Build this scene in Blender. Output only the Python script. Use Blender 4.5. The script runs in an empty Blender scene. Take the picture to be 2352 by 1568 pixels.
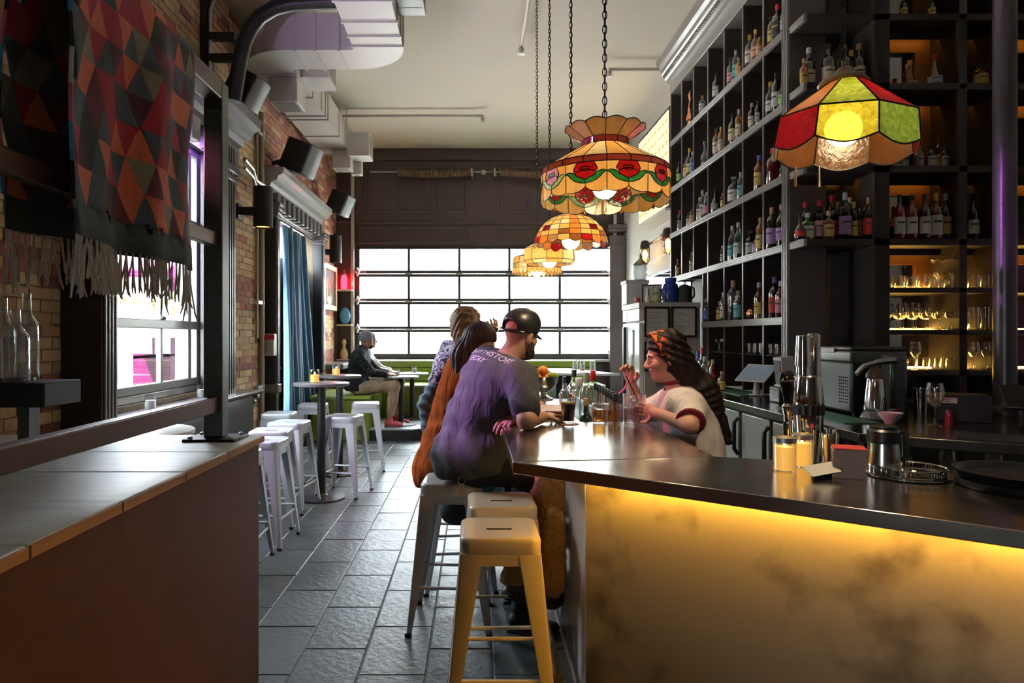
import bpy, bmesh, math, random
import numpy as np
from mathutils import Vector, Matrix, Euler

random.seed(7)
rng = np.random.default_rng(7)
SC = bpy.context.scene
COL = SC.collection
R = math.radians
H, F, VX, VY = 1.52, 1568.0, 1090.0, 772.0      # eye height, focal length in pixels, vanishing point

# ---------------------------------------------------------------- camera
cd = bpy.data.cameras.new('camera')
cd.sensor_width = 36.0
cd.lens = 24.0
cd.shift_x = (1176 - VX) / 2352.0
cd.shift_y = -(784 - VY) / 2352.0
cd.clip_start = 0.05
cd.dof.use_dof = True
cd.dof.focus_distance = 3.4
cd.dof.aperture_fstop = 5.6
cam = bpy.data.objects.new('camera', cd)
cam.location = (0, 0, H)
cam.rotation_euler = (R(90), 0, 0)
COL.objects.link(cam)
SC.camera = cam

# ---------------------------------------------------------------- sky, exposure
W = bpy.data.worlds.new('World')
SC.world = W
W.use_nodes = True
_bg = W.node_tree.nodes['Background']
_bg.inputs[0].default_value = (0.86, 0.94, 1.0, 1)
_bg.inputs[1].default_value = 44.0
SC.view_settings.view_transform = 'Standard'
SC.view_settings.look = 'None'
SC.view_settings.exposure = 0.6
SC.view_settings.gamma = 1.0
SC.view_settings.use_curve_mapping = False
cy = SC.cycles
cy.max_bounces = 9
cy.diffuse_bounces = 4
cy.glossy_bounces = 5
cy.transmission_bounces = 6
cy.transparent_max_bounces = 24
cy.sample_clamp_indirect = 6.0
cy.sample_clamp_direct = 0.0
cy.caustics_reflective = False
cy.caustics_refractive = False
cy.use_denoising = True
cy.blur_glossy = 0.5

# room dimensions
XL, XR, YB, ZC = -2.594, 2.80, 12.8, 5.03
YF = -3.2
XR2 = 4.9          # alcove behind the near end of the bar
YA = 5.55


def light(name, kind, loc, energy, color, size=0.1, rot=None, size_y=None, spot=None, blend=0.5):
    l = bpy.data.lights.new(name, kind)
    l.energy = energy
    l.color = color
    if kind == 'AREA':
        l.size = size
        if size_y:
            l.shape = 'RECTANGLE'
            l.size_y = size_y
    else:
        l.shadow_soft_size = size
    if kind == 'SPOT':
        l.spot_size = R(spot or 60)
        l.spot_blend = blend
    o = bpy.data.objects.new(name, l)
    o.location = loc
    if rot:
        o.rotation_euler = rot
    COL.objects.link(o)
    return o


def aim(o, tgt):
    d = Vector(tgt) - Vector(o.location)
    o.rotation_euler = d.to_track_quat('-Z', 'Y').to_euler()


def portal(loc, sx, sy, rot):
    o = light('window_portal', 'AREA', loc, 1, (1, 1, 1), sx, rot, sy)
    o.data.cycles.is_portal = True


portal((0.2, YB + 0.35, 2.15), 4.8, 2.1, (R(-90), 0, 0))        # glazed garage door
portal((XL - 0.3, 5.5, 2.15), 2.3, 2.2, (0, R(-90), 0))         # first side window
portal((XL - 0.3, -2.4, 1.75), 1.0, 1.0, (0, R(-90), 0))         # side window beside the camera
sun = light('sun', 'SUN', (0, 0, 12), 130.0, (1.0, 0.95, 0.86), 0.01)       # shines on the street, away from the windows
aim(sun, (-3.5, 4.5, 3.8))
# purple wall washers of the room (par cans on the left wall, beside the camera)
PURPLE = (0.62, 0.22, 1.0)

# ---------------------------------------------------------------- pixel -> place helpers


def PX(px, py, Y):
    return Vector(((px - VX) / F * Y, Y, H - (py - VY) / F * Y))


def YZ(py, z):           # depth of a point at height z seen at row py
    return (H - z) * F / (py - VY)


def YX(px, x):
    return x * F / (px - VX)


def XY(px, Y):
    return (px - VX) / F * Y


def ZY(py, Y):
    return H - (py - VY) / F * Y


# ---------------------------------------------------------------- materials
_M = {}


def _nt(name):
    m = bpy.data.materials.new(name)
    m.use_nodes = True
    nt = m.node_tree
    return m, nt, nt.nodes['Principled BSDF'], nt.nodes['Material Output']


def mat(name, col, rough=0.5, metal=0.0, vary=0.12, scale=8.0, bump=0.0, bscale=60.0, coat=0.0, stretch=None,
        emit=None, estr=0.0, spec=None, sheen=0.0, rvary=0.0, fold=0.0, detail=4.0):
    if name in _M:
        return _M[name]
    m, nt, b, out = _nt(name)
    L = nt.links
    tc = nt.nodes.new('ShaderNodeTexCoord')
    src = tc.outputs['Object']
    if stretch:
        mp = nt.nodes.new('ShaderNodeMapping')
        mp.inputs['Scale'].default_value = stretch
        L.new(src, mp.inputs[0])
        src = mp.outputs[0]
    n = nt.nodes.new('ShaderNodeTexNoise')
    n.inputs['Scale'].default_value = scale
    n.inputs['Detail'].default_value = detail
    L.new(src, n.inputs['Vector'])
    mx = nt.nodes.new('ShaderNodeMix')
    mx.data_type = 'RGBA'
    c = Vector(col[:3])
    lo = [max(0, v * (1 - vary)) for v in c]
    hi = [min(1, v * (1 + vary)) for v in c]
    mx.inputs['A'].default_value = (*lo, 1)
    mx.inputs['B'].default_value = (*hi, 1)
    L.new(n.outputs['Fac'], mx.inputs['Factor'])
    L.new(mx.outputs['Result'], b.inputs['Base Color'])
    b.inputs['Roughness'].default_value = rough
    b.inputs['Metallic'].default_value = metal
    if rvary:
        mr = nt.nodes.new('ShaderNodeMapRange')
        mr.inputs['To Min'].default_value = max(0.02, rough - rvary)
        mr.inputs['To Max'].default_value = min(1, rough + rvary)
        L.new(n.outputs['Fac'], mr.inputs['Value'])
        L.new(mr.outputs[0], b.inputs['Roughness'])
    if coat:
        b.inputs['Coat Weight'].default_value = coat
        b.inputs['Coat Roughness'].default_value = 0.1
    if spec is not None:
        b.inputs['Specular IOR Level'].default_value = spec
    if sheen:
        b.inputs['Sheen Weight'].default_value = sheen
    if emit:
        b.inputs['Emission Color'].default_value = (*emit, 1)
        b.inputs['Emission Strength'].default_value = estr
    if bump:
        n2 = nt.nodes.new('ShaderNodeTexNoise')
        n2.inputs['Scale'].default_value = bscale
        n2.inputs['Detail'].default_value = 5
        L.new(src, n2.inputs['Vector'])
        bp = nt.nodes.new('ShaderNodeBump')
        bp.inputs['Strength'].default_value = bump
        bp.inputs['Distance'].default_value = 0.01
        L.new(n2.outputs['Fac'], bp.inputs['Height'])
        L.new(bp.outputs[0], b.inputs['Normal'])
        if fold:      # soft cloth creases
            mp = nt.nodes.new('ShaderNodeMapping')
            mp.inputs['Rotation'].default_value = (0.5, 0.4, 0.3)
            mp.inputs['Scale'].default_value = (9, 9, 3.2)
            n3 = nt.nodes.new('ShaderNodeTexNoise')
            n3.inputs['Scale'].default_value = 1.0
            n3.inputs['Detail'].default_value = 2.5
            n3.inputs['Distortion'].default_value = 1.6
            L.new(src, mp.inputs[0])
            L.new(mp.outputs[0], n3.inputs['Vector'])
            b3 = nt.nodes.new('ShaderNodeBump')
            b3.inputs['Strength'].default_value = 1.0
            b3.inputs['Distance'].default_value = fold
            L.new(n3.outputs['Fac'], b3.inputs['Height'])
            L.new(b3.outputs[0], bp.inputs['Normal'])
    _M[name] = m
    return m


def emat(name, col, strength):
    if name in _M:
        return _M[name]
    m, nt, b, out = _nt(name)
    e = nt.nodes.new('ShaderNodeEmission')
    e.inputs[0].default_value = (*col, 1)
    e.inputs[1].default_value = strength
    nt.links.new(e.outputs[0], out.inputs[0])
    _M[name] = m
    return m


def glass(name, tint=(1, 1, 1), opacity=0.0, body=(0, 0, 0), rough=0.03, refl=1.0, bump=0.0):
    """thin walled glass: tinted see-through, mirror-like at grazing angles, optional coloured body"""
    if name in _M:
        return _M[name]
    m, nt, b, out = _nt(name)
    L = nt.links
    tr = nt.nodes.new('ShaderNodeBsdfTransparent')
    tr.inputs[0].default_value = (*tint, 1)
    gl = nt.nodes.new('ShaderNodeBsdfGlossy')
    gl.inputs['Roughness'].default_value = rough
    gl.inputs['Color'].default_value = (refl, refl, refl, 1)
    lw = nt.nodes.new('ShaderNodeLayerWeight')
    lw.inputs['Blend'].default_value = 0.32
    mp = nt.nodes.new('ShaderNodeMapRange')
    mp.inputs['To Min'].default_value = 0.05
    mp.inputs['To Max'].default_value = 0.85
    L.new(lw.outputs['Facing'], mp.inputs['Value'])
    base = tr
    if opacity > 0:
        df = nt.nodes.new('ShaderNodeBsdfDiffuse')
        df.inputs[0].default_value = (*body, 1)
        ts = nt.nodes.new('ShaderNodeBsdfTranslucent')
        ts.inputs[0].default_value = (*body, 1)
        ad = nt.nodes.new('ShaderNodeMixShader')
        ad.inputs[0].default_value = 0.6
        L.new(df.outputs[0], ad.inputs[1])
        L.new(ts.outputs[0], ad.inputs[2])
        mo = nt.nodes.new('ShaderNodeMixShader')
        mo.inputs[0].default_value = opacity
        L.new(tr.outputs[0], mo.inputs[1])
        L.new(ad.outputs[0], mo.inputs[2])
        base = mo
    mx = nt.nodes.new('ShaderNodeMixShader')
    L.new(mp.outputs[0], mx.inputs[0])
    L.new(base.outputs[0], mx.inputs[1])
    L.new(gl.outputs[0], mx.inputs[2])
    if bump:
        tc = nt.nodes.new('ShaderNodeTexCoord')
        v = nt.nodes.new('ShaderNodeTexNoise')
        v.inputs['Scale'].default_value = 70
        L.new(tc.outputs['Object'], v.inputs['Vector'])
        bp = nt.nodes.new('ShaderNodeBump')
        bp.inputs['Strength'].default_value = bump
        bp.inputs['Distance'].default_value = 0.01
        L.new(v.outputs['Fac'], bp.inputs['Height'])
        L.new(bp.outputs[0], gl.inputs['Normal'])
    L.new(mx.outputs[0], out.inputs[0])
    _M[name] = m
    return m


def lampglass(name, col, clear=0.0, streak=True):
    """opalescent leaded glass: glows with the bulb behind it"""
    if name in _M:
        return _M[name]
    m, nt, b, out = _nt(name)
    L = nt.links
    tc = nt.nodes.new('ShaderNodeTexCoord')
    n = nt.nodes.new('ShaderNodeTexNoise')
    mp = nt.nodes.new('ShaderNodeMapping')
    mp.inputs['Scale'].default_value = (30, 30, 9) if streak else (55, 55, 55)
    L.new(tc.outputs['Object'], mp.inputs[0])
    L.new(mp.outputs[0], n.inputs['Vector'])
    n.inputs['Scale'].default_value = 1.0
    n.inputs['Detail'].default_value = 3
    n.inputs['Distortion'].default_value = 0.8
    mx = nt.nodes.new('ShaderNodeMix')
    mx.data_type = 'RGBA'
    mx.inputs['A'].default_value = (*[v * (0.6 if streak else 0.12) for v in col], 1)
    mx.inputs['B'].default_value = (*[min(1, v * (1.2 if streak else 1.5)) for v in col], 1)
    L.new(n.outputs['Fac'], mx.inputs['Factor'])
    ts = nt.nodes.new('ShaderNodeBsdfTranslucent')
    df = nt.nodes.new('ShaderNodeBsdfDiffuse')
    gl = nt.nodes.new('ShaderNodeBsdfGlossy')
    gl.inputs['Roughness'].default_value = 0.12
    for s in (ts, df):
        L.new(mx.outputs['Result'], s.inputs[0])
    a = nt.nodes.new('ShaderNodeMixShader')
    a.inputs[0].default_value = 0.75
    L.new(df.outputs[0], a.inputs[1])
    L.new(ts.outputs[0], a.inputs[2])
    last = a
    if clear:
        tr = nt.nodes.new('ShaderNodeBsdfTransparent')
        L.new(mx.outputs['Result'], tr.inputs[0])
        c = nt.nodes.new('ShaderNodeMixShader')
        c.inputs[0].default_value = clear
        L.new(a.outputs[0], c.inputs[1])
        L.new(tr.outputs[0], c.inputs[2])
        last = c
    fr = nt.nodes.new('ShaderNodeMapRange')
    fr.inputs['To Min'].default_value = 0.04
    fr.inputs['To Max'].default_value = 0.35
    lw = nt.nodes.new('ShaderNodeLayerWeight')
    lw.inputs['Blend'].default_value = 0.25
    L.new(lw.outputs['Facing'], fr.inputs['Value'])
    bp = nt.nodes.new('ShaderNodeBump')
    bp.inputs['Strength'].default_value = 0.35
    bp.inputs['Distance'].default_value = 0.006
    L.new(n.outputs['Fac'], bp.inputs['Height'])
    L.new(bp.outputs[0], gl.inputs['Normal'])
    g = nt.nodes.new('ShaderNodeMixShader')
    L.new(fr.outputs[0], g.inputs[0])
    L.new(last.outputs[0], g.inputs[1])
    L.new(gl.outputs[0], g.inputs[2])
    L.new(g.outputs[0], out.inputs[0])
    _M[name] = m
    return m


# ---------------------------------------------------------------- mesh builder


def basis(d):
    d = Vector(d).normalized()
    up = Vector((0, 0, 1)) if abs(d.z) < 0.95 else Vector((1, 0, 0))
    u = d.cross(up).normalized()
    v = u.cross(d).normalized()
    return u, v


class MB:
    def __init__(s):
        s.v = []
        s.f = []
        s.mi = []
        s.cur = 0

    def face(s, idx):
        s.f.append(tuple(idx))
        s.mi.append(s.cur)

    def poly(s, pts):
        n = len(s.v)
        s.v += [tuple(p) for p in pts]
        s.face(range(n, n + len(pts)))
        return s

    def box(s, x0, x1, y0, y1, z0, z1):
        if x0 > x1: x0, x1 = x1, x0
        if y0 > y1: y0, y1 = y1, y0
        if z0 > z1: z0, z1 = z1, z0
        n = len(s.v)
        s.v += [(x0, y0, z0), (x1, y0, z0), (x1, y1, z0), (x0, y1, z0),
                (x0, y0, z1), (x1, y0, z1), (x1, y1, z1), (x0, y1, z1)]
        for q in ((3, 2, 1, 0), (4, 5, 6, 7), (0, 1, 5, 4), (1, 2, 6, 5), (2, 3, 7, 6), (3, 0, 4, 7)):
            s.face([n + i for i in q])
        return s

    def obox(s, c, size, rot=None):
        """oriented box: rot is Matrix/Euler tuple"""
        k = len(s.v)
        hx, hy, hz = [q / 2 for q in size]
        s.box(-hx, hx, -hy, hy, -hz, hz)
        M = rot if isinstance(rot, Matrix) else Euler(rot or (0, 0, 0)).to_matrix()
        for i in range(k, len(s.v)):
            s.v[i] = tuple(M @ Vector(s.v[i]) + Vector(c))
        return s

    def beam(s, a, b, w, h, up=None):
        a, b = Vector(a), Vector(b)
        d = (b - a).normalized()
        if up is None:
            u, v = basis(d)
        else:
            v = (Vector(up) - d * Vector(up).dot(d)).normalized()
            u = d.cross(v)
        n = len(s.v)
        for p in (a, b):
            for su, sv in ((-1, -1), (1, -1), (1, 1), (-1, 1)):
                s.v.append(tuple(p + u * su * w / 2 + v * sv * h / 2))
        for q in ((0, 1, 2, 3), (7, 6, 5, 4), (4, 5, 1, 0), (5, 6, 2, 1), (6, 7, 3, 2), (7, 4, 0, 3)):
            s.face([n + i for i in q])
        return s

    def lathe(s, prof, n=16, c=(0, 0, 0), cap=True, a0=0.0, a1=None, rx=1.0, ry=1.0):
        k = len(s.v)
        full = a1 is None
        m = n if full else n + 1
        for r, z in prof:
            for i in range(m):
                a = a0 + (2 * math.pi * i / n if full else (a1 - a0) * i / n)
                s.v.append((c[0] + r * math.cos(a) * rx, c[1] + r * math.sin(a) * ry, c[2] + z))
        for j in range(len(prof) - 1):
            for i in range(n):
                i2 = (i + 1) % m if full else i + 1
                s.face((k + j * m + i, k + j * m + i2, k + (j + 1) * m + i2, k + (j + 1) * m + i))
        if cap and full:
            if prof[0][0] > 1e-5:
                s.face([k + i for i in reversed(range(m))])
            if prof[-1][0] > 1e-5:
                s.face([k + (len(prof) - 1) * m + i for i in range(m)])
        return s

    def tube(s, pts, r, n=8, cap=True, closed=False):
        pts = [Vector(p) for p in pts]
        N = len(pts)
        rr = r if isinstance(r, (list, tuple)) else [r] * N
        k = len(s.v)
        prev = None
        for i, p in enumerate(pts):
            if closed:
                d = pts[(i + 1) % N] - pts[i - 1]
            else:
                d = pts[min(i + 1, N - 1)] - pts[max(i - 1, 0)]
            if d.length < 1e-9:
                d = Vector((0, 0, 1))
            d.normalize()
            if prev is None:
                u, v = basis(d)
            else:
                u = (prev - d * prev.dot(d))
                u = u.normalized() if u.length > 1e-6 else basis(d)[0]
                v = u.cross(d)
            prev = u
            for j in range(n):
                a = 2 * math.pi * j / n
                s.v.append(tuple(p + (u * math.cos(a) + v * math.sin(a)) * rr[i]))
        for i in range(N if closed else N - 1):
            i2 = (i + 1) % N
            for j in range(n):
                j2 = (j + 1) % n
                s.face((k + i * n + j, k + i * n + j2, k + i2 * n + j2, k + i2 * n + j))
        if cap and not closed:
            s.face([k + j for j in reversed(range(n))])
            s.face([k + (N - 1) * n + j for j in range(n)])
        return s

    def cyl(s, c, r, z0, z1, n=16):
        return s.lathe([(r, z0), (r, z1)], n, c)

    def prism(s, poly, z0, z1):
        """poly: xy list ccw"""
        n = len(poly)
        k = len(s.v)
        s.v += [(x, y, z0) for x, y in poly] + [(x, y, z1) for x, y in poly]
        s.face([k + i for i in reversed(range(n))])
        s.face([k + n + i for i in range(n)])
        for i in range(n):
            j = (i + 1) % n
            s.face((k + i, k + j, k + n + j, k + n + i))
        return s

    def extrude(s, prof, a, b, side, up=(0, 0, 1)):
        """moulding: profile (out,up) swept straight from a to b"""
        a, b = Vector(a), Vector(b)
        sd, u = Vector(side), Vector(up)
        n = len(prof)
        k = len(s.v)
        for p in (a, b):
            s.v += [tuple(p + sd * o + u * z) for o, z in prof]
        for i in range(n):
            j = (i + 1) % n
            s.face((k + i, k + j, k + n + j, k + n + i))
        s.face([k + i for i in reversed(range(n))])
        s.face([k + n + i for i in range(n)])
        return s

    def sphere(s, c, r, n=12, m=8):
        rx, ry, rz = r if isinstance(r, (tuple, list)) else (r, r, r)
        k = len(s.v)
        s.v.append((c[0], c[1], c[2] - rz))
        for j in range(1, m):
            t = -math.pi / 2 + math.pi * j / m
            for i in range(n):
                a = 2 * math.pi * i / n
                s.v.append((c[0] + rx * math.cos(t) * math.cos(a), c[1] + ry * math.cos(t) * math.sin(a), c[2] + rz * math.sin(t)))
        s.v.append((c[0], c[1], c[2] + rz))
        for i in range(n):
            s.face((k, k + 1 + (i + 1) % n, k + 1 + i))
        for j in range(m - 2):
            for i in range(n):
                s.face((k + 1 + j * n + i, k + 1 + j * n + (i + 1) % n, k + 1 + (j + 1) * n + (i + 1) % n, k + 1 + (j + 1) * n + i))
        t = k + 1 + (m - 1) * n
        for i in range(n):
            s.face((t - n + i, t - n + (i + 1) % n, t))
        return s

    def xform(s, M, k=0):
        for i in range(k, len(s.v)):
            s.v[i] = tuple(M @ Vector(s.v[i]))
        return s

    def build(s, name, m, parent=None, angle=35, bevel=None, world=True, fix=True, weld=0):
        me = bpy.data.meshes.new(name)
        off = Vector((0, 0, 0))
        if world and s.v:
            if parent is not None:
                off = wloc(parent)
            else:
                A = np.array(s.v)
                off = Vector(((A[:, 0].min() + A[:, 0].max()) / 2, (A[:, 1].min() + A[:, 1].max()) / 2, A[:, 2].min()))
        me.from_pydata([(p[0] - off.x, p[1] - off.y, p[2] - off.z) for p in s.v], [], s.f)
        ms = m if isinstance(m, (list, tuple)) else [m]
        for q in ms:
            me.materials.append(q)
        if len(ms) > 1:
            me.polygons.foreach_set('material_index', s.mi)
        if fix:
            bm = bmesh.new()
            bm.from_mesh(me)
            if weld:
                bmesh.ops.remove_doubles(bm, verts=bm.verts, dist=weld)
            bmesh.ops.recalc_face_normals(bm, faces=bm.faces)
            bm.to_mesh(me)
            bm.free()
        if angle:
            me.polygons.foreach_set('use_smooth', [True] * len(me.polygons))
            me.set_sharp_from_angle(angle=R(angle))
        o = bpy.data.objects.new(name, me)
        COL.objects.link(o)
        if parent is not None:
            o.parent = parent
            WL[o.name] = off
        else:
            o.location = off
            WL[o.name] = off.copy()
        if bevel:
            b = o.modifiers.new('bevel', 'BEVEL')
            b.width = bevel
            b.segments = 2
            b.limit_method = 'ANGLE'
            b.angle_limit = R(40)
        return o


WL = {}


def wloc(o):
    return WL.get(o.name, Vector((0, 0, 0)))


def tag(o, label, cat, group=None):
    o['label'] = label
    o['category'] = cat
    if group:
        o['group'] = group
    return o


def thing(name, label, cat, loc=(0, 0, 0), group=None, rz=0.0):
    o = bpy.data.objects.new(name, None)
    o.empty_display_size = 0.05
    o.location = loc
    o.rotation_euler = (0, 0, rz)
    COL.objects.link(o)
    WL[o.name] = Vector(loc)
    return tag(o, label, cat, group)


def struct(o):
    o['kind'] = 'structure'
    return o


def copy_tree(o, parent=None):
    c = o.copy()
    COL.objects.link(c)
    c.parent = parent
    WL[c.name] = WL.get(o.name, Vector((0, 0, 0)))
    for ch in list(o.children):
        copy_tree(ch, c)
    return c


def place(o, loc, rz=0.0, label=None, group=None, scale=None):
    o.location = loc
    WL[o.name] = Vector(loc)
    o.rotation_euler = (0, 0, rz)
    if scale:
        o.scale = scale if isinstance(scale, (tuple, list)) else (scale,) * 3
    if label:
        o['label'] = label
    if group:
        o['group'] = group
    return o


def textmesh(name, body, size, m, parent, M, extrude=0.0006, align='CENTER'):
    cu = bpy.data.curves.new(name, 'FONT')
    cu.body = body
    cu.size = size
    cu.align_x = align
    cu.align_y = 'CENTER'
    cu.extrude = extrude
    cu.resolution_u = 3
    o = bpy.data.objects.new(name, cu)
    COL.objects.link(o)
    dg = bpy.context.evaluated_depsgraph_get()
    me = bpy.data.meshes.new_from_object(o.evaluated_get(dg))
    bpy.data.objects.remove(o)
    me.transform(M)
    if parent is not None:
        me.transform(Matrix.Translation(-wloc(parent)))
    me.materials.clear()
    me.materials.append(m)
    ob = bpy.data.objects.new(name, me)
    COL.objects.link(ob)
    ob.parent = parent
    if parent is not None:
        WL[ob.name] = wloc(parent).copy()
    return ob
# ================================================================ materials of the room
M_floorbase = mat('grout', (0.05, 0.048, 0.045), 0.8, bump=0.3)
M_tiles = [mat('slate_tile_%d' % i, c, 0.42, vary=0.45, scale=9, spec=0.38, bump=0.5, bscale=26, rvary=0.12) for i, c in enumerate(
    [(0.045, 0.05, 0.055), (0.062, 0.066, 0.068), (0.052, 0.053, 0.053), (0.04, 0.044, 0.05)])]
M_ceiling = mat('ceiling_plaster', (0.86, 0.77, 0.67), 0.85, vary=0.05, scale=1.2, bump=0.05)
M_mortar = mat('mortar', (0.24, 0.19, 0.13), 0.95, vary=0.3, scale=12, bump=0.4)
M_bbuff = [mat('brick_buff_%d' % i, c, 0.9, vary=0.3, scale=20, bump=0.5, bscale=70) for i, c in enumerate(
    [(0.42, 0.27, 0.13), (0.36, 0.22, 0.10), (0.47, 0.32, 0.17)])]
M_bred = [mat('brick_red_%d' % i, c, 0.9, vary=0.3, scale=20, bump=0.5, bscale=70) for i, c in enumerate(
    [(0.25, 0.075, 0.045), (0.30, 0.11, 0.06), (0.18, 0.06, 0.04)])]
M_brown = mat('brown_paint', (0.07, 0.041, 0.037), 0.42, vary=0.1, scale=3, bump=0.04)
M_brown2 = mat('brown_moulding', (0.075, 0.05, 0.046), 0.36, vary=0.1, scale=3)
M_dkpaint = mat('dark_trim_paint', (0.018, 0.015, 0.017), 0.32, vary=0.15, scale=5, coat=0.15)
M_trim = mat('grey_trim_paint', (0.16, 0.145, 0.15), 0.28, vary=0.08, scale=5, coat=0.3)
M_white = mat('white_wall_paint', (0.74, 0.71, 0.66), 0.7, vary=0.05, scale=2)
M_glassp = glass('window_glass', (0.96, 0.98, 0.98), rough=0.02, refl=0.6)
M_steel = mat('stainless', (0.56, 0.55, 0.53), 0.2, 1.0, vary=0.12, scale=30, stretch=(1, 1, 14), rvary=0.06)
M_chrome = mat('chrome', (0.72, 0.72, 0.72), 0.08, 1.0, vary=0.04)
M_galv = mat('galvanized', (0.5, 0.5, 0.5), 0.35, 0.9, vary=0.15)
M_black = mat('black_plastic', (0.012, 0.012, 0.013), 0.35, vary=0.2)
M_blacksteel = mat('black_steel', (0.03, 0.028, 0.027), 0.4, 0.5, vary=0.3, bump=0.05)

# ================================================================ floor
floor = struct(MB().box(XL - 0.3, XR2 + 0.3, YF - 0.3, YB + 0.3, -0.2, -0.004).build('floor', M_floorbase))
tile_me = []
for i in range(8):
    m = MB()
    w, l = 0.299, 0.504
    ch = 0.004
    tl = [random.uniform(-0.0012, 0.0012) for _ in range(4)]
    k = 0
    m.v = [(-w / 2, -l / 2, -0.012), (w / 2, -l / 2, -0.012), (w / 2, l / 2, -0.012), (-w / 2, l / 2, -0.012)]
    m.v += [(-w / 2, -l / 2, -0.0035 + tl[0]), (w / 2, -l / 2, -0.0035 + tl[1]), (w / 2, l / 2, -0.0035 + tl[2]), (-w / 2, l / 2, -0.0035 + tl[3])]
    m.v += [(-w / 2 + ch, -l / 2 + ch, tl[0]), (w / 2 - ch, -l / 2 + ch, tl[1]), (w / 2 - ch, l / 2 - ch, tl[2]), (-w / 2 + ch, l / 2 - ch, tl[3])]
    for a, b in ((0, 4), (4, 8)):
        for q in range(4):
            m.face((a + q, a + (q + 1) % 4, b + (q + 1) % 4, b + q))
    m.face((8, 9, 10, 11))
    o = m.build('tile', M_tiles[i % 4], floor, angle=0, world=False)
    tile_me.append(o.data)
    bpy.data.objects.remove(o)
nt_ = 0
for k in range(-8, 8):
    xc = -0.524 + 0.305 * k + 0.1525
    off = 0.255 if k % 2 else 0.0
    for j in range(2, 26):
        yc = 1.28 + 0.51 * j + off + 0.003
        if xc < XL + 0.05 or yc > 12.4 or (xc > 0.55 and yc > 2.2) or (xc < -1.1 and yc < 2.9 and xc > -1.0):
            continue
        # only where the floor is open to view
        px = VX + xc / yc * F
        if yc < 2.3 or (px < 480 and yc < 4.2) or (yc > 10.1 and abs(xc + 1) < 9):
            continue
        o = bpy.data.objects.new('tile', tile_me[random.randrange(8)])
        COL.objects.link(o)
        o.parent = floor
        o.location = (xc - floor.location.x, yc - floor.location.y, 0.0 - floor.location.z + random.uniform(-0.0012, 0.0008))
        nt_ += 1

# ================================================================ ceiling and plain walls
struct(MB().box(XL - 0.3, XR2 + 0.3, YF - 0.3, YB + 0.3, ZC, ZC + 0.2).build('ceiling', M_ceiling))
struct(MB().box(XL - 0.3, XR2 + 0.3, YF - 0.3, YF, 0, ZC).build('wall_front', M_brown))
wr = MB()
wr.box(XR, XR + 0.2, YA, YB, 0, ZC)
wr.box(XR + 0.2, XR2, YA, YA + 0.2, 0, ZC)
wr.box(XR2, XR2 + 0.2, YF, YA, 0, ZC)
struct(wr.build('wall_right', M_white))

# ---------------------------------------------------------------- left wall: brick, three openings
OPEN = [(-2.9, -1.9, 1.25, 2.25), (4.45, 6.6, 1.0, 3.32), (8.5, 10.95, 0.0, 3.2)]
wl = MB()
ys = [YF]
for a, b, z0, z1 in OPEN:
    wl.box(XL - 0.3, XL, ys[-1], a, 0, ZC)
    if z0 > 0:
        wl.box(XL - 0.3, XL, a, b, 0, z0)
    wl.box(XL - 0.3, XL, a, b, z1, ZC)
    ys.append(b)
wl.box(XL - 0.3, XL, ys[-1], YB, 0, ZC)
wall_l = struct(wl.build('wall_left', M_mortar))
bricks = []
zc, row = 0.02, 0
while zc < ZC - 0.06:
    y = 3.0 + (0.1075 if row % 2 else 0)
    while y < YB - 0.2:
        y1 = y + 0.205
        ok = True
        for a, b, z0, z1 in OPEN:
            if y1 > a - 0.0 and y < b + 0.0 and zc + 0.065 > z0 and zc < z1:
                ok = False
        hid = (4.3 < y and y1 < 7.25 and 0.9 < zc < 3.65) or (8.4 < y and y1 < 11.0 and zc < 3.4) or zc < 0.15
        if ok and not hid:
            bricks.append((y, zc))
        y += 0.215
    zc += 0.075
    row += 1


def brick_mat(y, z):
    if y > 8.3 and z > 2.2 and random.random() < 0.75:
        return random.choice(M_bred)
    if (1.8 < z < 2.12 or 1.05 < z < 1.28) and random.random() < 0.8:
        return random.choice(M_bred)
    if y > 11 and random.random() < 0.3:
        return random.choice(M_bred)
    if random.random() < 0.06:
        return random.choice(M_bred)
    return random.choice(M_bbuff)


def vis(b):
    y, z = b
    px = VX + XL / y * F
    py = VY - (z - H) / y * F
    if y < 3.5 or py < -20 or py > 960 or (py > 880 and y < 4.3):
        return 99
    if 45 < px < 470 and py < 560 and y < 7.3 and px > 140:
        return 90 + y
    return y


bricks.sort(key=vis)
bmeshes = {}
for m in M_bbuff + M_bred:
    o = MB().box(-0.012, 0.009, -0.1025, 0.1025, 0, 0.065).build('brick', m, None, angle=0, world=False)
    bmeshes[m.name] = o.data
    bpy.data.objects.remove(o)
rest = MB()
allb = M_bbuff + M_bred
for i, (y, z) in enumerate(bricks):
    m = brick_mat(y, z)
    dx = random.uniform(-0.003, 0.003)
    if i < 298:
        o = bpy.data.objects.new('brick', bmeshes[m.name])
        COL.objects.link(o)
        o.parent = wall_l
        o.location = (XL + dx - wall_l.location.x, y + 0.1025 - wall_l.location.y, z - wall_l.location.z)
    else:
        rest.cur = allb.index(m)
        rest.box(XL - 0.012, XL + 0.009 + dx, y, y + 0.205, z, z + 0.065)
o = rest.build('brickwork', allb, wall_l, angle=0)
o['kind'] = 'stuff'

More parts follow.
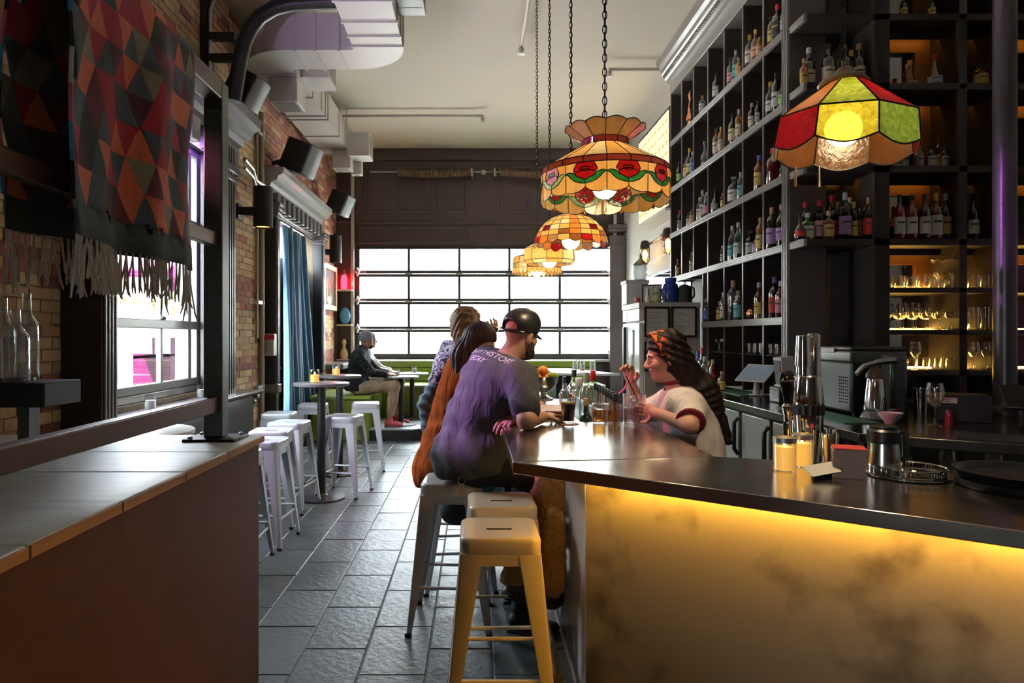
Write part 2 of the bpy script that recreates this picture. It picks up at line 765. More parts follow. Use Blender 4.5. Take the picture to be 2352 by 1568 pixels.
# ---------------------------------------------------------------- back wall with the glazed garage door
DX0, DX1, DZ0, DZ1 = XY(818, YB), XY(1404, YB), ZY(823, YB), ZY(566, YB)
wb = MB()
wb.box(XL - 0.3, DX0, YB, YB + 0.3, 0, ZC)
wb.box(DX1, XR + 0.3, YB, YB + 0.3, 0, ZC)
wb.box(DX0, DX1, YB, YB + 0.3, 0, DZ0)
wb.box(DX0, DX1, YB, YB + 0.3, DZ1, ZC)
wall_b = struct(wb.build('wall_back', M_brown))


def frame_panel(x0, x1, y0, y1, Y, w=0.05, d=0.03, m=None, parent=None, name='panel_moulding'):
    """raised moulding around a recessed panel (pixel rectangle)"""
    a, b = XY(x0, Y), XY(x1, Y)
    t, u = ZY(y0, Y), ZY(y1, Y)
    mb = MB()
    mb.box(a, b, Y - d, Y, t - w, t)
    mb.box(a, b, Y - d, Y, u, u + w)
    mb.box(a, a + w, Y - d, Y, u + w, t - w)
    mb.box(b - w, b, Y - d, Y, u + w, t - w)
    return mb.build(name, m, parent, bevel=0.012)


for q in ((836, 903), (916, 988), (1002, 1074), (1150, 1218), (1232, 1300), (1316, 1386)):
    frame_panel(q[0], q[1], 382, 490, YB, m=M_brown2, parent=wall_b)
for q in ((822, 1084), (1140, 1392)):
    frame_panel(q[0], q[1], 520, 560, YB, m=M_brown2, parent=wall_b)
MB().box(XL, XR, YB - 0.06, YB, ZC - 0.22, ZC).build('frieze_board', M_brown2, wall_b, bevel=0.02)
MB().box(XL, XR, YB - 0.04, YB, ZY(515, YB), ZY(508, YB)).build('picture_rail', M_brown2, wall_b, bevel=0.015)

YD = YB - 0.02
door = MB().box(DX0, DX1, YD, YD + 0.05, DZ1 - 0.035, DZ1).build('door_1', M_dkpaint)
struct(door)
M_alu = mat('door_frame_grey', (0.06, 0.055, 0.06), 0.4, 0.3, vary=0.1)
cols = [(826, 936), (942, 1052), (1058, 1167), (1173, 1283), (1289, 1398)]
rows_ = [(572, 621), (636, 685), (699, 749), (763, 812)]
for c in range(6):
    l = DX0 if c == 0 else XY(cols[c - 1][1], YD)
    r_ = DX1 if c == 5 else XY(cols[c][0], YD)
    for (ya, yb_) in rows_:
        MB().box(l, r_, YD, YD + 0.05, ZY(yb_, YD), ZY(ya, YD)).build('stile', M_alu, door, bevel=0.006)
edges = [DZ1 - 0.035] + [v for ya, yb_ in rows_ for v in (ZY(ya, YD), ZY(yb_, YD))] + [DZ0]
for i in range(0, len(edges), 2):
    if edges[i] - edges[i + 1] > 0.004:
        zt, zb = edges[i], edges[i + 1]
        if i in (2, 4, 6):
            zm = (zt + zb) / 2
            MB().box(DX0, DX1, YD - 0.01, YD + 0.05, zm + 0.004, zt).build('rail', M_alu, door, bevel=0.006)
            MB().box(DX0, DX1, YD - 0.01, YD + 0.05, zb, zm - 0.004).build('rail', M_alu, door, bevel=0.006)
            for cx in (939, 1055, 1170, 1286):
                x = XY(cx, YD)
                MB().box(x - 0.07, x + 0.07, YD - 0.022, YD - 0.008, zm - 0.022, zm + 0.018).build('hinge', M_galv, door, bevel=0.004)
        else:
            MB().box(DX0, DX1, YD, YD + 0.05, zb, zt).build('rail', M_alu, door, bevel=0.006)
for (xa, xb) in cols:
    for (ya, yb_) in rows_:
        MB().box(XY(xa, YD), XY(xb, YD), YD + 0.02, YD + 0.03, ZY(yb_, YD), ZY(ya, YD)).build('pane', M_glassp, door, angle=0)
# tracks with roller brackets
for sx, x in ((-1, DX0 + 0.0), (1, DX1 - 0.0)):
    mb = MB()
    mb.box(x - 0.03 + sx * 0.05, x + 0.03 + sx * 0.05, YD - 0.1, YD - 0.04, DZ0, ZY(345, YD))
    t = mb.build('track', mat('track_metal', (0.62, 0.6, 0.55), 0.35, 0.7), door, bevel=0.008)
    for py in (625, 690, 754, 806):
        b = MB()
        z = ZY(py, YD)
        b.tube([(x - sx * 0.03, YD - 0.075, z - 0.07), (x - sx * 0.06, YD - 0.075, z), (x - sx * 0.03, YD - 0.075, z + 0.07)], 0.022, 8)
        b.sphere((x - sx * 0.045, YD - 0.085, z), 0.045, 10, 6)
        b.tube([(x + sx * 0.03, YD - 0.07, z), (x - sx * 0.2, YD - 0.07, z)], 0.009, 6)
        b.build('roller_bracket', M_galv, door)
# sill under the door
struct(MB().box(XL + 0.3, XR, YB - 0.14, YB, DZ0 - 0.06, DZ0 - 0.012).build('trim_1', mat('sill_grey', (0.5, 0.48, 0.46), 0.35, vary=0.05), bevel=0.01))

# torsion spring above
YS = YB - 0.24
zs = ZY(395, YS)
spring = thing('torsion_spring', 'long coiled garage door spring on a shaft below the ceiling', 'spring', (0, YS, zs))
MB().tube([(XY(850, YS), YS, zs), (XY(1395, YS), YS, zs)], 0.014, 8).build('shaft', M_galv, spring)
M_spring = mat('spring_brown', (0.22, 0.15, 0.10), 0.45, 0.6)
for a, b in ((912, 1082), (1146, 1320)):
    xa, xb = XY(a, YS), XY(b, YS)
    N = 44
    pts = []
    for i in range(N * 8 + 1):
        t = i / (N * 8)
        an = 2 * math.pi * i / 8
        pts.append((xa + (xb - xa) * t, YS + 0.068 * math.cos(an), zs - 0.035 * math.sin(math.pi * t) + 0.068 * math.sin(an)))
    MB().tube(pts, 0.0125, 5).build('spring_coil', M_spring, spring)
for p in (1085, 1138):
    x = XY(p, YS)
    mb = MB()
    mb.lathe([(0.03, -0.05), (0.085, -0.03), (0.085, 0.0), (0.03, 0.02)], 12)
    mb.xform(Matrix.Translation((x, YS, zs)) @ Matrix.Rotation(R(90), 4, 'Y'))
    mb.box(x - 0.012, x + 0.012, YS - 0.03, YS + 0.24, zs - 0.08, zs + 0.03)
    mb.build('bracket', M_galv, spring)
x = XY(1110, YS)
MB().sphere((x, YS, zs), (0.06, 0.05, 0.055), 10, 7).build('coupling', M_galv, spring)

# pilasters beside the garage door
def pilaster(px0, px1, Y, ytop, ybot, name, par):
    a, b = XY(px0, Y), XY(px1, Y)
    zt, zb = ZY(ytop, Y), 0
    mb = MB()
    mb.box(a + 0.04, b - 0.04, Y, YB, zb, zt - 0.2)
    mb.box(a, b, Y - 0.03, YB, zt - 0.08, zt)
    mb.box(a + 0.015, b - 0.015, Y - 0.015, YB, zt - 0.14, zt - 0.08)
    mb.box(a + 0.03, b - 0.03, Y - 0.01, YB, zt - 0.42, zt - 0.37)
    mb.build(name, mat('pilaster_paint', (0.11, 0.085, 0.09), 0.35, vary=0.08), par, bevel=0.01)


pilaster(1396, 1442, YB - 0.22, 515, 845, 'pilaster', wall_b)

# ================================================================ outside
M_ground = mat('street', (0.66, 0.64, 0.60), 0.9)
struct(MB().box(-40, 40, -20, 60, -0.42, -0.22).build('ground', M_ground))
M_fac = mat('facade_pale', (0.12, 0.117, 0.113), 0.9, vary=0.08, scale=0.6)
M_fac2 = mat('facade_grey', (0.11, 0.115, 0.115), 0.9, vary=0.15, scale=0.8)
M_win = mat('far_window', (0.07, 0.085, 0.09), 0.3, spec=0.2)
hb = thing('building', 'pale building across the street behind the glazed garage door', 'building', (1.0, 27, -0.2))
MB().box(-14, 16, 27, 33, -0.2, 6.2).build('wall', M_fac, hb)
MB().box(-14, 16, 26.8, 27, 4.2, 4.5).build('ledge', M_fac2, hb)
for x in (-11, -8, -4.6, -3.1, -0.6, 1.2, 3.2, 5.5, 8.5, 11.5):
    MB().box(x, x + 1.1, 26.92, 27.05, 0.9, 2.6).build('window', M_win, hb)
    MB().box(x - 0.1, x + 1.2, 26.85, 27.0, 0.78, 0.9).build('window_sill', M_fac2, hb)
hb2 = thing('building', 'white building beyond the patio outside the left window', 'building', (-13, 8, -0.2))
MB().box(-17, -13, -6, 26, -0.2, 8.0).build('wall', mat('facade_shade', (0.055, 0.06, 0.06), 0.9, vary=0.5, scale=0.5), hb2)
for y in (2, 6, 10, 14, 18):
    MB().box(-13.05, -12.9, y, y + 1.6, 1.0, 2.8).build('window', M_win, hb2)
M_mag = mat('magenta_paint', (0.075, 0.002, 0.05), 0.6, spec=0.1)
M_pur = mat('purple_paint', (0.025, 0.012, 0.06), 0.6, spec=0.1)
pt = thing('patio_partition', 'magenta and purple patio partition outside the left window', 'partition', (-4.9, 9.5, -0.2))
MB().box(-4.95, -4.85, 9.6, 14.0, 0.3, 1.5).build('panel', M_mag, pt)
MB().box(-4.95, -4.85, 7.2, 9.0, 1.0, 1.5).build('panel', M_pur, pt)
for y in (7.2, 9.0, 9.6, 11.8, 13.9):
    MB().box(-4.97, -4.83, y - 0.05, y + 0.05, -0.2, 1.55).build('post', M_white, pt)
MB().box(-4.95, -4.85, 7.2, 14.0, 1.2, 1.24).build('rail', M_white, pt)
um = thing('patio_umbrella', 'magenta patio umbrella outside the left window', 'umbrella', (-4.6, 11.2, -0.2))
MB().tube([(-4.6, 11.2, -0.2), (-4.6, 11.2, 3.1)], 0.03, 8).build('pole', M_white, um)
MB().lathe([(1.9, 2.35), (1.88, 2.5), (0.03, 3.2)], 8, (-4.6, 11.2, 0), cap=False).build('canopy', M_mag, um)
bt = thing('street_tree', 'yellow leafed tree standing beyond the patio', 'tree', (-9.0, 17.5, -0.2))
MB().tube([(-9.0, 17.5, -0.2), (-8.9, 17.6, 1.6), (-9.1, 17.4, 3.0)], [0.12, 0.1, 0.06], 8).build('trunk', M_brown, bt)
mb = MB()
for i in range(500):
    a, t = random.uniform(0, 6.28), random.uniform(0, 1) ** 0.5 * 1.6
    c = Vector((-9 + t * math.cos(a), 17.5 + t * math.sin(a), 3.0 + random.uniform(-0.9, 1.1)))
    mb.obox(c, (0.18, 0.12, 0.01), (random.uniform(0, 3), random.uniform(0, 3), random.uniform(0, 3)))
o = mb.build('foliage', mat('autumn_leaf', (0.055, 0.042, 0.004), 0.8), bt, angle=0)
o['kind'] = 'stuff'
# ================================================================ left wall joinery
def ribs(mb, x, y0, y1, z0, z1, n, d=0.014):
    """vertical flutes on a face that looks toward +X"""
    w = (y1 - y0) / (2 * n + 1)
    for i in range(n):
        a = y0 + w * (2 * i + 1)
        mb.box(x, x + d, a, a + w, z0, z1)


CORN = [(0, 0), (0.05, 0), (0.06, 0.05), (0.10, 0.07), (0.12, 0.13), (0.19, 0.16), (0.21, 0.22), (0.27, 0.25),
        (0.28, 0.34), (0.0, 0.34)]

# ---- window 1
win1 = struct(MB().box(XL - 0.12, XL - 0.04, 4.45, 6.6, 1.0, 1.06).build('window_1', M_trim, bevel=0.006))
mb = MB()
mb.box(XL + 0.006, -2.325, 4.26, 4.44, 0.0, 3.42)
mb.build('casing', M_dkpaint, win1, bevel=0.008)
mb = MB()
ribs(mb, -2.326, 4.255, 4.44, 0.95, 3.4, 4, 0.016)
mb.build('casing_flutes', M_trim, win1, bevel=0.004)
MB().box(XL + 0.006, -2.42, 6.62, 6.9, 0.0, 3.42).build('casing', M_dkpaint, win1, bevel=0.008)
mb = MB()
ribs(mb, -2.421, 6.62, 6.9, 0.95, 3.4, 4, 0.016)
mb.build('casing_flutes', M_trim, win1, bevel=0.004)
mb = MB()
mb.box(XL + 0.006, -2.40, 6.58, 6.94, 3.06, 3.12)
mb.box(XL + 0.006, -2.385, 6.57, 6.95, 3.14, 3.22)
mb.build('capital', M_trim, win1, bevel=0.01)
# jambs and sash bars
MB().box(XL - 0.28, XL, 4.44, 4.46, 1.0, 3.32).build('jamb', M_trim, win1)
MB().box(XL - 0.28, -2.43, 6.585, 6.615, 1.0, 3.32).build('jamb', M_trim, win1)
MB().box(XL - 0.28, XL, 4.45, 6.6, 3.29, 3.32).build('head', M_trim, win1)
for a, b, z0, z1 in ((4.46, 6.59, 1.06, 1.13), (4.46, 6.59, 1.585, 1.66), (4.46, 6.59, 2.55, 2.61), (4.46, 6.59, 3.22, 3.29)):
    MB().box(XL - 0.12, XL - 0.06, a, b, z0, z1).build('sash_rail', M_trim, win1, bevel=0.006)
for y, w in ((4.46, 0.05), (5.795, 0.035), (6.35, 0.06), (6.54, 0.05)):
    MB().box(XL - 0.11, XL - 0.065, y, y + w, 1.1, 3.25).build('sash_stile', M_trim, win1, bevel=0.006)
MB().lathe([(0.02, 0), (0.026, 0.012), (0.012, 0.03)], 10, (XL - 0.055, 5.81, 1.66)).build('sash_lock', M_blacksteel, win1)
for y0, y1 in ((4.51, 5.795), (5.83, 6.35), (6.41, 6.54)):
    for z0, z1 in ((1.13, 1.585), (1.66, 2.55), (2.61, 3.22)):
        MB().box(XL - 0.092, XL - 0.088, y0, y1, z0, z1).build('pane', M_glassp, win1, angle=0)
# sill and bracketed shelf edge
mb = MB()
mb.extrude([(0, 0), (0.27, 0), (0.30, 0.012), (0.345, 0.03), (0.345, 0.05), (0.0, 0.05)], (XL, 4.445, 0.905), (XL, 7.32, 0.905), (1, 0, 0))
mb.build('sill', M_trim, win1, bevel=0.004)
MB().box(XL + 0.01, XL + 0.26, 4.46, 7.22, 0.0, 0.9).build('apron', M_dkpaint, win1, bevel=0.01)
mb = MB()
for k in range(5):
    mb.box(XL + 0.012, XL + 0.30 - k * 0.03, 7.22, 7.26 + 0.01 * (4 - k), 0.86 - k * 0.06, 0.9 - k * 0.06)
mb.build('bracket', M_trim, win1, bevel=0.006)
MB().extrude([(o * 1.15, z) for o, z in CORN], (XL, 4.2, 3.47), (XL, 7.3, 3.47), (1, 0, 0)).build('cornice', M_trim, win1, angle=25)
mb = MB()
mb.box(XL + 0.006, XL + 0.05, 4.26, 7.2, 3.33, 3.47)
for k in range(9):
    y = 4.32 + k * 0.33
    mb.box(XL + 0.05, XL + 0.13, y, y + 0.17, 3.26, 3.47)
mb.build('frieze', M_trim, win1, bevel=0.006)

# ---- side window behind the camera (lights the bar front)
win3 = struct(MB().box(XL - 0.12, XL - 0.04, -2.9, -1.9, 1.25, 1.33).build('window_3', M_trim, bevel=0.006))
MB().box(XL - 0.12, XL - 0.06, -2.9, -1.9, 2.17, 2.25).build('sash_rail', M_trim, win3)
for y in (-2.9, -1.95):
    MB().box(XL - 0.11, XL - 0.065, y, y + 0.05, 1.33, 2.17).build('sash_stile', M_trim, win3)
MB().box(XL - 0.092, XL - 0.088, -2.85, -1.95, 1.33, 2.17).build('pane', M_glassp, win3, angle=0)

# ---- curtained doorway
dr = struct(MB().box(XL - 0.26, XL - 0.16, 8.5, 10.95, 3.12, 3.2).build('door_2', M_dkpaint))
for y0, y1 in ((8.4, 8.52), (10.93, 11.1)):
    MB().box(XL + 0.006, -2.44, y0, y1, 0.0, 3.2).build('casing', M_dkpaint, dr, bevel=0.008)
    mb = MB()
    ribs(mb, -2.441, y0, y1, 0.95, 3.05, 2, 0.02)
    mb.build('casing_flutes', mat('trim_light', (0.34, 0.32, 0.33), 0.25, coat=0.4), dr, bevel=0.004)
    mb = MB()
    for k in range(4):
        mb.box(XL + 0.006, -2.42 + 0.012 * k, y0 - 0.02 - 0.008 * k, y1 + 0.02 + 0.008 * k, 2.98 + 0.05 * k, 3.02 + 0.05 * k)
    mb.build('capital', M_trim, dr, bevel=0.006)
    MB().box(XL + 0.006, -2.41, y0 - 0.015, y1 + 0.015, 0.82, 0.93).build('plinth_block', M_trim, dr, bevel=0.01)
MB().extrude([(o * 0.95, z * 0.85) for o, z in CORN], (XL, 8.34, 3.30), (XL, 11.18, 3.30), (1, 0, 0)).build('cornice', mat('trim_bright', (0.45, 0.43, 0.43), 0.25, coat=0.4), dr, angle=25)
mb = MB()
mb.box(XL + 0.006, XL + 0.07, 8.4, 11.1, 3.08, 3.3)
for k in range(11):
    y = 8.45 + k * 0.242
    mb.box(XL + 0.07, XL + 0.16, y, y + 0.13, 3.1, 3.3)
mb.build('frieze', M_trim, dr, bevel=0.006)
MB().box(XL - 0.28, XL - 0.01, 8.49, 8.51, 0.0, 3.2).build('jamb', M_trim, dr)
MB().box(XL - 0.28, XL - 0.01, 8.5, 10.95, 3.18, 3.2).build('soffit', M_trim, dr)
MB().box(XL - 0.25, XL - 0.17, 8.5, 10.95, 2.55, 2.64).build('transom_bar', M_dkpaint, dr)
MB().box(XL - 0.215, XL - 0.21, 8.55, 10.9, 2.64, 3.12).build('transom_pane', M_glassp, dr, angle=0)
MB().box(XL - 0.24, XL - 0.18, 8.98, 9.05, 2.64, 3.12).build('transom_mullion', M_trim, dr)
leaf = MB()
for a, b, z0, z1 in ((8.55, 8.7, 0.02, 2.55), (9.35, 9.6, 0.02, 2.55), (8.7, 9.35, 0.02, 0.5), (8.7, 9.35, 2.35, 2.55)):
    leaf.box(XL - 0.23, XL - 0.18, a, b, z0, z1)
lf = leaf.build('door_leaf', M_dkpaint, dr, bevel=0.006)
MB().box(XL - 0.21, XL - 0.205, 8.7, 9.35, 0.5, 2.35).build('pane', M_glassp, lf, angle=0)
MB().tube([(XL - 0.18, 9.45, 1.08), (XL - 0.1, 9.45, 1.08), (XL - 0.1, 9.33, 1.05)], 0.014, 8).build('handle', M_chrome, lf)
MB().box(XL - 0.24, XL - 0.18, 9.6, 10.95, 0.0, 2.55).build('side_panel', M_dkpaint, dr)

# curtain
cur = thing('curtain', 'heavy blue curtain hanging in the doorway on the left', 'curtain', (-2.62, 9.9, 0.05))
mb = MB()
NU, NV = 84, 14
for j in range(NV + 1):
    t = j / NV
    z = 3.02 - 2.97 * t
    for i in range(NU + 1):
        s = i / NU
        y = 9.22 + s * (1.05 + 0.42 * t) + 0.03 * math.sin(6 * s + 3 * t)
        amp = 0.045 + 0.02 * math.sin(s * 9)
        x = -2.60 + amp * math.sin(s * 46 + 0.8 * math.sin(3 * t)) + 0.03 * math.sin(s * 13 + 2 * t) + 0.05 * t
        mb.v.append((x, y, z))
for j in range(NV):
    for i in range(NU):
        a = j * (NU + 1) + i
        mb.face((a, a + 1, a + NU + 2, a + NU + 1))
o = mb.build('cloth', mat('blue_velvet', (0.02, 0.115, 0.21), 0.6, vary=0.2, sheen=0.8), cur, angle=80)
sm = o.modifiers.new('thick', 'SOLIDIFY')
sm.thickness = 0.006
MB().tube([(-2.6, 9.1, 3.05), (-2.6, 10.9, 3.05)], 0.015, 8).build('rod', M_chrome, cur)

# ---- fire pull box on the casing
fp = thing('alarm_box', 'small red and white alarm box on the door casing', 'alarm box', (-2.42, 8.33, 1.3))
MB().box(-2.56, -2.43, 8.26, 8.39, 1.28, 1.55).build('housing', mat('alarm_white', (0.6, 0.58, 0.56), 0.3), fp, bevel=0.01)
MB().box(-2.57, -2.42, 8.25, 8.26, 1.48, 1.54).build('band', mat('alarm_red', (0.5, 0.02, 0.02), 0.3), fp)
MB().box(-2.54, -2.45, 8.25, 8.26, 1.32, 1.45).build('pull_handle', M_galv, fp)

# ---- speakers on the cornices
M_spk = mat('speaker_black', (0.008, 0.008, 0.009), 0.6)
M_grille = mat('speaker_grille', (0.18, 0.18, 0.19), 0.4, 0.3, vary=0.2, scale=200, bump=0.2, bscale=400)


def speaker(loc, s, rot, label):
    t = thing('speaker', label, 'speaker', loc, 'wall speakers on the left')
    mb = MB()
    # wedge body, front toward +X
    pr = [(-0.5, -0.42), (0.3, -0.5), (0.42, -0.25), (0.46, 0), (0.42, 0.25), (0.3, 0.5), (-0.5, 0.42)]
    mb.prism([(x * s, y * s) for x, y in pr], -0.5 * s, 0.5 * s)
    g = MB()
    fr = pr[1:6]
    g.prism([(x * s + 0.004, y * s * 0.98) for x, y in fr] + [(x * s + 0.03, y * s * 0.98) for x, y in reversed(fr)], -0.47 * s, 0.47 * s)
    M = Matrix.Translation(loc) @ Euler(rot).to_matrix().to_4x4()
    mb.xform(M)
    g.xform(M)
    mb.build('cabinet', M_spk, t, bevel=0.015)
    g.build('grille', M_grille, t, bevel=0.006)
    k = MB()
    k.tube([Vector(loc) + Vector((-0.35 * s, 0, 0)), (XL + 0.01, loc[1], loc[2] - 0.05)], 0.03, 8)
    k.build('bracket', M_spk, t)
    return t


speaker((-2.32, 6.95, 4.02), 0.33, (0, R(28), R(-6)), 'black wedge speaker tilted above the first window cornice')
speaker((-2.20, 8.72, 3.78), 0.40, (0, R(22), R(-8)), 'black wedge speaker above the doorway with the blue curtain')
speaker((-2.22, 11.35, 3.72), 0.36, (0, R(24), R(-8)), 'black wedge speaker farthest along the left wall')

# ---- cylinder wall lights
def sconce(px, pyt, pyb, X, label, n):
    Y = YX(px, X)
    zt, zb = ZY(pyt, Y), ZY(pyb, Y)
    t = thing('wall_sconce', label, 'wall lamp', (X, Y, zb), 'cylinder wall lamps')
    r = 0.105
    MB().lathe([(r * 0.9, zb + 0.02), (r, zb), (r, zt), (r * 0.9, zt), (r * 0.88, zt - 0.03)], 20, (X, Y, 0), cap=False).build('cylinder', M_blacksteel, t)
    MB().cyl((X, Y, 0), r * 0.88, zt - 0.06, zt - 0.03, 20).build('top_plate', M_blacksteel, t)
    MB().cyl((X, Y, 0), r * 0.86, zb + 0.02, zb + 0.035, 20).build('lens', emat('amber_lens', (1.0, 0.55, 0.12), 3.0), t)
    zm = (zt + zb) / 2
    mb = MB()
    mb.box(XL + 0.01, X - 0.05, Y - 0.05, Y + 0.05, zm - 0.09, zm + 0.0)
    mb.box(XL + 0.005, XL + 0.03, Y - 0.08, Y + 0.08, zm - 0.13, zm + 0.04)
    mb.build('arm', M_black, t, bevel=0.008)


sconce(604, 430, 523, -2.32, 'dark cylinder wall lamp on the brick before the doorway', 0)
sconce(771, 541, 604, -2.36, 'dark cylinder wall lamp beyond the blue curtain', 1)

# ---- wall conduits, strut and black arch
cn = thing('conduit', 'pair of tall metal conduits running up the brick wall', 'pipe', (-2.54, 8.15, 0.2))
M_cond = mat('conduit_tan', (0.34, 0.28, 0.2), 0.4, 0.4)
MB().tube([(-2.55, 8.18, 0.2), (-2.55, 8.18, 4.2)], 0.03, 10).build('pipe', M_cond, cn)
MB().tube([(-2.56, 8.03, 1.5), (-2.56, 8.03, 4.95)], 0.018, 8).build('pipe', M_cond, cn)
for z in (0.9, 1.9, 2.9, 3.9):
    MB().box(XL, -2.53, 8.0, 8.23, z, z + 0.04).build('clip', M_galv, cn)
cn = thing('conduit', 'bent twin conduits crossing the brick above the doorway', 'pipe', (-2.55, 7.9, 3.2))
for k in range(2):
    z = 3.28 - k * 0.09
    MB().tube([(XL + 0.12, 7.34, z + 0.14), (XL + 0.12, 7.62, z + 0.1), (XL + 0.125, 7.7, z), (XL + 0.125, 8.2, z), (XL + 0.125, 8.28, z - 0.03)], 0.022, 8).build('pipe', M_galv, cn)
st = thing('wall_strut', 'black steel strut bolted upright to the brick wall', 'strut', (XL + 0.03, 6.5, 3.6))
MB().box(XL + 0.012, XL + 0.07, 6.42, 6.52, 3.82, 5.0).build('channel', M_blacksteel, st)
for z in (4.12, 4.32):
    MB().box(XL + 0.07, -2.27, 6.44, 6.5, z, z + 0.07).build('bracket', M_blacksteel, st)
MB().tube([(XL + 0.09, 6.46, 3.9), (XL + 0.09, 6.46, 4.6), (XL + 0.09, 6.7, 4.98)], 0.018, 8).build('conduit', M_galv, st)
ar = thing('steel_arch', 'black steel arch pipe curving from the wall toward the ceiling', 'pipe', PX(540, 215, 6.35))
pts = [PX(px, py, 6.35) for px, py in ((536, 232), (543, 190), (551, 140), (560, 100), (575, 66), (598, 38), (630, 18), (670, 8), (720, 4), (800, 2), (970, 2))]
MB().tube(pts, 0.07, 12).build('tube', M_blacksteel, ar)
e = PX(940, 6, 6.35)
MB().box(e.x - 0.14, e.x + 0.14, 6.2, 6.5, e.z - 0.05, e.z + 0.12).build('end_block', M_blacksteel, ar)
MB().tube([e + Vector((0, 0, 0.1)), (e.x, 6.35, ZC)], 0.02, 8).build('hanger', M_blacksteel, ar)

# ---- ventilation duct
M_duct = mat('duct_white', (0.66, 0.62, 0.6), 0.45, 0.15, vary=0.05, scale=3)
path = []
for y in np.linspace(3.4, 6.87, 8):
    path.append((-0.97, y))
for a in np.linspace(0, 90, 9)[1:]:
    path.append((-1.27 + 0.3 * math.cos(R(a)), 6.87 + 0.3 * math.sin(R(a))))
for x in np.linspace(-1.4, -1.92, 4):
    path.append((x, 7.17))
for a in np.linspace(0, 90, 9)[1:]:
    path.append((-1.92 - 0.3 * math.sin(R(a)), 7.47 - 0.3 * math.cos(R(a))))
for y in np.linspace(7.9, 10.9, 8):
    path.append((-2.22, y))
DZB, DZT, DW = 4.42, 4.8, 0.25
duct = thing('air_duct', 'long white rectangular air duct with an S bend below the ceiling', 'duct', (-1.6, 7.0, DZB))
mb = MB()
n = len(path)
for i, (x, y) in enumerate(path):
    a = Vector(path[max(i - 1, 0)])
    b = Vector(path[min(i + 1, n - 1)])
    d = (b - a).normalized()
    nx, ny = -d.y, d.x
    for s, z in ((-1, DZB), (1, DZB), (1, DZT), (-1, DZT)):
        mb.v.append((x + nx * s * DW, y + ny * s * DW, z))
for i in range(n - 1):
    for j in range(4):
        k = (j + 1) % 4
        mb.face((i * 4 + j, i * 4 + k, i * 4 + 4 + k, i * 4 + 4 + j))
mb.face((0, 1, 2, 3))
mb.face([4 * (n - 1) + j for j in (3, 2, 1, 0)])
mb.build('body', M_duct, duct, angle=40)


def flange(x, y, ax, parent=duct):
    m = MB()
    if ax == 'y':
        m.box(x - DW - 0.014, x + DW + 0.014, y - 0.012, y + 0.012, DZB - 0.014, DZT + 0.014)
    else:
        m.box(x - 0.012, x + 0.012, y - DW - 0.014, y + DW + 0.014, DZB - 0.014, DZT + 0.014)
    m.build('flange', M_duct, parent)


for y in (5.9, 6.3, 6.6, 6.83):
    flange(-0.97, y, 'y')
for x in (-1.38, -1.62, -1.82):
    flange(x, 7.17, 'x')
for y in (7.55, 8.3, 9.0, 9.15, 9.9, 10.5, 10.88):
    flange(-2.22, y, 'y')
for (x, y, z, ly) in ((-1.9, 8.7, 0, 0), (-1.9, 10.4, 0, 0)):
    MB().tube([(-1.95, y, DZB - 0.02), (-1.95, y, ZC)], 0.008, 6).build('hanger_rod', M_galv, duct)
M_grd = mat('diffuser_grey', (0.28, 0.24, 0.2), 0.6)
for (x0, x1, y0, y1, z0, z1, down) in ((-2.3, -1.98, 7.62, 8.0, 4.14, DZB, 1), (-1.97, -1.66, 7.75, 8.2, 4.46, 4.78, 0),
                                        (-2.2, -1.92, 10.55, 10.85, 4.12, DZB, 1), (-1.97, -1.62, 10.5, 10.9, 4.3, 4.66, 0),
                                        (-1.97, -1.8, 10.86, 11.02, 4.1, 4.4, 1)):
    v = MB().box(x0, x1, y0, y1, z0, z1).build('outlet', M_duct, duct, bevel=0.008)
    g = MB()
    if down:
        g.box(x0 + 0.04, x1 - 0.04, y0 + 0.04, y1 - 0.04, z0 - 0.006, z0 + 0.004)
    else:
        g.box(x1 - 0.004, x1 + 0.006, y0 + 0.05, y1 - 0.05, z0 + 0.05, z1 - 0.05)
    g.build('grille', M_grd, v)

# ---- sprinkler pipes on the ceiling
M_spp = mat('pipe_cream', (0.5, 0.45, 0.38), 0.45, 0.2)


def sprinkler(pts, heads, label):
    t = thing('sprinkler_pipe', label, 'pipe', pts[0])
    MB().tube(pts, 0.022, 8).build('pipe', M_spp, t)
    for h in heads:
        m = MB()
        m.lathe([(0.012, 0.0), (0.018, -0.02), (0.035, -0.03), (0.03, -0.06), (0.012, -0.08), (0.05, -0.095), (0.05, -0.1), (0.0, -0.1)], 10, h)
        m.build('head', M_spp, t)


z = ZC - 0.09
sprinkler([(-2.05, 10.6, z), (0.14, 10.6, z)], [(0.13, 10.6, z)], 'thin cream sprinkler pipe crossing the ceiling beside the duct')
sprinkler([(1.72, 8.75, z), (2.45, 8.75, z)], [(1.73, 8.75, z)], 'short sprinkler pipe reaching from the tall shelf cornice')
sprinkler([(0.55, 3.0, z), (0.55, 8.05, z)], [(0.55, 8.05, z)], 'sprinkler pipe running along the ceiling over the lamps')

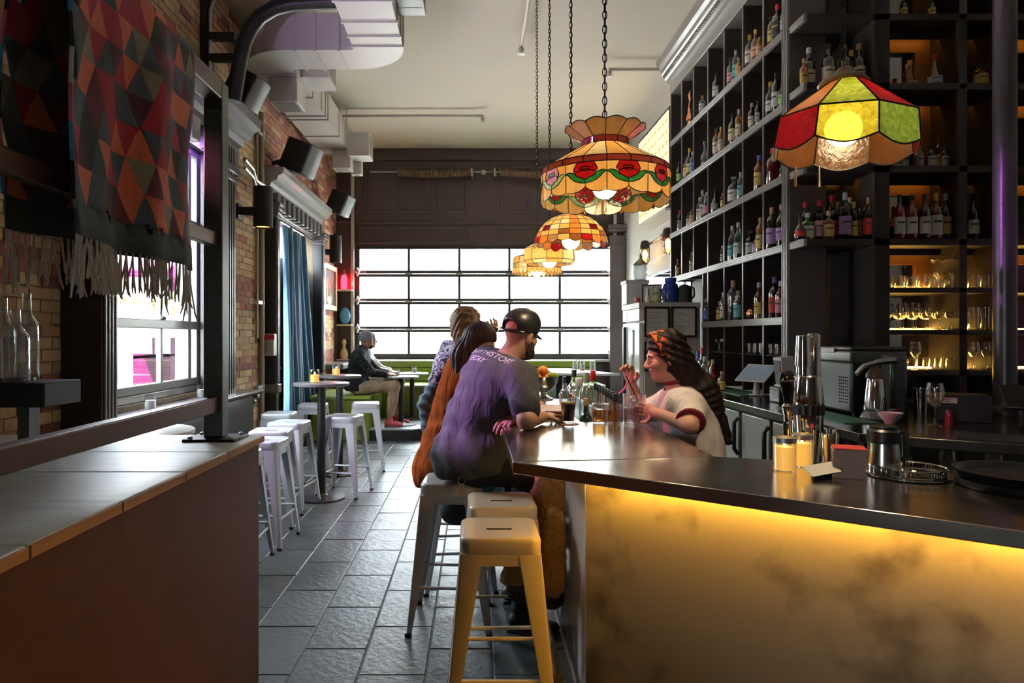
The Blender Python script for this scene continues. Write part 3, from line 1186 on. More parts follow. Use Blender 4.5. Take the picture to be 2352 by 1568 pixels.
# ================================================================ picture, corner shelves
YP0, YP1 = 11.5, 12.55
pz0, pz1 = 1.98, 2.78
pic = thing('framed_painting', 'cream framed dark figure painting on the brick wall', 'painting', (XL + 0.03, 12.0, pz0))
mb = MB()
for a, b, c, d in ((YP0, YP1, pz1 - 0.09, pz1), (YP0, YP1, pz0, pz0 + 0.09), (YP0, YP0 + 0.09, pz0 + 0.09, pz1 - 0.09), (YP1 - 0.09, YP1, pz0 + 0.09, pz1 - 0.09)):
    mb.box(XL + 0.012, XL + 0.07, a, b, c, d)
mb.build('frame', mat('frame_cream', (0.62, 0.52, 0.36), 0.4), pic, bevel=0.01)
MB().box(XL + 0.012, XL + 0.035, YP0 + 0.08, YP1 - 0.08, pz0 + 0.08, pz1 - 0.08).build('canvas', mat('canvas_dark', (0.03, 0.035, 0.035), 0.7, vary=0.7, scale=6), pic)
fg = MB()
for pts, r in (([(0.35, 0.14), (0.38, 0.3), (0.33, 0.42), (0.4, 0.56)], [0.03, 0.04, 0.05, 0.02]), ([(0.4, 0.56), (0.52, 0.4), (0.6, 0.58)], [0.02, 0.03, 0.015]), ([(0.55, 0.45), (0.62, 0.3), (0.75, 0.2)], [0.02, 0.03, 0.02])):
    fg.tube([(XL + 0.036, YP0 + u, pz0 + v) for u, v in pts], [q for q in r], 6)
for i, p in enumerate(fg.v):
    fg.v[i] = (XL + 0.036 + (p[0] - XL - 0.036) * 0.08, p[1], p[2])
fg.build('painted_figure', mat('painted_skin', (0.42, 0.2, 0.07), 0.7, vary=0.4, scale=20), pic)
fg = MB()
fg.sphere((XL + 0.036, YP0 + 0.55, pz0 + 0.17), (0.003, 0.16, 0.08), 12, 6)
fg.build('painted_cloth', mat('painted_cloth', (0.45, 0.4, 0.22), 0.7, vary=0.4, scale=20), pic)

cs = thing('corner_shelves', 'brown corner shelving with small white ledges left of the garage door', 'shelf', (-2.45, 12.6, 0.9))
MB().box(XL + 0.012, XL + 0.05, 12.58, 12.79, 0.9, 3.4).build('side_board', M_brown2, cs)
for py in (665, 745, 824):
    zz = ZY(py, 12.7)
    MB().box(XL + 0.05, -2.26, 12.55, 12.79, zz - 0.03, zz).build('ledge', mat('ledge_white', (0.55, 0.53, 0.5), 0.4), cs, bevel=0.006)
zz = ZY(665, 12.7)
rl = thing('red_lantern', 'small glowing red lantern on the upper corner ledge', 'lantern', (-2.42, 12.66, zz))
MB().lathe([(0.05, 0), (0.06, 0.02), (0.06, 0.2), (0.04, 0.26)], 12, (-2.42, 12.66, zz)).build('glass', emat('red_glow', (1, 0.01, 0.02), 14.0), rl)
MB().lathe([(0.045, 0.26), (0.05, 0.28), (0.02, 0.33), (0.008, 0.38)], 12, (-2.42, 12.66, zz)).build('cap', M_galv, rl)
light('red_lantern_light', 'POINT', (-2.3, 12.56, zz + 0.12), 2.5, (1, 0.03, 0.03), 0.05)
zz = ZY(745, 12.7)
o = MB().sphere((-2.4, 12.66, zz + 0.16), (0.10, 0.05, 0.16), 12, 8)
tag(o.build('blue_ornament', mat('ornament_blue', (0.1, 0.35, 0.7), 0.3, vary=0.5, scale=5)), 'small blue and white ornament on the middle corner ledge', 'ornament')
zz = ZY(824, 12.7)
o = MB().lathe([(0.06, 0), (0.08, 0.08), (0.055, 0.17), (0.03, 0.2), (0.03, 0.27), (0.045, 0.3), (0.03, 0.36), (0, 0.37)], 12, (-2.42, 12.66, zz))
tag(o.build('figurine', mat('figurine_cream', (0.6, 0.45, 0.25), 0.5)), 'small cream figurine on the lowest corner ledge', 'figurine')

# ================================================================ low wall with railing and blanket
ZP = 1.08
pw = thing('pony_wall', 'brown panelled half wall with a pale plank top at the left', 'half wall', (-1.6, 1.6, 0))
M_pw = mat('brown_panel', (0.07, 0.028, 0.016), 0.6, vary=0.35, scale=2.5, bump=0.03, spec=0.2)
MB().box(-2.3, -0.955, -1.2, 3.02, 0, ZP - 0.03).build('panel', M_pw, pw)
M_plank = mat('weathered_plank', (0.66, 0.71, 0.68), 0.4, vary=0.3, scale=3, stretch=(1.5, 22, 22), bump=0.12, bscale=8)
M_edge = mat('plank_edge', (0.30, 0.16, 0.06), 0.6, vary=0.3)
pj = [3.05, 2.60, 2.22, 1.82, 1.44, 1.05, 0.66, 0.27, -0.12]
for a, b in zip(pj[:-1], pj[1:]):
    MB().box(-2.32, -0.945, b + 0.002, a - 0.002, ZP - 0.028, ZP + random.uniform(-0.001, 0.001)).build('plank', M_plank, pw, bevel=0.003)
    MB().box(-0.945, -0.937, b + 0.003, a - 0.003, ZP - 0.03, ZP - 0.003).build('plank_edge', M_edge, pw, bevel=0.002)

M_post = mat('post_steel', (0.13, 0.16, 0.165), 0.42, 0.5, vary=0.35, scale=12, bump=0.05)
M_postb = mat('rail_steel', (0.11, 0.06, 0.045), 0.42, 0.4, vary=0.3, scale=6)
PXX, PYY = -1.105, 2.92
rl = thing('railing', 'dark steel post and rails standing on the half wall', 'railing', (PXX, PYY, ZP))
MB().box(PXX - 0.04, PXX + 0.04, PYY - 0.04, PYY + 0.04, ZP + 0.012, 2.6).build('post', M_post, rl, bevel=0.006)
MB().box(PXX - 0.11, PXX + 0.11, PYY - 0.09, PYY + 0.09, ZP, ZP + 0.012).build('base_plate', M_blacksteel, rl, bevel=0.003)
for sx in (-1, 1):
    for sy in (-1, 1):
        MB().lathe([(0.011, 0), (0.011, 0.008), (0.006, 0.01)], 6, (PXX + sx * 0.085, PYY + sy * 0.065, ZP + 0.012)).build('bolt', M_galv, rl)
MB().box(PXX - 0.04, PXX + 0.04, 0.3, PYY - 0.04, 2.52, 2.6).build('top_rail', M_postb, rl, bevel=0.006)
MB().box(PXX - 0.02, PXX + 0.02, 0.3, PYY - 0.04, 1.90, 1.96).build('middle_rail', M_postb, rl, bevel=0.005)
MB().box(PXX - 0.025, PXX + 0.025, 0.3, PYY - 0.04, 1.20, 1.265).build('lower_rail', M_postb, rl, bevel=0.005)

# blanket: tessellated in the woven triangles it shows
bk = thing('blanket', 'woven blanket of red orange and teal triangles hanging over the rail', 'blanket', (PXX, 2.15, 1.8))
BC = [mat('wool_' + nme, c, 0.95, vary=0.35, scale=60, bump=0.5, bscale=250, sheen=0.25) for nme, c in (
    ('black', (0.02, 0.027, 0.027)), ('teal', (0.06, 0.10, 0.11)), ('maroon', (0.15, 0.014, 0.025)), ('crimson', (0.46, 0.01, 0.035)),
    ('orange', (0.85, 0.17, 0.07)), ('olive', (0.30, 0.28, 0.18)), ('plum', (0.09, 0.018, 0.03)), ('slate', (0.09, 0.13, 0.17)))]
BW = [0, 1, 1, 2, 2, 3, 3, 3, 4, 4, 4, 5, 5, 6, 7, 7]
Y0b, Y1b = 1.72, 2.56


def blk(u, v):
    """u 0..1 along the rail (near to far), v = cloth length from the rail top, negative on the wall side"""
    y = Y0b + (Y1b - Y0b) * u
    side = 1 if v >= 0 else -1
    a = abs(v)
    lim = 0.07
    if a < lim:
        x = PXX + side * 0.052 * math.sin(a / lim * math.pi / 2)
        z = 2.605
    else:
        d = a - lim
        k = min(1, d / 0.35)
        x = PXX + side * (0.055 + 0.012 * k) + k * (0.022 * math.sin(9.5 * u + 1.5 * side) + 0.012 * math.sin(21 * u + 4 * d))
        z = 2.605 - d
    y += (0.022 * math.sin(7 * a + 1.0) if u < 0.5 else 0.012 * math.sin(9 * a)) * min(1, a * 3)
    z -= 0.02 * (u - 0.5) * (1 if side > 0 else 0) * min(1, a)
    return (x, y, z)


def blanket_side(side, L, nm):
    mb = MB()
    ncol, nrow = 9, 8
    band = 0.085
    rowh = (L - band) / nrow
    S = 4

    def tri(p, q, r):
        # subdivide a cloth triangle S x S
        idx = {}
        for i in range(S + 1):
            for j in range(S + 1 - i):
                w = (i / S, j / S)
                u = p[0] + (q[0] - p[0]) * w[0] + (r[0] - p[0]) * w[1]
                v = p[1] + (q[1] - p[1]) * w[0] + (r[1] - p[1]) * w[1]
                u = min(1, max(0, u))
                idx[i, j] = len(mb.v)
                mb.v.append(blk(u, side * v))
        for i in range(S):
            for j in range(S - i):
                mb.face((idx[i, j], idx[i + 1, j], idx[i, j + 1]))
                if i + j < S - 1:
                    mb.face((idx[i + 1, j], idx[i + 1, j + 1], idx[i, j + 1]))
    for rw in range(nrow):
        v0, v1 = rw * rowh, (rw + 1) * rowh
        sh = 0.5 * (rw % 2)
        for c in range(-1, ncol + 1):
            u0 = (c + sh) / ncol
            u1 = (c + 1 + sh) / ncol
            um = (u0 + u1) / 2
            if u1 <= 0.001 or u0 >= 0.999:
                continue
            mb.cur = random.choice(BW)
            tri((u0, v0), (u1, v0), (um, v1))
            un = um + 1 / ncol
            if um < 1:
                mb.cur = random.choice(BW)
                tri((um, v1), (u1, v0), (min(un, 1.0001), v1))
    mb.cur = 1
    for c in range(24):
        for d in range(2):
            q = [blk((c + a) / 24, side * (L - band + (d + b) * band / 2)) for a, b in ((0, 0), (1, 0), (1, 1), (0, 1))]
            mb.poly(q)
    o = mb.build(nm, BC, bk, angle=0, weld=0.0004)
    o.data.polygons.foreach_set('use_smooth', [True] * len(o.data.polygons))
    s = o.modifiers.new('thick', 'SOLIDIFY')
    s.thickness = 0.006
    # coloured binding on the near edge
    ed = MB()
    ecols = [mat('edge_' + k, c, 0.9) for k, c in (('blue', (0.03, 0.28, 0.5)), ('pink', (0.55, 0.18, 0.22)), ('dark', (0.03, 0.02, 0.03)), ('white', (0.5, 0.55, 0.5)))]
    N = 40
    for i in range(N):
        ed.cur = (3, 1, 0, 2, 3, 1, 0, 2)[int(i / N * 8)] if side > 0 else (0, 1, 2, 1, 0, 2, 1, 0)[int(i / N * 8)]
        a, b = blk(0, side * (0.06 + (L - band - 0.06) * i / N)), blk(0, side * (0.06 + (L - band - 0.06) * (i + 1) / N))
        ed.tube([a, b], 0.0055, 5)
    ed.build('edge_binding', ecols, bk)
    fr = MB()
    nf = 38
    for i in range(nf):
        p = Vector(blk((i + 0.5) / nf, side * L))
        ln = random.uniform(0.10, 0.15) + (0.05 if i in (0, 1, nf - 1, nf - 2) else 0)
        for q in range(2):
            a = Vector((random.gauss(0, 0.007), random.gauss(0, 0.014), 0))
            pts = [p + Vector((0, 0.004 * q, 0.004)), p + a * 0.4 + Vector((0, 0.004 * q, -ln * 0.4)), p + a + Vector((0, 0, -ln * 0.85)), p + a * 1.5 + Vector((0, 0.01 * (q - 0.5), -ln))]
            fr.tube(pts, [0.0026, 0.003, 0.0034, 0.0022], 5)
    fr.build('fringe', mat('fringe_wool', (0.78, 0.72, 0.62), 0.95, vary=0.25, scale=120, bump=0.4, bscale=300), bk)


blanket_side(1, 0.90, 'front_fall')
blanket_side(-1, 0.88, 'back_fall')

# ---- plank ledge with clear bottles (left edge)
lg = thing('plank_ledge', 'thick slate coloured plank ledge on a post carrying clear bottles', 'ledge', (-1.95, 2.42, 0))
MB().box(-2.3, -1.475, 2.34, 2.56, 1.275, 1.36).build('plank', mat('slate_plank', (0.025, 0.03, 0.036), 0.6, vary=0.3, scale=4, stretch=(2, 20, 20)), lg, bevel=0.005)
MB().box(-1.62, -1.58, 2.42, 2.48, 1.08, 1.275).build('post', M_post, lg)
MB().box(-2.28, -2.24, 2.42, 2.48, 1.08, 1.275).build('post', M_post, lg)
MB().cyl((-1.65, 2.46, 0), 0.06, 1.36, 1.372, 18).build('coaster', M_black, lg)
# ================================================================ bar counter
ZB = 1.07
bar = thing('bar_counter', 'angled bar counter with a stainless top and scuffed white front', 'bar', (0.7, 3.5, 0))
BT = [(0.137, 2.45), (2.6, 0.548), (2.6, 1.945), (0.90, 2.56), (0.905, 3.58), (0.56, 3.58), (0.56, 7.6), (0.137, 7.6)]
M_bartop = mat('bar_stainless', (0.58, 0.53, 0.47), 0.19, 1.0, vary=0.1, scale=5, stretch=(1, 1, 1), rvary=0.05, bump=0.012, bscale=9)
MB().prism(BT, ZB - 0.043, ZB).build('counter_top', M_bartop, bar, bevel=0.004)
dv = Vector((0.7917, -0.6109))
# seam weld between the straight and the angled part
MB().tube([(0.15, 2.455, ZB + 0.0004), (0.5, 2.49, ZB + 0.0004), (0.895, 2.565, ZB + 0.0004)], 0.0016, 5).build('weld_seam', M_chrome, bar)
c0 = Vector((0.437, 2.69))
c1 = c0 + dv * 2.75
nv = Vector((0.6109, 0.7917))


def bar_front_mat():
    m, nt, b, out = _nt('bar_front_white')
    L = nt.links
    tc = nt.nodes.new('ShaderNodeTexCoord')
    n1 = nt.nodes.new('ShaderNodeTexNoise')
    n1.inputs['Scale'].default_value = 2.2
    n1.inputs['Detail'].default_value = 5
    n2 = nt.nodes.new('ShaderNodeTexNoise')
    n2.inputs['Scale'].default_value = 9
    n2.inputs['Detail'].default_value = 8
    for n in (n1, n2):
        L.new(tc.outputs['Object'], n.inputs['Vector'])
    cr = nt.nodes.new('ShaderNodeValToRGB')
    cr.color_ramp.elements[0].position = 0.32
    cr.color_ramp.elements[0].color = (0.11, 0.095, 0.08, 1)
    cr.color_ramp.elements[1].position = 0.5
    cr.color_ramp.elements[1].color = (0.33, 0.31, 0.28, 1)
    mx = nt.nodes.new('ShaderNodeMath')
    mx.operation = 'MULTIPLY_ADD'
    mx.inputs[1].default_value = 0.45
    L.new(n2.outputs['Fac'], mx.inputs[0])
    ad = nt.nodes.new('ShaderNodeMath')
    ad.operation = 'MULTIPLY'
    ad.inputs[1].default_value = 0.55
    L.new(n1.outputs['Fac'], ad.inputs[0])
    L.new(ad.outputs[0], mx.inputs[2])
    L.new(mx.outputs[0], cr.inputs[0])
    L.new(cr.outputs[0], b.inputs['Base Color'])
    b.inputs['Roughness'].default_value = 0.38
    bp = nt.nodes.new('ShaderNodeBump')
    bp.inputs['Strength'].default_value = 0.08
    bp.inputs['Distance'].default_value = 0.01
    L.new(n2.outputs['Fac'], bp.inputs['Height'])
    L.new(bp.outputs[0], b.inputs['Normal'])
    return m


M_bfront = bar_front_mat()
pf = MB()
q = [c0, c1, c1 + nv * 0.08, c0 + nv * 0.08]
pf.prism([tuple(p) for p in q], 0.0, ZB - 0.043)
pf.build('front_panel', M_bfront, bar, bevel=0.004)
mb = MB()
mb.box(0.437, 0.52, 2.70, 7.55, 0.0, ZB - 0.043)
mb.build('side_panel', mat('bar_side_gloss', (0.62, 0.58, 0.54), 0.22, vary=0.12, scale=2, stretch=(1, 9, 0.6), coat=0.3, bump=0.04, bscale=4), bar, bevel=0.004)
MB().tube([(0.34, 2.75, 0.14), (0.34, 7.5, 0.14)], 0.022, 10).build('foot_rail', mat('brass', (0.6, 0.36, 0.14), 0.25, 1.0), bar)
M_led = emat('led_amber', (1.0, 0.46, 0.035), 110.0)
a = c0 - nv * 0.05
b = c1 - nv * 0.05
MB().beam((a.x, a.y, ZB - 0.055), (b.x, b.y, ZB - 0.055), 0.012, 0.008, (0, 0, 1)).build('led_strip', M_led, bar)
MB().box(0.412, 0.422, 2.72, 4.6, ZB - 0.06, ZB - 0.052).build('led_strip', emat('led_amber_dim', (1.0, 0.6, 0.16), 7.0), bar)

# lowered working well behind the straight part
well = thing('speed_well', 'dark stainless bottle well behind the bar counter', 'sink', (0.78, 5.2, 0))
MB().box(0.565, 1.0, 3.6, 7.2, 0.0, 0.86).build('cabinet', mat('well_black', (0.02, 0.02, 0.021), 0.35, 0.4), well)
mb = MB()
mb.box(0.565, 0.585, 3.6, 7.2, 0.86, 0.93)
mb.box(0.98, 1.0, 3.6, 7.2, 0.86, 0.93)
mb.box(0.585, 0.98, 3.6, 3.615, 0.86, 0.93)
mb.build('rim', M_steel, well)

# white side counter near the garage door
wc = thing('side_counter', 'small white counter carrying three votive candles behind the bar', 'counter', (1.35, 8.9, 0))
wz = 1.07
MB().prism([(1.0, 9.6), (0.98, 8.35), (1.76, 8.25), (1.3, 9.6)], wz - 0.03, wz).build('top', mat('white_laminate', (0.75, 0.75, 0.74), 0.2), wc, bevel=0.004)
MB().box(1.05, 1.25, 8.8, 9.5, 0, wz - 0.03).build('cabinet', M_black, wc)

# ================================================================ back bar counter
ZK = 1.02
bk_ = thing('back_bar', 'stainless back bar counter with grey cooler doors below', 'counter', (2.3, 5.2, 0))
KT = [(1.98, 7.46), (1.98, 3.52), (3.45, 2.53), (4.85, 2.53), (4.85, 5.14), (2.5, 5.14), (2.5, 7.46)]
MB().prism(list(reversed(KT)), ZK - 0.05, ZK).build('counter_top', mat('back_steel', (0.30, 0.29, 0.28), 0.2, 1.0, vary=0.15, scale=20, rvary=0.06), bk_, bevel=0.004)
M_cool = mat('cooler_door', (0.33, 0.34, 0.32), 0.38, 0.55, vary=0.2, scale=4, bump=0.05)
MB().box(2.06, 2.5, 3.75, 7.4, 0.0, ZK - 0.05).build('cabinet', M_black, bk_)
edges_ = [7.3, 6.75, 6.24, 5.72, 5.2, 4.66, 4.2, 3.8]
for i in range(7):
    a, b = edges_[i], edges_[i + 1]
    dd = MB().box(2.02, 2.055, b + 0.03, a - 0.03, 0.12, ZK - 0.075).build('door', M_cool, bk_, bevel=0.01)
    MB().tube([(2.015, b + 0.02, 0.62), (1.985, b + 0.02, 0.66), (1.985, b + 0.02, 0.86), (2.015, b + 0.02, 0.9)], 0.016, 8).build('handle', M_black, dd)
kv = Vector((0.83, -0.558))
kn = Vector((0.558, 0.83))
s0 = Vector((2.02, 3.60))
q = [s0 + kn * 0.32, s0 + kn * 0.32 + kv * 1.75, s0 + kn * 0.36 + kv * 1.75, s0 + kn * 0.36]
MB().prism([tuple(p) for p in q], 0, ZK - 0.06).build('recess_back', M_black, bk_)
q = [s0 + kv * 0.02, s0 + kv * 1.7, s0 + kn * 0.32 + kv * 1.7, s0 + kn * 0.32 + kv * 0.02]
MB().prism([tuple(p) for p in q], 0.74, 0.76).build('glass_shelf', M_steel, bk_)
MB().prism([tuple(p) for p in q], 0.0, 0.2).build('recess_base', M_black, bk_)
for t in (0.0, 1.72):
    q = [s0 + kv * t, s0 + kv * (t + 0.03), s0 + kn * 0.32 + kv * (t + 0.03), s0 + kn * 0.32 + kv * t]
    MB().prism([tuple(p) for p in q], 0, ZK - 0.05).build('recess_side', M_steel, bk_)

# ================================================================ tall bottle shelves along the right wall
XS = 2.5
DIV = [XS * r for r in (3.484, 3.301, 3.124, 2.931, 2.741, 2.550, 2.369, 2.199)]
LEV = [4.0, 3.404, 2.825, 2.264, 1.674]
M_shelf = mat('shelf_dark_brown', (0.018, 0.010, 0.009), 0.6, vary=0.2, scale=6)
M_fascia = mat('shelf_fascia', (0.24, 0.215, 0.205), 0.3, vary=0.08, scale=4, coat=0.25)
M_upr = mat('shelf_upright', (0.105, 0.085, 0.088), 0.32, vary=0.1, scale=4, coat=0.2)
sh = thing('bottle_shelves', 'tall dark shelving of square cubbies along the right wall', 'shelving', (2.65, 7.0, 1.02))
MB().box(2.785, 2.799, 5.5, 8.73, 1.02, 4.62).build('back_panel', M_shelf, sh)
for i, y in enumerate(DIV):
    zb = 1.021 if y < 7.6 else LEV[3] - 0.05
    if i == len(DIV) - 1:
        u = MB().box(XS - 0.01, 2.785, y - 0.09, y + 0.02, 1.021, 4.62).build('upright', M_upr, sh, bevel=0.003)
        mb = MB()
        for k in range(4):
            yy = y - 0.085 + 0.027 * k
            mb.box(XS - 0.024, XS - 0.01, yy, yy + 0.014, 1.021, 4.62)
        mb.build('flutes', M_fascia, u, bevel=0.002)
    else:
        u = MB().box(XS + 0.012, 2.785, y - 0.014, y + 0.014, zb, 4.62).build('upright', M_shelf, sh)
        MB().box(XS + 0.002, XS + 0.012, y - 0.015, y + 0.015, zb, 4.62).build('front_edge', M_upr, u, bevel=0.002)
MB().box(XS + 0.006, 2.785, 7.49, 7.51, 1.021, LEV[3]).build('upright', M_upr, sh)
for z in LEV:
    yf = 7.5 if z < 2 else 8.72
    bd = MB().box(XS + 0.02, 2.785, 5.52, yf, z - 0.03, z).build('shelf_board', M_shelf, sh)
    mb = MB()
    mb.box(XS - 0.004, XS + 0.02, 5.52, yf, z - 0.06, z + 0.002)
    for k in range(3):
        mb.box(XS - 0.01, XS - 0.004, 5.52, yf, z - 0.055 + 0.02 * k, z - 0.045 + 0.02 * k)
    mb.build('shelf_edge', M_fascia, bd, bevel=0.002)
MB().box(XS - 0.004, 2.785, 5.42, 8.73, 4.6, 4.76).build('top_fascia', M_fascia, sh, bevel=0.006)
CP = [(0, 0), (0.03, 0.0), (0.04, 0.04), (0.07, 0.05), (0.075, 0.09), (0.11, 0.11), (0.115, 0.16), (0.15, 0.19), (0.17, 0.25), (0.175, 0.272), (-0.29, 0.272), (-0.29, 0)]
MB().extrude(CP, (XS, 5.25, 4.755), (XS, 8.76, 4.755), (-1, 0, 0)).build('cornice', M_fascia, sh, angle=20)
mb = MB()
y = 5.3
while y < 8.72:
    mb.box(XS - 0.093, XS - 0.07, y, y + 0.026, 4.815, 4.85)
    y += 0.05
mb.build('dentil_band', M_fascia, sh)['kind'] = 'stuff'

# ---- shelves facing the camera in the corner
YK = 5.16
fs = thing('corner_bar_shelves', 'dark mirrored corner shelving with amber lit glass shelves', 'shelving', (3.5, 5.3, 1.02))
XE = 4.7
M_mirror = mat('dark_mirror', (0.33, 0.31, 0.29), 0.04, 1.0, vary=0.02)
UPR = [(3.02, 3.14), (3.665, 3.725), (3.93, 4.0), (4.64, 4.7)]
for a, b in UPR:
    MB().box(a, b, YK, 5.52, ZK + 0.001, 4.98).build('upright', M_shelf, fs, bevel=0.003)
LK = [2.257, 2.81, 3.435, 3.96, 4.5]
for z in LK:
    MB().box(2.515, XE, YK, 5.5, z - 0.05, z).build('shelf_board', M_shelf, fs, bevel=0.003)
    mb = MB()
    mb.box(2.49, 2.515, YK, 5.39, z - 0.055, z + 0.002)
    for k in range(3):
        mb.box(2.484, 2.49, YK, 5.39, z - 0.05 + 0.018 * k, z - 0.041 + 0.018 * k)
    mb.build('shelf_edge', M_fascia, fs, bevel=0.002)
LG = [1.889, 1.57, 1.263]
for z in LG:
    MB().box(3.14, XE, YK, 5.5, z - 0.04, z).build('shelf_board', M_shelf, fs, bevel=0.003)
MB().box(2.80, XE, 5.51, 5.53, ZK + 0.001, 4.98).build('mirror', M_mirror, fs)
MB().box(2.52, 2.99, 5.485, 5.50, ZK + 0.001, 4.98).build('mirror', M_mirror, fs)
M_wood = mat('amber_wood', (0.16, 0.065, 0.02), 0.5, vary=0.2)
M_ledA = emat('shelf_led', (1.0, 0.55, 0.10), 40.0)
M_ledB = emat('shelf_led_dim', (1.0, 0.45, 0.06), 6.0)
BAY = [(3.14, 3.665), (3.725, 3.93), (4.0, 4.64)]
for bi, (a, b) in enumerate(BAY):
    for z in LG:
        MB().box(a + 0.01, b - 0.01, 5.46, 5.49, z + 0.001, z + 0.012).build('led_strip', M_ledA, fs)
    for z in LK[:4]:
        MB().box(a + 0.02, b - 0.02, 5.40, 5.42, z - 0.06, z - 0.051).build('led_strip', M_ledB, fs)
        MB().box(a, b, 5.375, 5.39, z - 0.10, z - 0.05).build('led_valance', M_shelf, fs)
    # wooden back frame of each cubby
    zz = [ZK] + sorted(LG + LK)
    for z0, z1 in zip(zz[3:-1], zz[4:]):
        mb = MB()
        mb.box(a, b, 5.49, 5.508, z1 - 0.16, z1 - 0.05)
        mb.box(b - 0.12, b, 5.49, 5.508, z0, z1 - 0.16)
        mb.build('back_frame', M_wood, fs)
MB().box(2.54, 2.98, 5.40, 5.42, LK[1] - 0.06, LK[1] - 0.051).build('led_strip', M_ledB, fs)
MB().box(2.52, 2.99, 5.375, 5.39, LK[1] - 0.10, LK[1] - 0.05).build('led_valance', M_shelf, fs)
MB().box(2.8, XE, 5.2, 5.5, 4.98, 5.029).build('top_board', M_shelf, fs)

# ---- round steel column
Yc = 4.35
xc = XY(2308, Yc)
colm = thing('column', 'slender round iron column in front of the lit shelves', 'column', (xc, Yc, 0))
MB().cyl((xc, Yc, 0), 0.065, ZK + 0.001, ZC - 0.001, 24).build('shaft', mat('column_iron', (0.09, 0.07, 0.085), 0.3, 0.3, vary=0.2, scale=20, bump=0.12, bscale=60), colm)
MB().lathe([(0.09, 0), (0.09, 0.03), (0.07, 0.06)], 24, (xc, Yc, ZK + 0.002)).build('collar', M_blacksteel, colm)

# ================================================================ right wall beyond the shelves
# lit menu box
mbx = thing('menu_lightbox', 'backlit cream menu board on the right wall above the cage lamps', 'menu board', (2.6, 9.9, 3.2))
ly0, ly1, lz0, lz1 = 9.05, 10.75, 3.22, 4.58
MB().box(2.585, XR - 0.002, ly0, ly1, lz0, lz1).build('case', M_black, mbx, bevel=0.006)
M_lit = emat('lit_panel', (1.0, 0.80, 0.42), 1.15)
M_ink = emat('menu_ink', (1.0, 0.62, 0.22), 0.75)
n3 = 3
for k in range(n3):
    a = ly0 + 0.04 + k * (ly1 - ly0 - 0.05) / n3
    b = ly0 + (k + 1) * (ly1 - ly0 - 0.05) / n3
    pn = MB().box(2.575, 2.586, a, b, lz0 + 0.05, lz1 - 0.05).build('lit_panel', M_lit, mbx)
    mk = MB()
    for r_ in range(8):
        for c in range(3):
            yy = a + (b - a) * (c + 0.5) / 3
            zz = lz0 + 0.16 + r_ * 0.148
            mk.sphere((2.575, yy, zz), (0.002, 0.055 + 0.02 * random.random(), 0.022 + 0.012 * random.random()), 8, 4)
    mk.build('menu_print', M_ink, pn)
MB().box(2.52, XR - 0.002, ly0 - 0.02, ly1 + 0.02, lz0 - 0.03, lz0).build('ledge', M_white, mbx, bevel=0.004)

# cage lamps on a pipe
cg = thing('cage_lamps', 'pair of glowing amber cage lamps on a copper pipe', 'wall lamp', (2.7, 9.7, 2.85))
pz = 2.93
MB().tube([(2.68, 8.78, pz), (2.68, 10.65, pz)], 0.022, 8).build('pipe', mat('copper_pipe', (0.35, 0.2, 0.12), 0.35, 0.8), cg)
MB().tube([(2.70, 8.75, pz - 0.22), (2.70, 9.4, pz - 0.24), (2.70, 10.5, pz - 0.28)], 0.008, 6).build('cable', M_black, cg)
for yy in (9.75, 8.85):
    MB().box(2.66, XR - 0.002, yy - 0.06, yy + 0.06, pz - 0.05, pz + 0.05).build('pipe_box', mat('copper_box', (0.4, 0.16, 0.07), 0.4, 0.6), cg, bevel=0.006)
for yy in (10.42, 9.18):
    c = (2.60, yy, pz)
    hd = MB().lathe([(0.03, 0.05), (0.06, 0.03), (0.075, -0.04), (0.07, -0.07)], 14, c, cap=False).build('lamp_head', M_blacksteel, cg)
    MB().sphere((2.60, yy, pz - 0.17), (0.04, 0.04, 0.075), 12, 8).build('bulb', emat('amber_bulb', (1.0, 0.62, 0.2), 22.0), hd)
    MB().lathe([(0.065, -0.07), (0.068, -0.25), (0.045, -0.29), (0.0, -0.30)], 14, c, cap=False).build('jar', glass('amber_jar', (1.0, 0.75, 0.45)), hd)
    m = MB()
    for k in range(8):
        an = k * math.pi / 4
        m.tube([(c[0] + 0.073 * math.cos(an), c[1] + 0.073 * math.sin(an), pz - 0.06), (c[0] + 0.075 * math.cos(an), c[1] + 0.075 * math.sin(an), pz - 0.25), (c[0] + 0.03 * math.cos(an), c[1] + 0.03 * math.sin(an), pz - 0.31)], 0.004, 5)
    for zz in (-0.13, -0.2):
        m.tube([(c[0] + 0.075 * math.cos(t * math.pi / 8), c[1] + 0.075 * math.sin(t * math.pi / 8), pz + zz) for t in range(16)], 0.004, 5, closed=True)
    m.build('cage', M_blacksteel, hd)

# wall mirror behind the cooler
wm = thing('wall_mirror', 'long low mirror on the right wall above the cooler', 'mirror', (XR - 0.03, 10.0, 1.9))
MB().box(XR - 0.03, XR - 0.002, 8.76, 12.2, 1.75, 2.45).build('glass', mat('mirror_silver', (0.7, 0.72, 0.72), 0.03, 1.0, vary=0.02), wm)
MB().box(XR - 0.04, XR - 0.002, 8.76, 12.2, 2.45, 2.49).build('frame', M_black, wm)

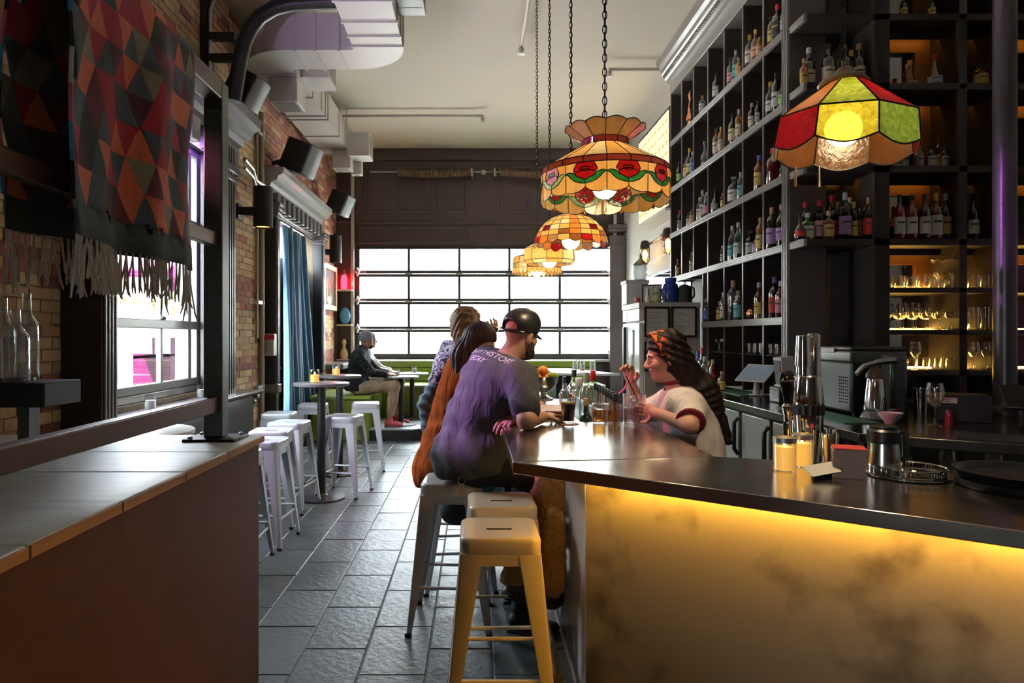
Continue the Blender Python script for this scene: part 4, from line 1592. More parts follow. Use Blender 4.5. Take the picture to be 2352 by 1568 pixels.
# upright cooler
cl = thing('cooler', 'tall upright white cooler with framed notices on its grey side', 'cooler', (2.15, 7.95, 0))
cx0, cx1, cy0, cy1, cz = 1.82, 2.49, 7.53, 8.4, 1.89
MB().box(cx0 + 0.05, cx1, cy0, cy1, 0.0, cz).build('body', mat('cooler_side_grey', (0.42, 0.39, 0.36), 0.45, vary=0.06), cl, bevel=0.01)
MB().box(cx0 - 0.01, cx1, cy0 - 0.015, cy1, cz - 0.06, cz + 0.005).build('top_lip', mat('cooler_lip', (0.5, 0.47, 0.44), 0.4), cl, bevel=0.006)
M_cw = mat('cooler_white', (0.78, 0.79, 0.80), 0.18, vary=0.04)
dc = MB().box(cx0, cx0 + 0.05, cy0 + 0.02, cy1 - 0.02, 0.1, cz - 0.22).build('door', M_cw, cl, bevel=0.008)
MB().box(cx0 - 0.03, cx0, cy1 - 0.2, cy1 - 0.12, 0.5, cz - 0.26).build('handle', M_black, dc, bevel=0.006)
MB().box(cx0 - 0.014, cx0, cy0 + 0.28, cy0 + 0.32, 0.5, cz - 0.3).build('glass_seam', M_chrome, dc)
gr = MB().box(cx0, cx0 + 0.05, cy0 + 0.02, cy1 - 0.02, cz - 0.2, cz - 0.06).build('grille', M_cw, cl, bevel=0.006)
for k in range(4):
    MB().box(cx0 - 0.004, cx0 + 0.01, cy1 - 0.3, cy1 - 0.08, cz - 0.185 + 0.03 * k, cz - 0.172 + 0.03 * k).build('slot', M_black, gr)
M_paper = mat('notice_paper', (0.62, 0.60, 0.58), 0.7, vary=0.04)
M_print = mat('notice_print', (0.32, 0.31, 0.31), 0.7)


def notice(px0, px1, py0, py1, label):
    Y = cy0 - 0.004
    a, b, t, u = XY(px0, Y), XY(px1, Y), ZY(py0, Y), ZY(py1, Y)
    th = thing('framed_notice', label, 'notice', ((a + b) / 2, Y, u), 'framed notices on the cooler')
    m = MB()
    w = 0.02
    for r_ in ((a, b, t - w, t), (a, b, u, u + w), (a, a + w, u + w, t - w), (b - w, b, u + w, t - w)):
        m.box(r_[0], r_[1], Y - 0.022, Y, r_[2], r_[3])
    m.build('frame', M_black, th, bevel=0.003)
    MB().box(a + w, b - w, Y - 0.01, Y, u + w, t - w).build('paper', M_paper, th)
    m = MB()
    z = t - 0.07
    while z > u + 0.06:
        ln = random.uniform(0.45, 0.95)
        m.box(a + 0.05, a + 0.05 + (b - a - 0.1) * ln, Y - 0.0108, Y - 0.0098, z, z + 0.006)
        z -= random.choice((0.016, 0.016, 0.035))
    m.build('printed_lines', M_print, th)


notice(1479, 1537, 704, 774, 'framed notice at the upper left of the cooler side')
notice(1541, 1599, 704, 774, 'framed notice at the upper right of the cooler side')
notice(1479, 1537, 783, 852, 'framed notice below, beside the woman behind the bar')
# ================================================================ leaded glass pendant lamps
M_lead = mat('lead_came', (0.035, 0.028, 0.022), 0.35, 0.8, vary=0.2)
M_chain = mat('chain_black', (0.015, 0.013, 0.012), 0.4, 0.7)
M_copper = mat('copper_foil', (0.25, 0.15, 0.08), 0.35, 0.9)
G = {k: lampglass('lamp_' + k, c, cl, st) for k, c, cl, st in (
    ('amber', (0.88, 0.45, 0.12), 0, True), ('honey', (0.90, 0.50, 0.17), 0, True), ('cream', (0.92, 0.70, 0.42), 0, True),
    ('orange', (0.85, 0.25, 0.04), 0.0, True), ('red', (0.45, 0.008, 0.01), 0.0, False), ('ruby', (0.22, 0.003, 0.008), 0.08, False),
    ('green', (0.03, 0.22, 0.04), 0.0, False), ('lime', (0.30, 0.38, 0.04), 0.12, False), ('mint', (0.35, 0.60, 0.25), 0.0, False),
    ('brown', (0.28, 0.10, 0.03), 0.0, True), ('band', (0.22, 0.03, 0.015), 0.0, True), ('pink', (0.80, 0.38, 0.42), 0.0, False), ('yellow', (0.98, 0.62, 0.05), 0.15, False),
    ('moss', (0.16, 0.26, 0.03), 0.15, False), ('leafd', (0.02, 0.13, 0.04), 0.0, False), ('sand', (0.55, 0.28, 0.14), 0.1, False))}
M_bulb = emat('lamp_bulb', (1.0, 0.78, 0.45), 22.0)


def chain(mb, top, bot):
    top, bot = Vector(top), Vector(bot)
    L = (top - bot).length
    ln = 0.046
    n = int(L / (ln * 0.74))
    for i in range(n):
        c = bot.lerp(top, (i + 0.5) / n)
        pts = []
        for k in range(10):
            a = 2 * math.pi * k / 10
            w = 0.0105 * math.cos(a)
            h = ln / 2 * math.sin(a)
            pts.append(c + (Vector((w, 0, h)) if i % 2 else Vector((0, w, h))))
        mb.tube(pts, 0.0028, 5, closed=True)
    mb.tube([bot, bot.lerp(top, 0.5) + Vector((0.006, 0, 0)), top], 0.0028, 5)


class Lamp:
    def __init__(s, name, label, c, prof, rot=0.0, sides=None, tilt=None):
        """prof: list of (r, z) from top to bottom; panes are placed by (angle, position along the profile)"""
        s.c = Vector(c)
        s.prof = prof
        s.rot = rot
        s.sides = sides
        s.tilt = tilt
        s.t = thing(name, label, 'pendant lamp', c, 'leaded glass pendant lamps')
        s.lead = MB()

    def pt(s, a, q, out=0.0):
        q = max(0.0, min(q, len(s.prof) - 1.0001))
        i = int(q)
        f = q - i
        r = s.prof[i][0] * (1 - f) + s.prof[i + 1][0] * f + out
        z = s.prof[i][1] * (1 - f) + s.prof[i + 1][1] * f
        k = 1.0
        if s.sides:
            st = 2 * math.pi / s.sides
            m = (a % st) - st / 2
            k = math.cos(st / 2) / math.cos(m)
        th = a + s.rot
        v = Vector((r * k * math.cos(th), r * k * math.sin(th), z))
        if s.tilt:
            v = s.tilt @ v
        return s.c + v

    def quad(s, a0, a1, q0, q1, g, scallop=0.0, na=4, nq=2, lead=0.0024, curve=None):
        """one pane spanning an angle range; lower edge may bulge down by scallop (in profile units)"""
        m = MB()
        for j in range(nq + 1):
            for i in range(na + 1):
                f = i / na
                q = q0 + (q1 - q0) * j / nq
                if scallop:
                    q += scallop * math.sin(math.pi * f) * (j / nq)
                m.v.append(tuple(s.pt(a0 + (a1 - a0) * f, q) if not scallop else s.ptx(a0 + (a1 - a0) * f, q)))
        for j in range(nq):
            for i in range(na):
                k = j * (na + 1) + i
                m.face((k, k + 1, k + na + 2, k + na + 1))
        m.build('pane', G[g], s.t, angle=60)
        if lead:
            w = na + 1
            for ids in (list(range(w)), [nq * w + i for i in range(w)], [j * w for j in range(nq + 1)], [j * w + na for j in range(nq + 1)]):
                s.lead.tube([m.v[i] for i in ids], lead, 5)

    def ptx(s, a, q):
        """like pt but continues straight below the last ring"""
        n = len(s.prof) - 1
        if q <= n:
            return s.pt(a, q)
        p0, p1 = s.pt(a, n - 0.01), s.pt(a, n - 0.0001)
        d = (p1 - p0) / 0.0099
        return p1 + d * (q - n)

    def shape(s, pts, g, lead=0.0022):
        """free pane outline given as (angle, q) points"""
        m = MB()
        P = [tuple(s.ptx(a, q)) for a, q in pts]
        c = Vector((0, 0, 0))
        m.poly(P)
        m.build('pane', G[g], s.t, angle=60, fix=False)
        s.lead.tube(P, lead, 5, closed=True)

    def finish(s, ztop, bulb, br=0.05, chain_top=None, cap=None, hook=True):
        s.lead.build('leading', M_lead, s.t)
        b = s.c + Vector(bulb)
        MB().sphere(b, br, 16, 10).build('bulb', M_bulb, s.t)
        light('lamp_downlight', 'SPOT', b - Vector((0, 0, br + 0.01)), 20, (1.0, 0.76, 0.45), 0.05, (0, 0, 0), spot=125, blend=0.6)
        sk = MB().lathe([(0.02, br * 0.8), (0.024, br + 0.02), (0.012, br + 0.05)], 12, b)
        sk.build('socket', M_copper, s.t)
        MB().tube([b + Vector((0, 0, br)), s.c + Vector((0, 0, ztop))], 0.006, 6).build('stem', M_copper, s.t)
        if cap:
            MB().lathe(cap, 20, s.c, cap=False).build('cap', M_copper, s.t)
        mb = MB()
        chain(mb, Vector((s.c.x, s.c.y, ZC - 0.01)), s.c + Vector((0, 0, ztop)))
        mb.build('chain', M_chain, s.t)
        MB().lathe([(0.06, 0), (0.055, -0.015), (0.015, -0.03)], 16, (s.c.x, s.c.y, ZC)).build('canopy', M_chain, s.t)


# ---- lamp with roses
Ya = 3.3
ca = Vector((XY(1389, Ya), Ya, 2.158))
A = Lamp('pendant_lamp', 'big amber leaded glass lamp with red roses and fluted crown', ca,
         [(0.19, 0.355), (0.112, 0.305), (0.112, 0.275), (0.30, 0.165), (0.308, 0.135), (0.305, -0.022)], rot=R(-99))
n = 12
for i in range(n):
    a0, a1 = 2 * math.pi * i / n, 2 * math.pi * (i + 1) / n
    m = MB()
    na = 6
    for j in range(3):
        for k in range(na + 1):
            f = k / na
            q = j / 2.0
            p = A.pt(a0 + (a1 - a0) * f, max(q, 0.0))
            if j == 0:
                p = p + Vector((0, 0, 0.014 * math.sin(math.pi * f)))
            m.v.append(tuple(p))
    for j in range(2):
        for k in range(na):
            q = j * (na + 1) + k
            m.face((q, q + 1, q + na + 2, q + na + 1))
    m.build('pane', G['amber' if i % 2 else 'honey'], A.t, angle=60)
    A.lead.tube(m.v[0:na + 1], 0.0024, 5)
    A.lead.tube([m.v[0], m.v[na + 1], m.v[2 * na + 2]], 0.0024, 5)
    A.quad(a0, a1, 1, 2, 'band', na=3, nq=1)
n = 18
for i in range(n):
    A.quad(2 * math.pi * i / n, 2 * math.pi * (i + 1) / n, 2, 3, ('amber', 'honey', 'cream')[i % 3], na=3, nq=2)
    A.quad(2 * math.pi * i / n, 2 * math.pi * (i + 1) / n, 3, 4, 'band', na=3, nq=1)
N = 10
w = 2 * math.pi / N


def U(c, u, v):
    """unrolled skirt: u in -.5..0.5 of a repeat, v 0 at the top and 1 at the rim"""
    return (c + u * w, 4 + v)


for i in range(N):
    c = i * w + w / 2
    S = lambda pts, g: A.shape([U(c, u, v) for u, v in pts], g)
    mir = lambda pts: [(-u, v) for u, v in reversed(pts)]
    bgl = [(-0.5, 0.0), (-0.2, 0.0), (-0.25, 0.1), (-0.29, 0.22), (-0.26, 0.3), (-0.36, 0.26), (-0.44, 0.25), (-0.5, 0.28)]
    S(bgl, 'honey')
    S(mir(bgl), 'amber')
    S([(-0.12, 0.0), (0.12, 0.0), (0.2, 0.0), (0.25, 0.1), (0.29, 0.2), (0.24, 0.28), (0.1, 0.22), (0.0, 0.2), (-0.1, 0.22), (-0.24, 0.28), (-0.29, 0.2), (-0.25, 0.1), (-0.2, 0.0)], 'red')
    S([(-0.24, 0.28), (-0.1, 0.22), (0.0, 0.2), (0.1, 0.22), (0.24, 0.28), (0.22, 0.38), (0.1, 0.44), (0.0, 0.50), (-0.1, 0.44), (-0.22, 0.38)], 'red')
    S([(-0.13, 0.17), (-0.06, 0.13), (0.06, 0.13), (0.13, 0.17), (0.1, 0.24), (0.0, 0.26), (-0.1, 0.24)], 'orange' if i % 3 == 0 else 'ruby')
    lf = [(-0.5, 0.28), (-0.44, 0.25), (-0.36, 0.26), (-0.26, 0.3), (-0.22, 0.38), (-0.1, 0.44), (0.0, 0.50), (0.0, 0.60), (-0.12, 0.58), (-0.26, 0.52), (-0.36, 0.42), (-0.42, 0.34)]
    S(lf, ('mint', 'green', 'leafd')[(i + 1) % 3])
    S(mir(lf), ('green', 'leafd', 'mint')[i % 3])
    lo = [(-0.5, 0.30), (-0.42, 0.34), (-0.36, 0.42), (-0.26, 0.52), (-0.12, 0.58), (0.0, 0.60), (0.0, 0.70), (-0.06, 0.77), (-0.18, 0.83), (-0.34, 0.855), (-0.5, 0.82)]
    S(lo, 'honey' if i % 2 else 'amber')
    S(mir(lo), 'amber' if i % 2 else 'honey')
    S([(0.0, 0.70), (0.06, 0.77), (0.0, 0.84), (-0.06, 0.77)], 'red' if i % 2 else 'orange')
A.finish(0.31, (0, 0, 0.085), 0.06)

# ---- domed lamp
Yb_ = 4.65
cb = Vector((XY(1311, Yb_), Yb_, 2.12))
prof = [(0.03, 0.235)] + [(0.247 * math.sin(R(t)), 0.235 - 0.215 * (1 - math.cos(R(t)))) for t in (18, 32, 45, 57, 68, 78)] + [(0.25, 0.03)]
B = Lamp('pendant_lamp', 'domed amber leaded glass lamp with an uneven petal rim', cb, prof, rot=R(-100))
n = 20
for i in range(n):
    a0, a1 = 2 * math.pi * i / n, 2 * math.pi * (i + 1) / n
    for j in range(6):
        if j < 5:
            g = 'orange' if i % 5 == 0 else ('amber', 'honey', 'cream', 'amber')[(i + j) % 4]
            if j == 4 and i % 5 == 2:
                g = 'ruby'
        else:
            g = ('orange', 'brown', 'amber', 'honey')[(i * 7) % 4]
        B.quad(a0, a1, j, j + 1, g, na=2, nq=1, lead=0.0019)
    B.quad(a0, a1, 6, 7, ('brown', 'orange', 'honey', 'red', 'sand')[(i * 3) % 5], scallop=(0.5, 0.25, 0.7)[i % 3], na=4, nq=1, lead=0.0019)
B.finish(0.24, (0, 0, 0.05), 0.06, cap=[(0.0, 0.25), (0.03, 0.245), (0.036, 0.23)])

# ---- ten sided lamp
Yc_ = 5.8
cc = Vector((XY(1262, Yc_), Yc_, 2.13))
C = Lamp('pendant_lamp', 'ten sided lamp of square pink and amber glass panels', cc, [(0.05, 0.215), (0.215, 0.135), (0.222, 0.03), (0.195, 0.0)], rot=R(-102), sides=10)
n = 10
for i in range(n):
    a0, a1 = 2 * math.pi * i / n, 2 * math.pi * (i + 1) / n
    C.quad(a0, a1, 0, 1, ('sand', 'pink', 'cream')[i % 3], na=1, nq=1)
    C.quad(a0, a1, 1, 2, ('honey', 'amber', 'pink', 'honey', 'cream')[(i * 3 + 1) % 5], na=1, nq=1)
    C.quad(a0, a1, 2, 3, ('amber', 'cream')[i % 2], na=1, nq=1)
C.finish(0.22, (0, 0, 0.03), 0.06, cap=[(0.0, 0.24), (0.04, 0.23), (0.055, 0.213)])

# ---- far lamp of small squares
Yd = 6.93
cdv = Vector((XY(1233, Yd), Yd, 2.155))
D = Lamp('pendant_lamp', 'farthest lamp, shallow with rows of small coloured glass squares', cdv, [(0.05, 0.22), (0.24, 0.165), (0.25, 0.10), (0.25, 0.05), (0.25, 0.01)], rot=R(-95), sides=16)
n = 16
for i in range(n):
    a0, a1 = 2 * math.pi * i / n, 2 * math.pi * (i + 1) / n
    D.quad(a0, a1, 0, 1, ('sand', 'cream')[i % 2], na=1, nq=1)
    D.quad(a0, a1, 1, 2, ('yellow', 'lime', 'cream', 'honey')[(i * 3) % 4], na=1, nq=1)
    for k in range(2):
        b0, b1 = a0 + (a1 - a0) * k / 2, a0 + (a1 - a0) * (k + 1) / 2
        D.quad(b0, b1, 2, 3, ('red', 'yellow', 'cream', 'lime', 'amber')[(2 * i + k) * 3 % 5], na=1, nq=1, lead=0.0018)
        D.quad(b0, b1, 3, 4, 'honey', scallop=0.5, na=4, nq=1, lead=0.0018)
D.finish(0.23, (0, 0, 0.03), 0.06, cap=[(0.0, 0.25), (0.04, 0.24), (0.055, 0.218)])

# ---- eight sided lamp over the near end of the bar
Ye = 2.3
ce = Vector((XY(1937, Ye), Ye, ZY(330, Ye) - 0.02))
TL = Matrix.Rotation(R(3), 3, 'Y') @ Matrix.Rotation(R(2), 3, 'X')
E = Lamp('pendant_lamp', 'eight sided lamp of red green and yellow glass near the camera', ce, [(0.055, 0.225), (0.215, 0.10), (0.228, 0.0)], rot=R(-138.5), sides=8, tilt=TL)
topc = ['red', 'lime', 'brown', 'red', 'lime', 'brown', 'red', 'brown']
topc = ['lime', 'ruby', 'brown', 'sand', 'brown', 'lime', 'red', 'brown']
sk = ['yellow', 'moss', 'ruby', 'brown', 'sand', 'brown', 'sand', 'ruby']
for i in range(8):
    a0, a1 = 2 * math.pi * i / 8, 2 * math.pi * (i + 1) / 8
    E.quad(a0, a1, 0, 1, topc[i], na=2, nq=3, lead=0.003)
    E.quad(a0, a1, 1, 2, sk[i], scallop=0.25, na=8, nq=2, lead=0.003)
E.finish(0.30, (0, 0, 0.07), 0.058, cap=[(0.0, 0.275), (0.02, 0.27), (0.035, 0.25), (0.07, 0.235), (0.08, 0.222), (0.076, 0.216)])
for dx, dy in ((-0.10, 0.13), (-0.01, 0.14)):
    MB().tube([ce + Vector((dx, dy, -0.02)), ce + Vector((dx, dy, -0.095))], [0.003, 0.005], 8).build('pull_pendant', M_copper, E.t)
# ================================================================ metal stools
def stool_mat(name, col, chips=0.62, rough=0.3, metal=0.0):
    m, nt, b, out = _nt(name)
    L = nt.links
    tc = nt.nodes.new('ShaderNodeTexCoord')
    n1 = nt.nodes.new('ShaderNodeTexNoise')
    n1.inputs['Scale'].default_value = 14
    n1.inputs['Detail'].default_value = 9
    n1.inputs['Roughness'].default_value = 0.7
    L.new(tc.outputs['Object'], n1.inputs['Vector'])
    cr = nt.nodes.new('ShaderNodeValToRGB')
    cr.color_ramp.elements[0].position = chips
    cr.color_ramp.elements[0].color = (*col, 1)
    cr.color_ramp.elements[1].position = chips + 0.03
    cr.color_ramp.elements[1].color = (0.10, 0.06, 0.04, 1)
    L.new(n1.outputs['Fac'], cr.inputs[0])
    L.new(cr.outputs[0], b.inputs['Base Color'])
    b.inputs['Roughness'].default_value = rough
    b.inputs['Metallic'].default_value = metal
    b.inputs['Coat Weight'].default_value = 0.25
    b.inputs['Coat Roughness'].default_value = 0.15
    return m


M_sw = stool_mat('stool_cream', (0.66, 0.58, 0.46), 0.68)
M_sg = stool_mat('stool_grey', (0.50, 0.50, 0.52), 0.70, 0.28, 0.15)


def rrect(h, r, n=8):
    pts = []
    for k, (cx, cy) in enumerate(((h - r, h - r), (-h + r, h - r), (-h + r, -h + r), (h - r, -h + r))):
        for i in range(n):
            a = R(90 * k + 90 * i / (n - 1))
            pts.append((cx + r * math.cos(a), cy + r * math.sin(a)))
    return pts


def make_stool(m, label):
    t = thing('bar_stool', label, 'stool', (0, 0, 0), 'metal bar stools')
    mb = MB()
    h = 0.155
    loops = []
    N = 32
    slot = []
    for k in range(N):
        a = 2 * math.pi * (k + 0.5) / N
        c, s = math.cos(a), math.sin(a)
        slot.append((0.05 * (1 if c > 0 else -1) * min(1, abs(c) * 1.15 + 0.02), 0.0125 * (1 if s > 0 else -1) * min(1, abs(s) * 2.2)))
    out = rrect(h, 0.045)
    # start both loops at the same angle
    out = sorted(out, key=lambda p: math.atan2(p[1], p[0]) % (2 * math.pi))
    slot = sorted(slot, key=lambda p: math.atan2(p[1] * 5, p[0]) % (2 * math.pi))
    rings = [([(x * 0.965, y * 0.965) for x, y in out], 0.69), ([(x * 1.0, y * 1.0) for x, y in out], 0.70), (out, 0.742),
             ([(x * 0.985, y * 0.985) for x, y in out], 0.753), ([(x * 0.94, y * 0.94) for x, y in out], 0.7595),
             ([(x * 0.78, y * 0.78) for x, y in out], 0.756), (slot, 0.753), (slot, 0.7512)]
    for pts, z in rings:
        loops.append(len(mb.v))
        mb.v += [(x, y, z) for x, y in pts]
    for a, b in zip(loops[:-1], loops[1:]):
        for i in range(N):
            j = (i + 1) % N
            mb.face((a + i, a + j, b + j, b + i))
    mb.build('seat', m, t, angle=50, world=False)
    MB().box(-0.12, 0.12, -0.12, 0.12, 0.712, 0.716).build('slot_shade_plate', M_black, t, world=False)  # added black sheet standing in for the shade seen through the seat slot
    # apron frame between the legs
    mb = MB()
    for k in range(4):
        M = Matrix.Rotation(R(90 * k), 3, 'Z')
        q = len(mb.v)
        mb.box(-0.13, 0.13, -0.154, -0.150, 0.655, 0.70)
        for i in range(q, len(mb.v)):
            mb.v[i] = tuple(M @ Vector(mb.v[i]))
    mb.build('apron', m, t, world=False)
    for sx in (-1, 1):
        for sy in (-1, 1):
            mb = MB()
            secs = []
            for z, c, w in ((0.70, 0.154, 0.085), (0.45, 0.176, 0.064), (0.2, 0.199, 0.045), (0.0, 0.218, 0.027)):
                r = 0.012
                pts = [(c - w, c), (c - r, c), (c - 0.3 * r, c - 0.3 * r), (c, c - r), (c, c - w), (c - 0.004, c - w), (c - 0.004 - r * 0.3, c - r - 0.002), (c - r - 0.002, c - 0.004 - r * 0.3), (c - w, c - 0.004)]
                secs.append(len(mb.v))
                mb.v += [(sx * x, sy * y, z) for x, y in pts]
            k = 9
            for a, b in zip(secs[:-1], secs[1:]):
                for i in range(k):
                    j = (i + 1) % k
                    mb.face((a + i, a + j, b + j, b + i))
            mb.face([secs[0] + i for i in range(k)])
            mb.face([secs[-1] + i for i in reversed(range(k))])
            lg = mb.build('leg', m, t, angle=40, world=False)
            f = MB()
            f.box(sx * 0.222, sx * 0.190, sy * 0.222, sy * 0.190, 0.0, 0.018)
            f.build('rubber_foot', M_black, lg, world=False)
    for k in range(4):
        z = 0.20 if k % 2 else 0.235
        d = 0.199 - 0.018
        a = Matrix.Rotation(R(90 * k), 3, 'Z')
        p, q = a @ Vector((-d, -d, z)), a @ Vector((d, -d, z))
        MB().tube([p, q], 0.009, 8).build('rung', m, t, world=False)
    mb = MB()
    for s in (-1, 1):
        pts = []
        for i in range(7):
            f = i / 6
            u = -0.145 + 0.29 * f
            pts.append((u, s * u, 0.635 + 0.055 * math.sin(math.pi * f)))
        mb.tube(pts, 0.008, 6)
    mb.build('cross_brace', m, t, world=False)
    return t


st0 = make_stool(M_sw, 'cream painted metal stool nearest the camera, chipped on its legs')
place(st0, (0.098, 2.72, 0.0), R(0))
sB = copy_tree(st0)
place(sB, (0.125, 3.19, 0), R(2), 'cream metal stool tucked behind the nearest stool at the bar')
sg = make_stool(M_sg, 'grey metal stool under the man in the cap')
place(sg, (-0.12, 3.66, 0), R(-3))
STOOLS = [
    (-0.10, 4.22, 6, 'grey metal stool under the woman in the rust jacket'),
    (-0.16, 4.86, -4, 'grey metal stool under the man in the patterned shirt'),
    (-1.26, 6.60, -12, 'pale lavender lit metal stool in front of the near tall table'),
    (-1.25, 7.84, 8, 'grey metal stool beside the far tall table, nearest the aisle'),
    (-1.82, 7.70, 5, 'grey metal stool between the two tall tables by the curtain'),
    (-1.66, 6.12, -8, 'grey metal stool beside the near tall table pedestal'),
    (-1.95, 6.82, 4, 'grey metal stool farthest left behind the near tall table'),
    (-1.66, 5.58, 3, 'grey metal stool third from the half wall, by the left window'),
    (-1.57, 5.06, -4, 'grey metal stool second from the half wall, by the left window'),
    (-1.60, 4.53, 2, 'grey metal stool half hidden behind the half wall corner'),
]
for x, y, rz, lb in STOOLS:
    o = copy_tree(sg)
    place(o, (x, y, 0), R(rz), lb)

# ================================================================ round tables
M_tt = mat('table_dark_top', (0.11, 0.10, 0.10), 0.3, vary=0.2, scale=10, coat=0.3)


def round_table(x, y, z0, z1, r, label, topm=None):
    t = thing('round_table', label, 'table', (0, 0, 0), 'round pedestal tables')
    MB().lathe([(r - 0.012, z1 - z0 - 0.03), (r, z1 - z0 - 0.024), (r, z1 - z0 - 0.004), (r - 0.006, z1 - z0)], 36).build('table_top', topm or M_tt, t, world=False)
    MB().cyl((0, 0, 0), 0.04, 0.02, z1 - z0 - 0.03, 16).build('pedestal', M_blacksteel, t, world=False)
    MB().lathe([(0.22, 0.0), (0.22, 0.012), (0.06, 0.03), (0.045, 0.05)], 28).build('base', M_blacksteel, t, world=False)
    place(t, (x, y, z0))
    return t


round_table(-1.44, 6.42, 0, 1.085, 0.26, 'dark round tall table with a glowing candle nearest the aisle')
round_table(-1.50, 7.58, 0, 1.09, 0.24, 'dark round tall table behind, beside the blue curtain')
round_table(-2.0, 4.02, 0, 0.965, 0.33, 'pale round table behind the half wall under the first window', mat('table_pale_top', (0.6, 0.58, 0.52), 0.35))
ZPF = 0.17
round_table(-1.12, 10.42, ZPF, 0.915, 0.275, 'low round table in front of the seated pair on the platform', mat('table_grey_top', (0.3, 0.3, 0.3), 0.25, coat=0.3))
round_table(-1.02, 11.15, ZPF, 0.925, 0.27, 'low round table farthest back by the green bench', mat('table_grey_top', (0.3, 0.3, 0.3), 0.25, coat=0.3))

# ================================================================ raised platform and green benches
pl = struct(MB().prism([(-1.52, 9.93), (-0.9, 9.93), (-0.55, 10.25), (2.3, 10.25), (2.3, 12.78), (-2.58, 12.78), (-2.58, 10.75), (-1.52, 10.75)], 0.0, ZPF - 0.02).build('platform', M_black))
MB().prism([(-1.53, 9.915), (-0.893, 9.915), (-0.543, 10.235), (2.3, 10.235), (2.3, 12.78), (-2.58, 12.78), (-2.58, 10.75), (-1.53, 10.75)], ZPF - 0.02, ZPF).build('deck', mat('deck_grey', (0.2, 0.2, 0.2), 0.4, vary=0.2), pl, bevel=0.004)
M_green = mat('olive_green_paint', (0.17, 0.22, 0.018), 0.38, vary=0.1, scale=3, coat=0.15)
gb = thing('green_bench', 'long olive green bench below the garage door', 'bench', (-0.3, 11.6, ZPF))
MB().box(-2.2, 2.2, 11.45, 12.62, ZPF, 0.66).build('seat_box', M_green, gb, bevel=0.01)
MB().box(-2.2, 2.2, 11.42, 12.62, 0.66, 0.70).build('seat', mat('green_light', (0.28, 0.36, 0.06), 0.35), gb, bevel=0.008)
for k in range(3):
    MB().box(-2.2, 2.2, 12.40, 12.62, 0.71 + 0.125 * k, 0.825 + 0.125 * k).build('back_board', M_green, gb, bevel=0.006)
bb = thing('green_box_seat', 'olive green box bench the man in the beanie sits on', 'bench', (-1.85, 10.3, 0))
MB().box(-2.38, -1.53, 9.93, 11.3, 0.0, 0.60).build('box', M_green, bb, bevel=0.01)
MB().box(-2.4, -1.51, 9.91, 11.32, 0.60, 0.645).build('seat', mat('green_light', (0.28, 0.36, 0.06), 0.35), bb, bevel=0.008)
MB().box(-1.53, -1.50, 10.2, 10.3, 0.0, 0.6).build('corner_post', mat('green_light', (0.28, 0.36, 0.06), 0.35), bb)
wlg = struct(MB().box(XL + 0.012, -2.15, 11.2, 12.5, 0.98, 1.06).build('trim_2', M_trim, bevel=0.01))

# ================================================================ candles in glass
M_jar = glass('clear_glass', (0.97, 0.98, 0.98))
M_wax = mat('candle_wax', (0.75, 0.55, 0.3), 0.6)
M_waxlit = mat('candle_wax_lit', (0.85, 0.55, 0.2), 0.6, emit=(1.0, 0.48, 0.08), estr=0.7)
M_waxw = mat('candle_wax_white', (0.8, 0.78, 0.74), 0.6)
M_flame = emat('candle_flame', (1.0, 0.62, 0.15), 9.0)


def candle(loc, r, h, label, lit=True, mason=False, white=False):
    t = thing('candle_jar', label, 'candle', (0, 0, 0), 'candles in glass jars')
    MB().lathe([(r * 0.9, 0.0), (r, 0.006), (r, h), (r * 0.93, h), (r * 0.93, 0.01)], 20, cap=False).build('jar', M_jar, t, world=False)
    w = M_waxw if white else (M_waxlit if lit else M_wax)
    MB().lathe([(r * 0.9, 0.008), (r * 0.9, h * (0.86 if mason else 0.6)), (0.0, h * (0.86 if mason else 0.6))], 18).build('wax', w, t, world=False)
    if lit:
        MB().sphere((0, 0, h * (0.9 if mason else 0.72)), (r * 0.14, r * 0.14, h * 0.09), 8, 6).build('flame', M_flame, t, world=False)
    if mason:
        MB().lathe([(r * 0.98, h), (r * 1.03, h), (r * 1.03, h + 0.016), (r * 0.85, h + 0.018)], 20, cap=False).build('lid_ring', M_galv, t, world=False)
    place(t, loc)
    return t


candle((XY(1802, 2.27), 2.27, ZB), 0.036, 0.098, 'glowing amber candle jar at the front of the bar', True, True)
candle((XY(1842, 2.345), 2.345, ZB), 0.036, 0.098, 'glowing amber candle jar just behind the front one', True, True)
candle((XY(724, 6.4), 6.38, 1.085), 0.045, 0.125, 'glowing votive on the near tall table')
candle((XY(772, 7.56), 7.56, 1.09), 0.042, 0.115, 'glowing votive on the far tall table')
candle((-2.47, 5.2, 0.955), 0.04, 0.13, 'white candle glass on the first window sill', False, False, True)
candle((-2.50, 6.25, 0.955), 0.04, 0.13, 'white candle glass at the far end of the first window sill', False, False, True)
candle((-1.17, 10.36, 0.915), 0.04, 0.11, 'white votive glass on the low table by the seated pair', False, False, True)
candle((-0.98, 11.1, 0.925), 0.04, 0.11, 'white votive glass on the farthest low table', False, False, True)
for px, Y, lb in ((1321, 8.9, 'pale votive leftmost on the white side counter'), (1337, 8.75, 'pale votive in the middle of the white side counter'), (1361, 8.45, 'pale votive rightmost on the white side counter')):
    candle((XY(px, Y) - (0 if px != 1321 else -0.0), Y, 1.07), 0.034, 0.155, lb, False, False, True)

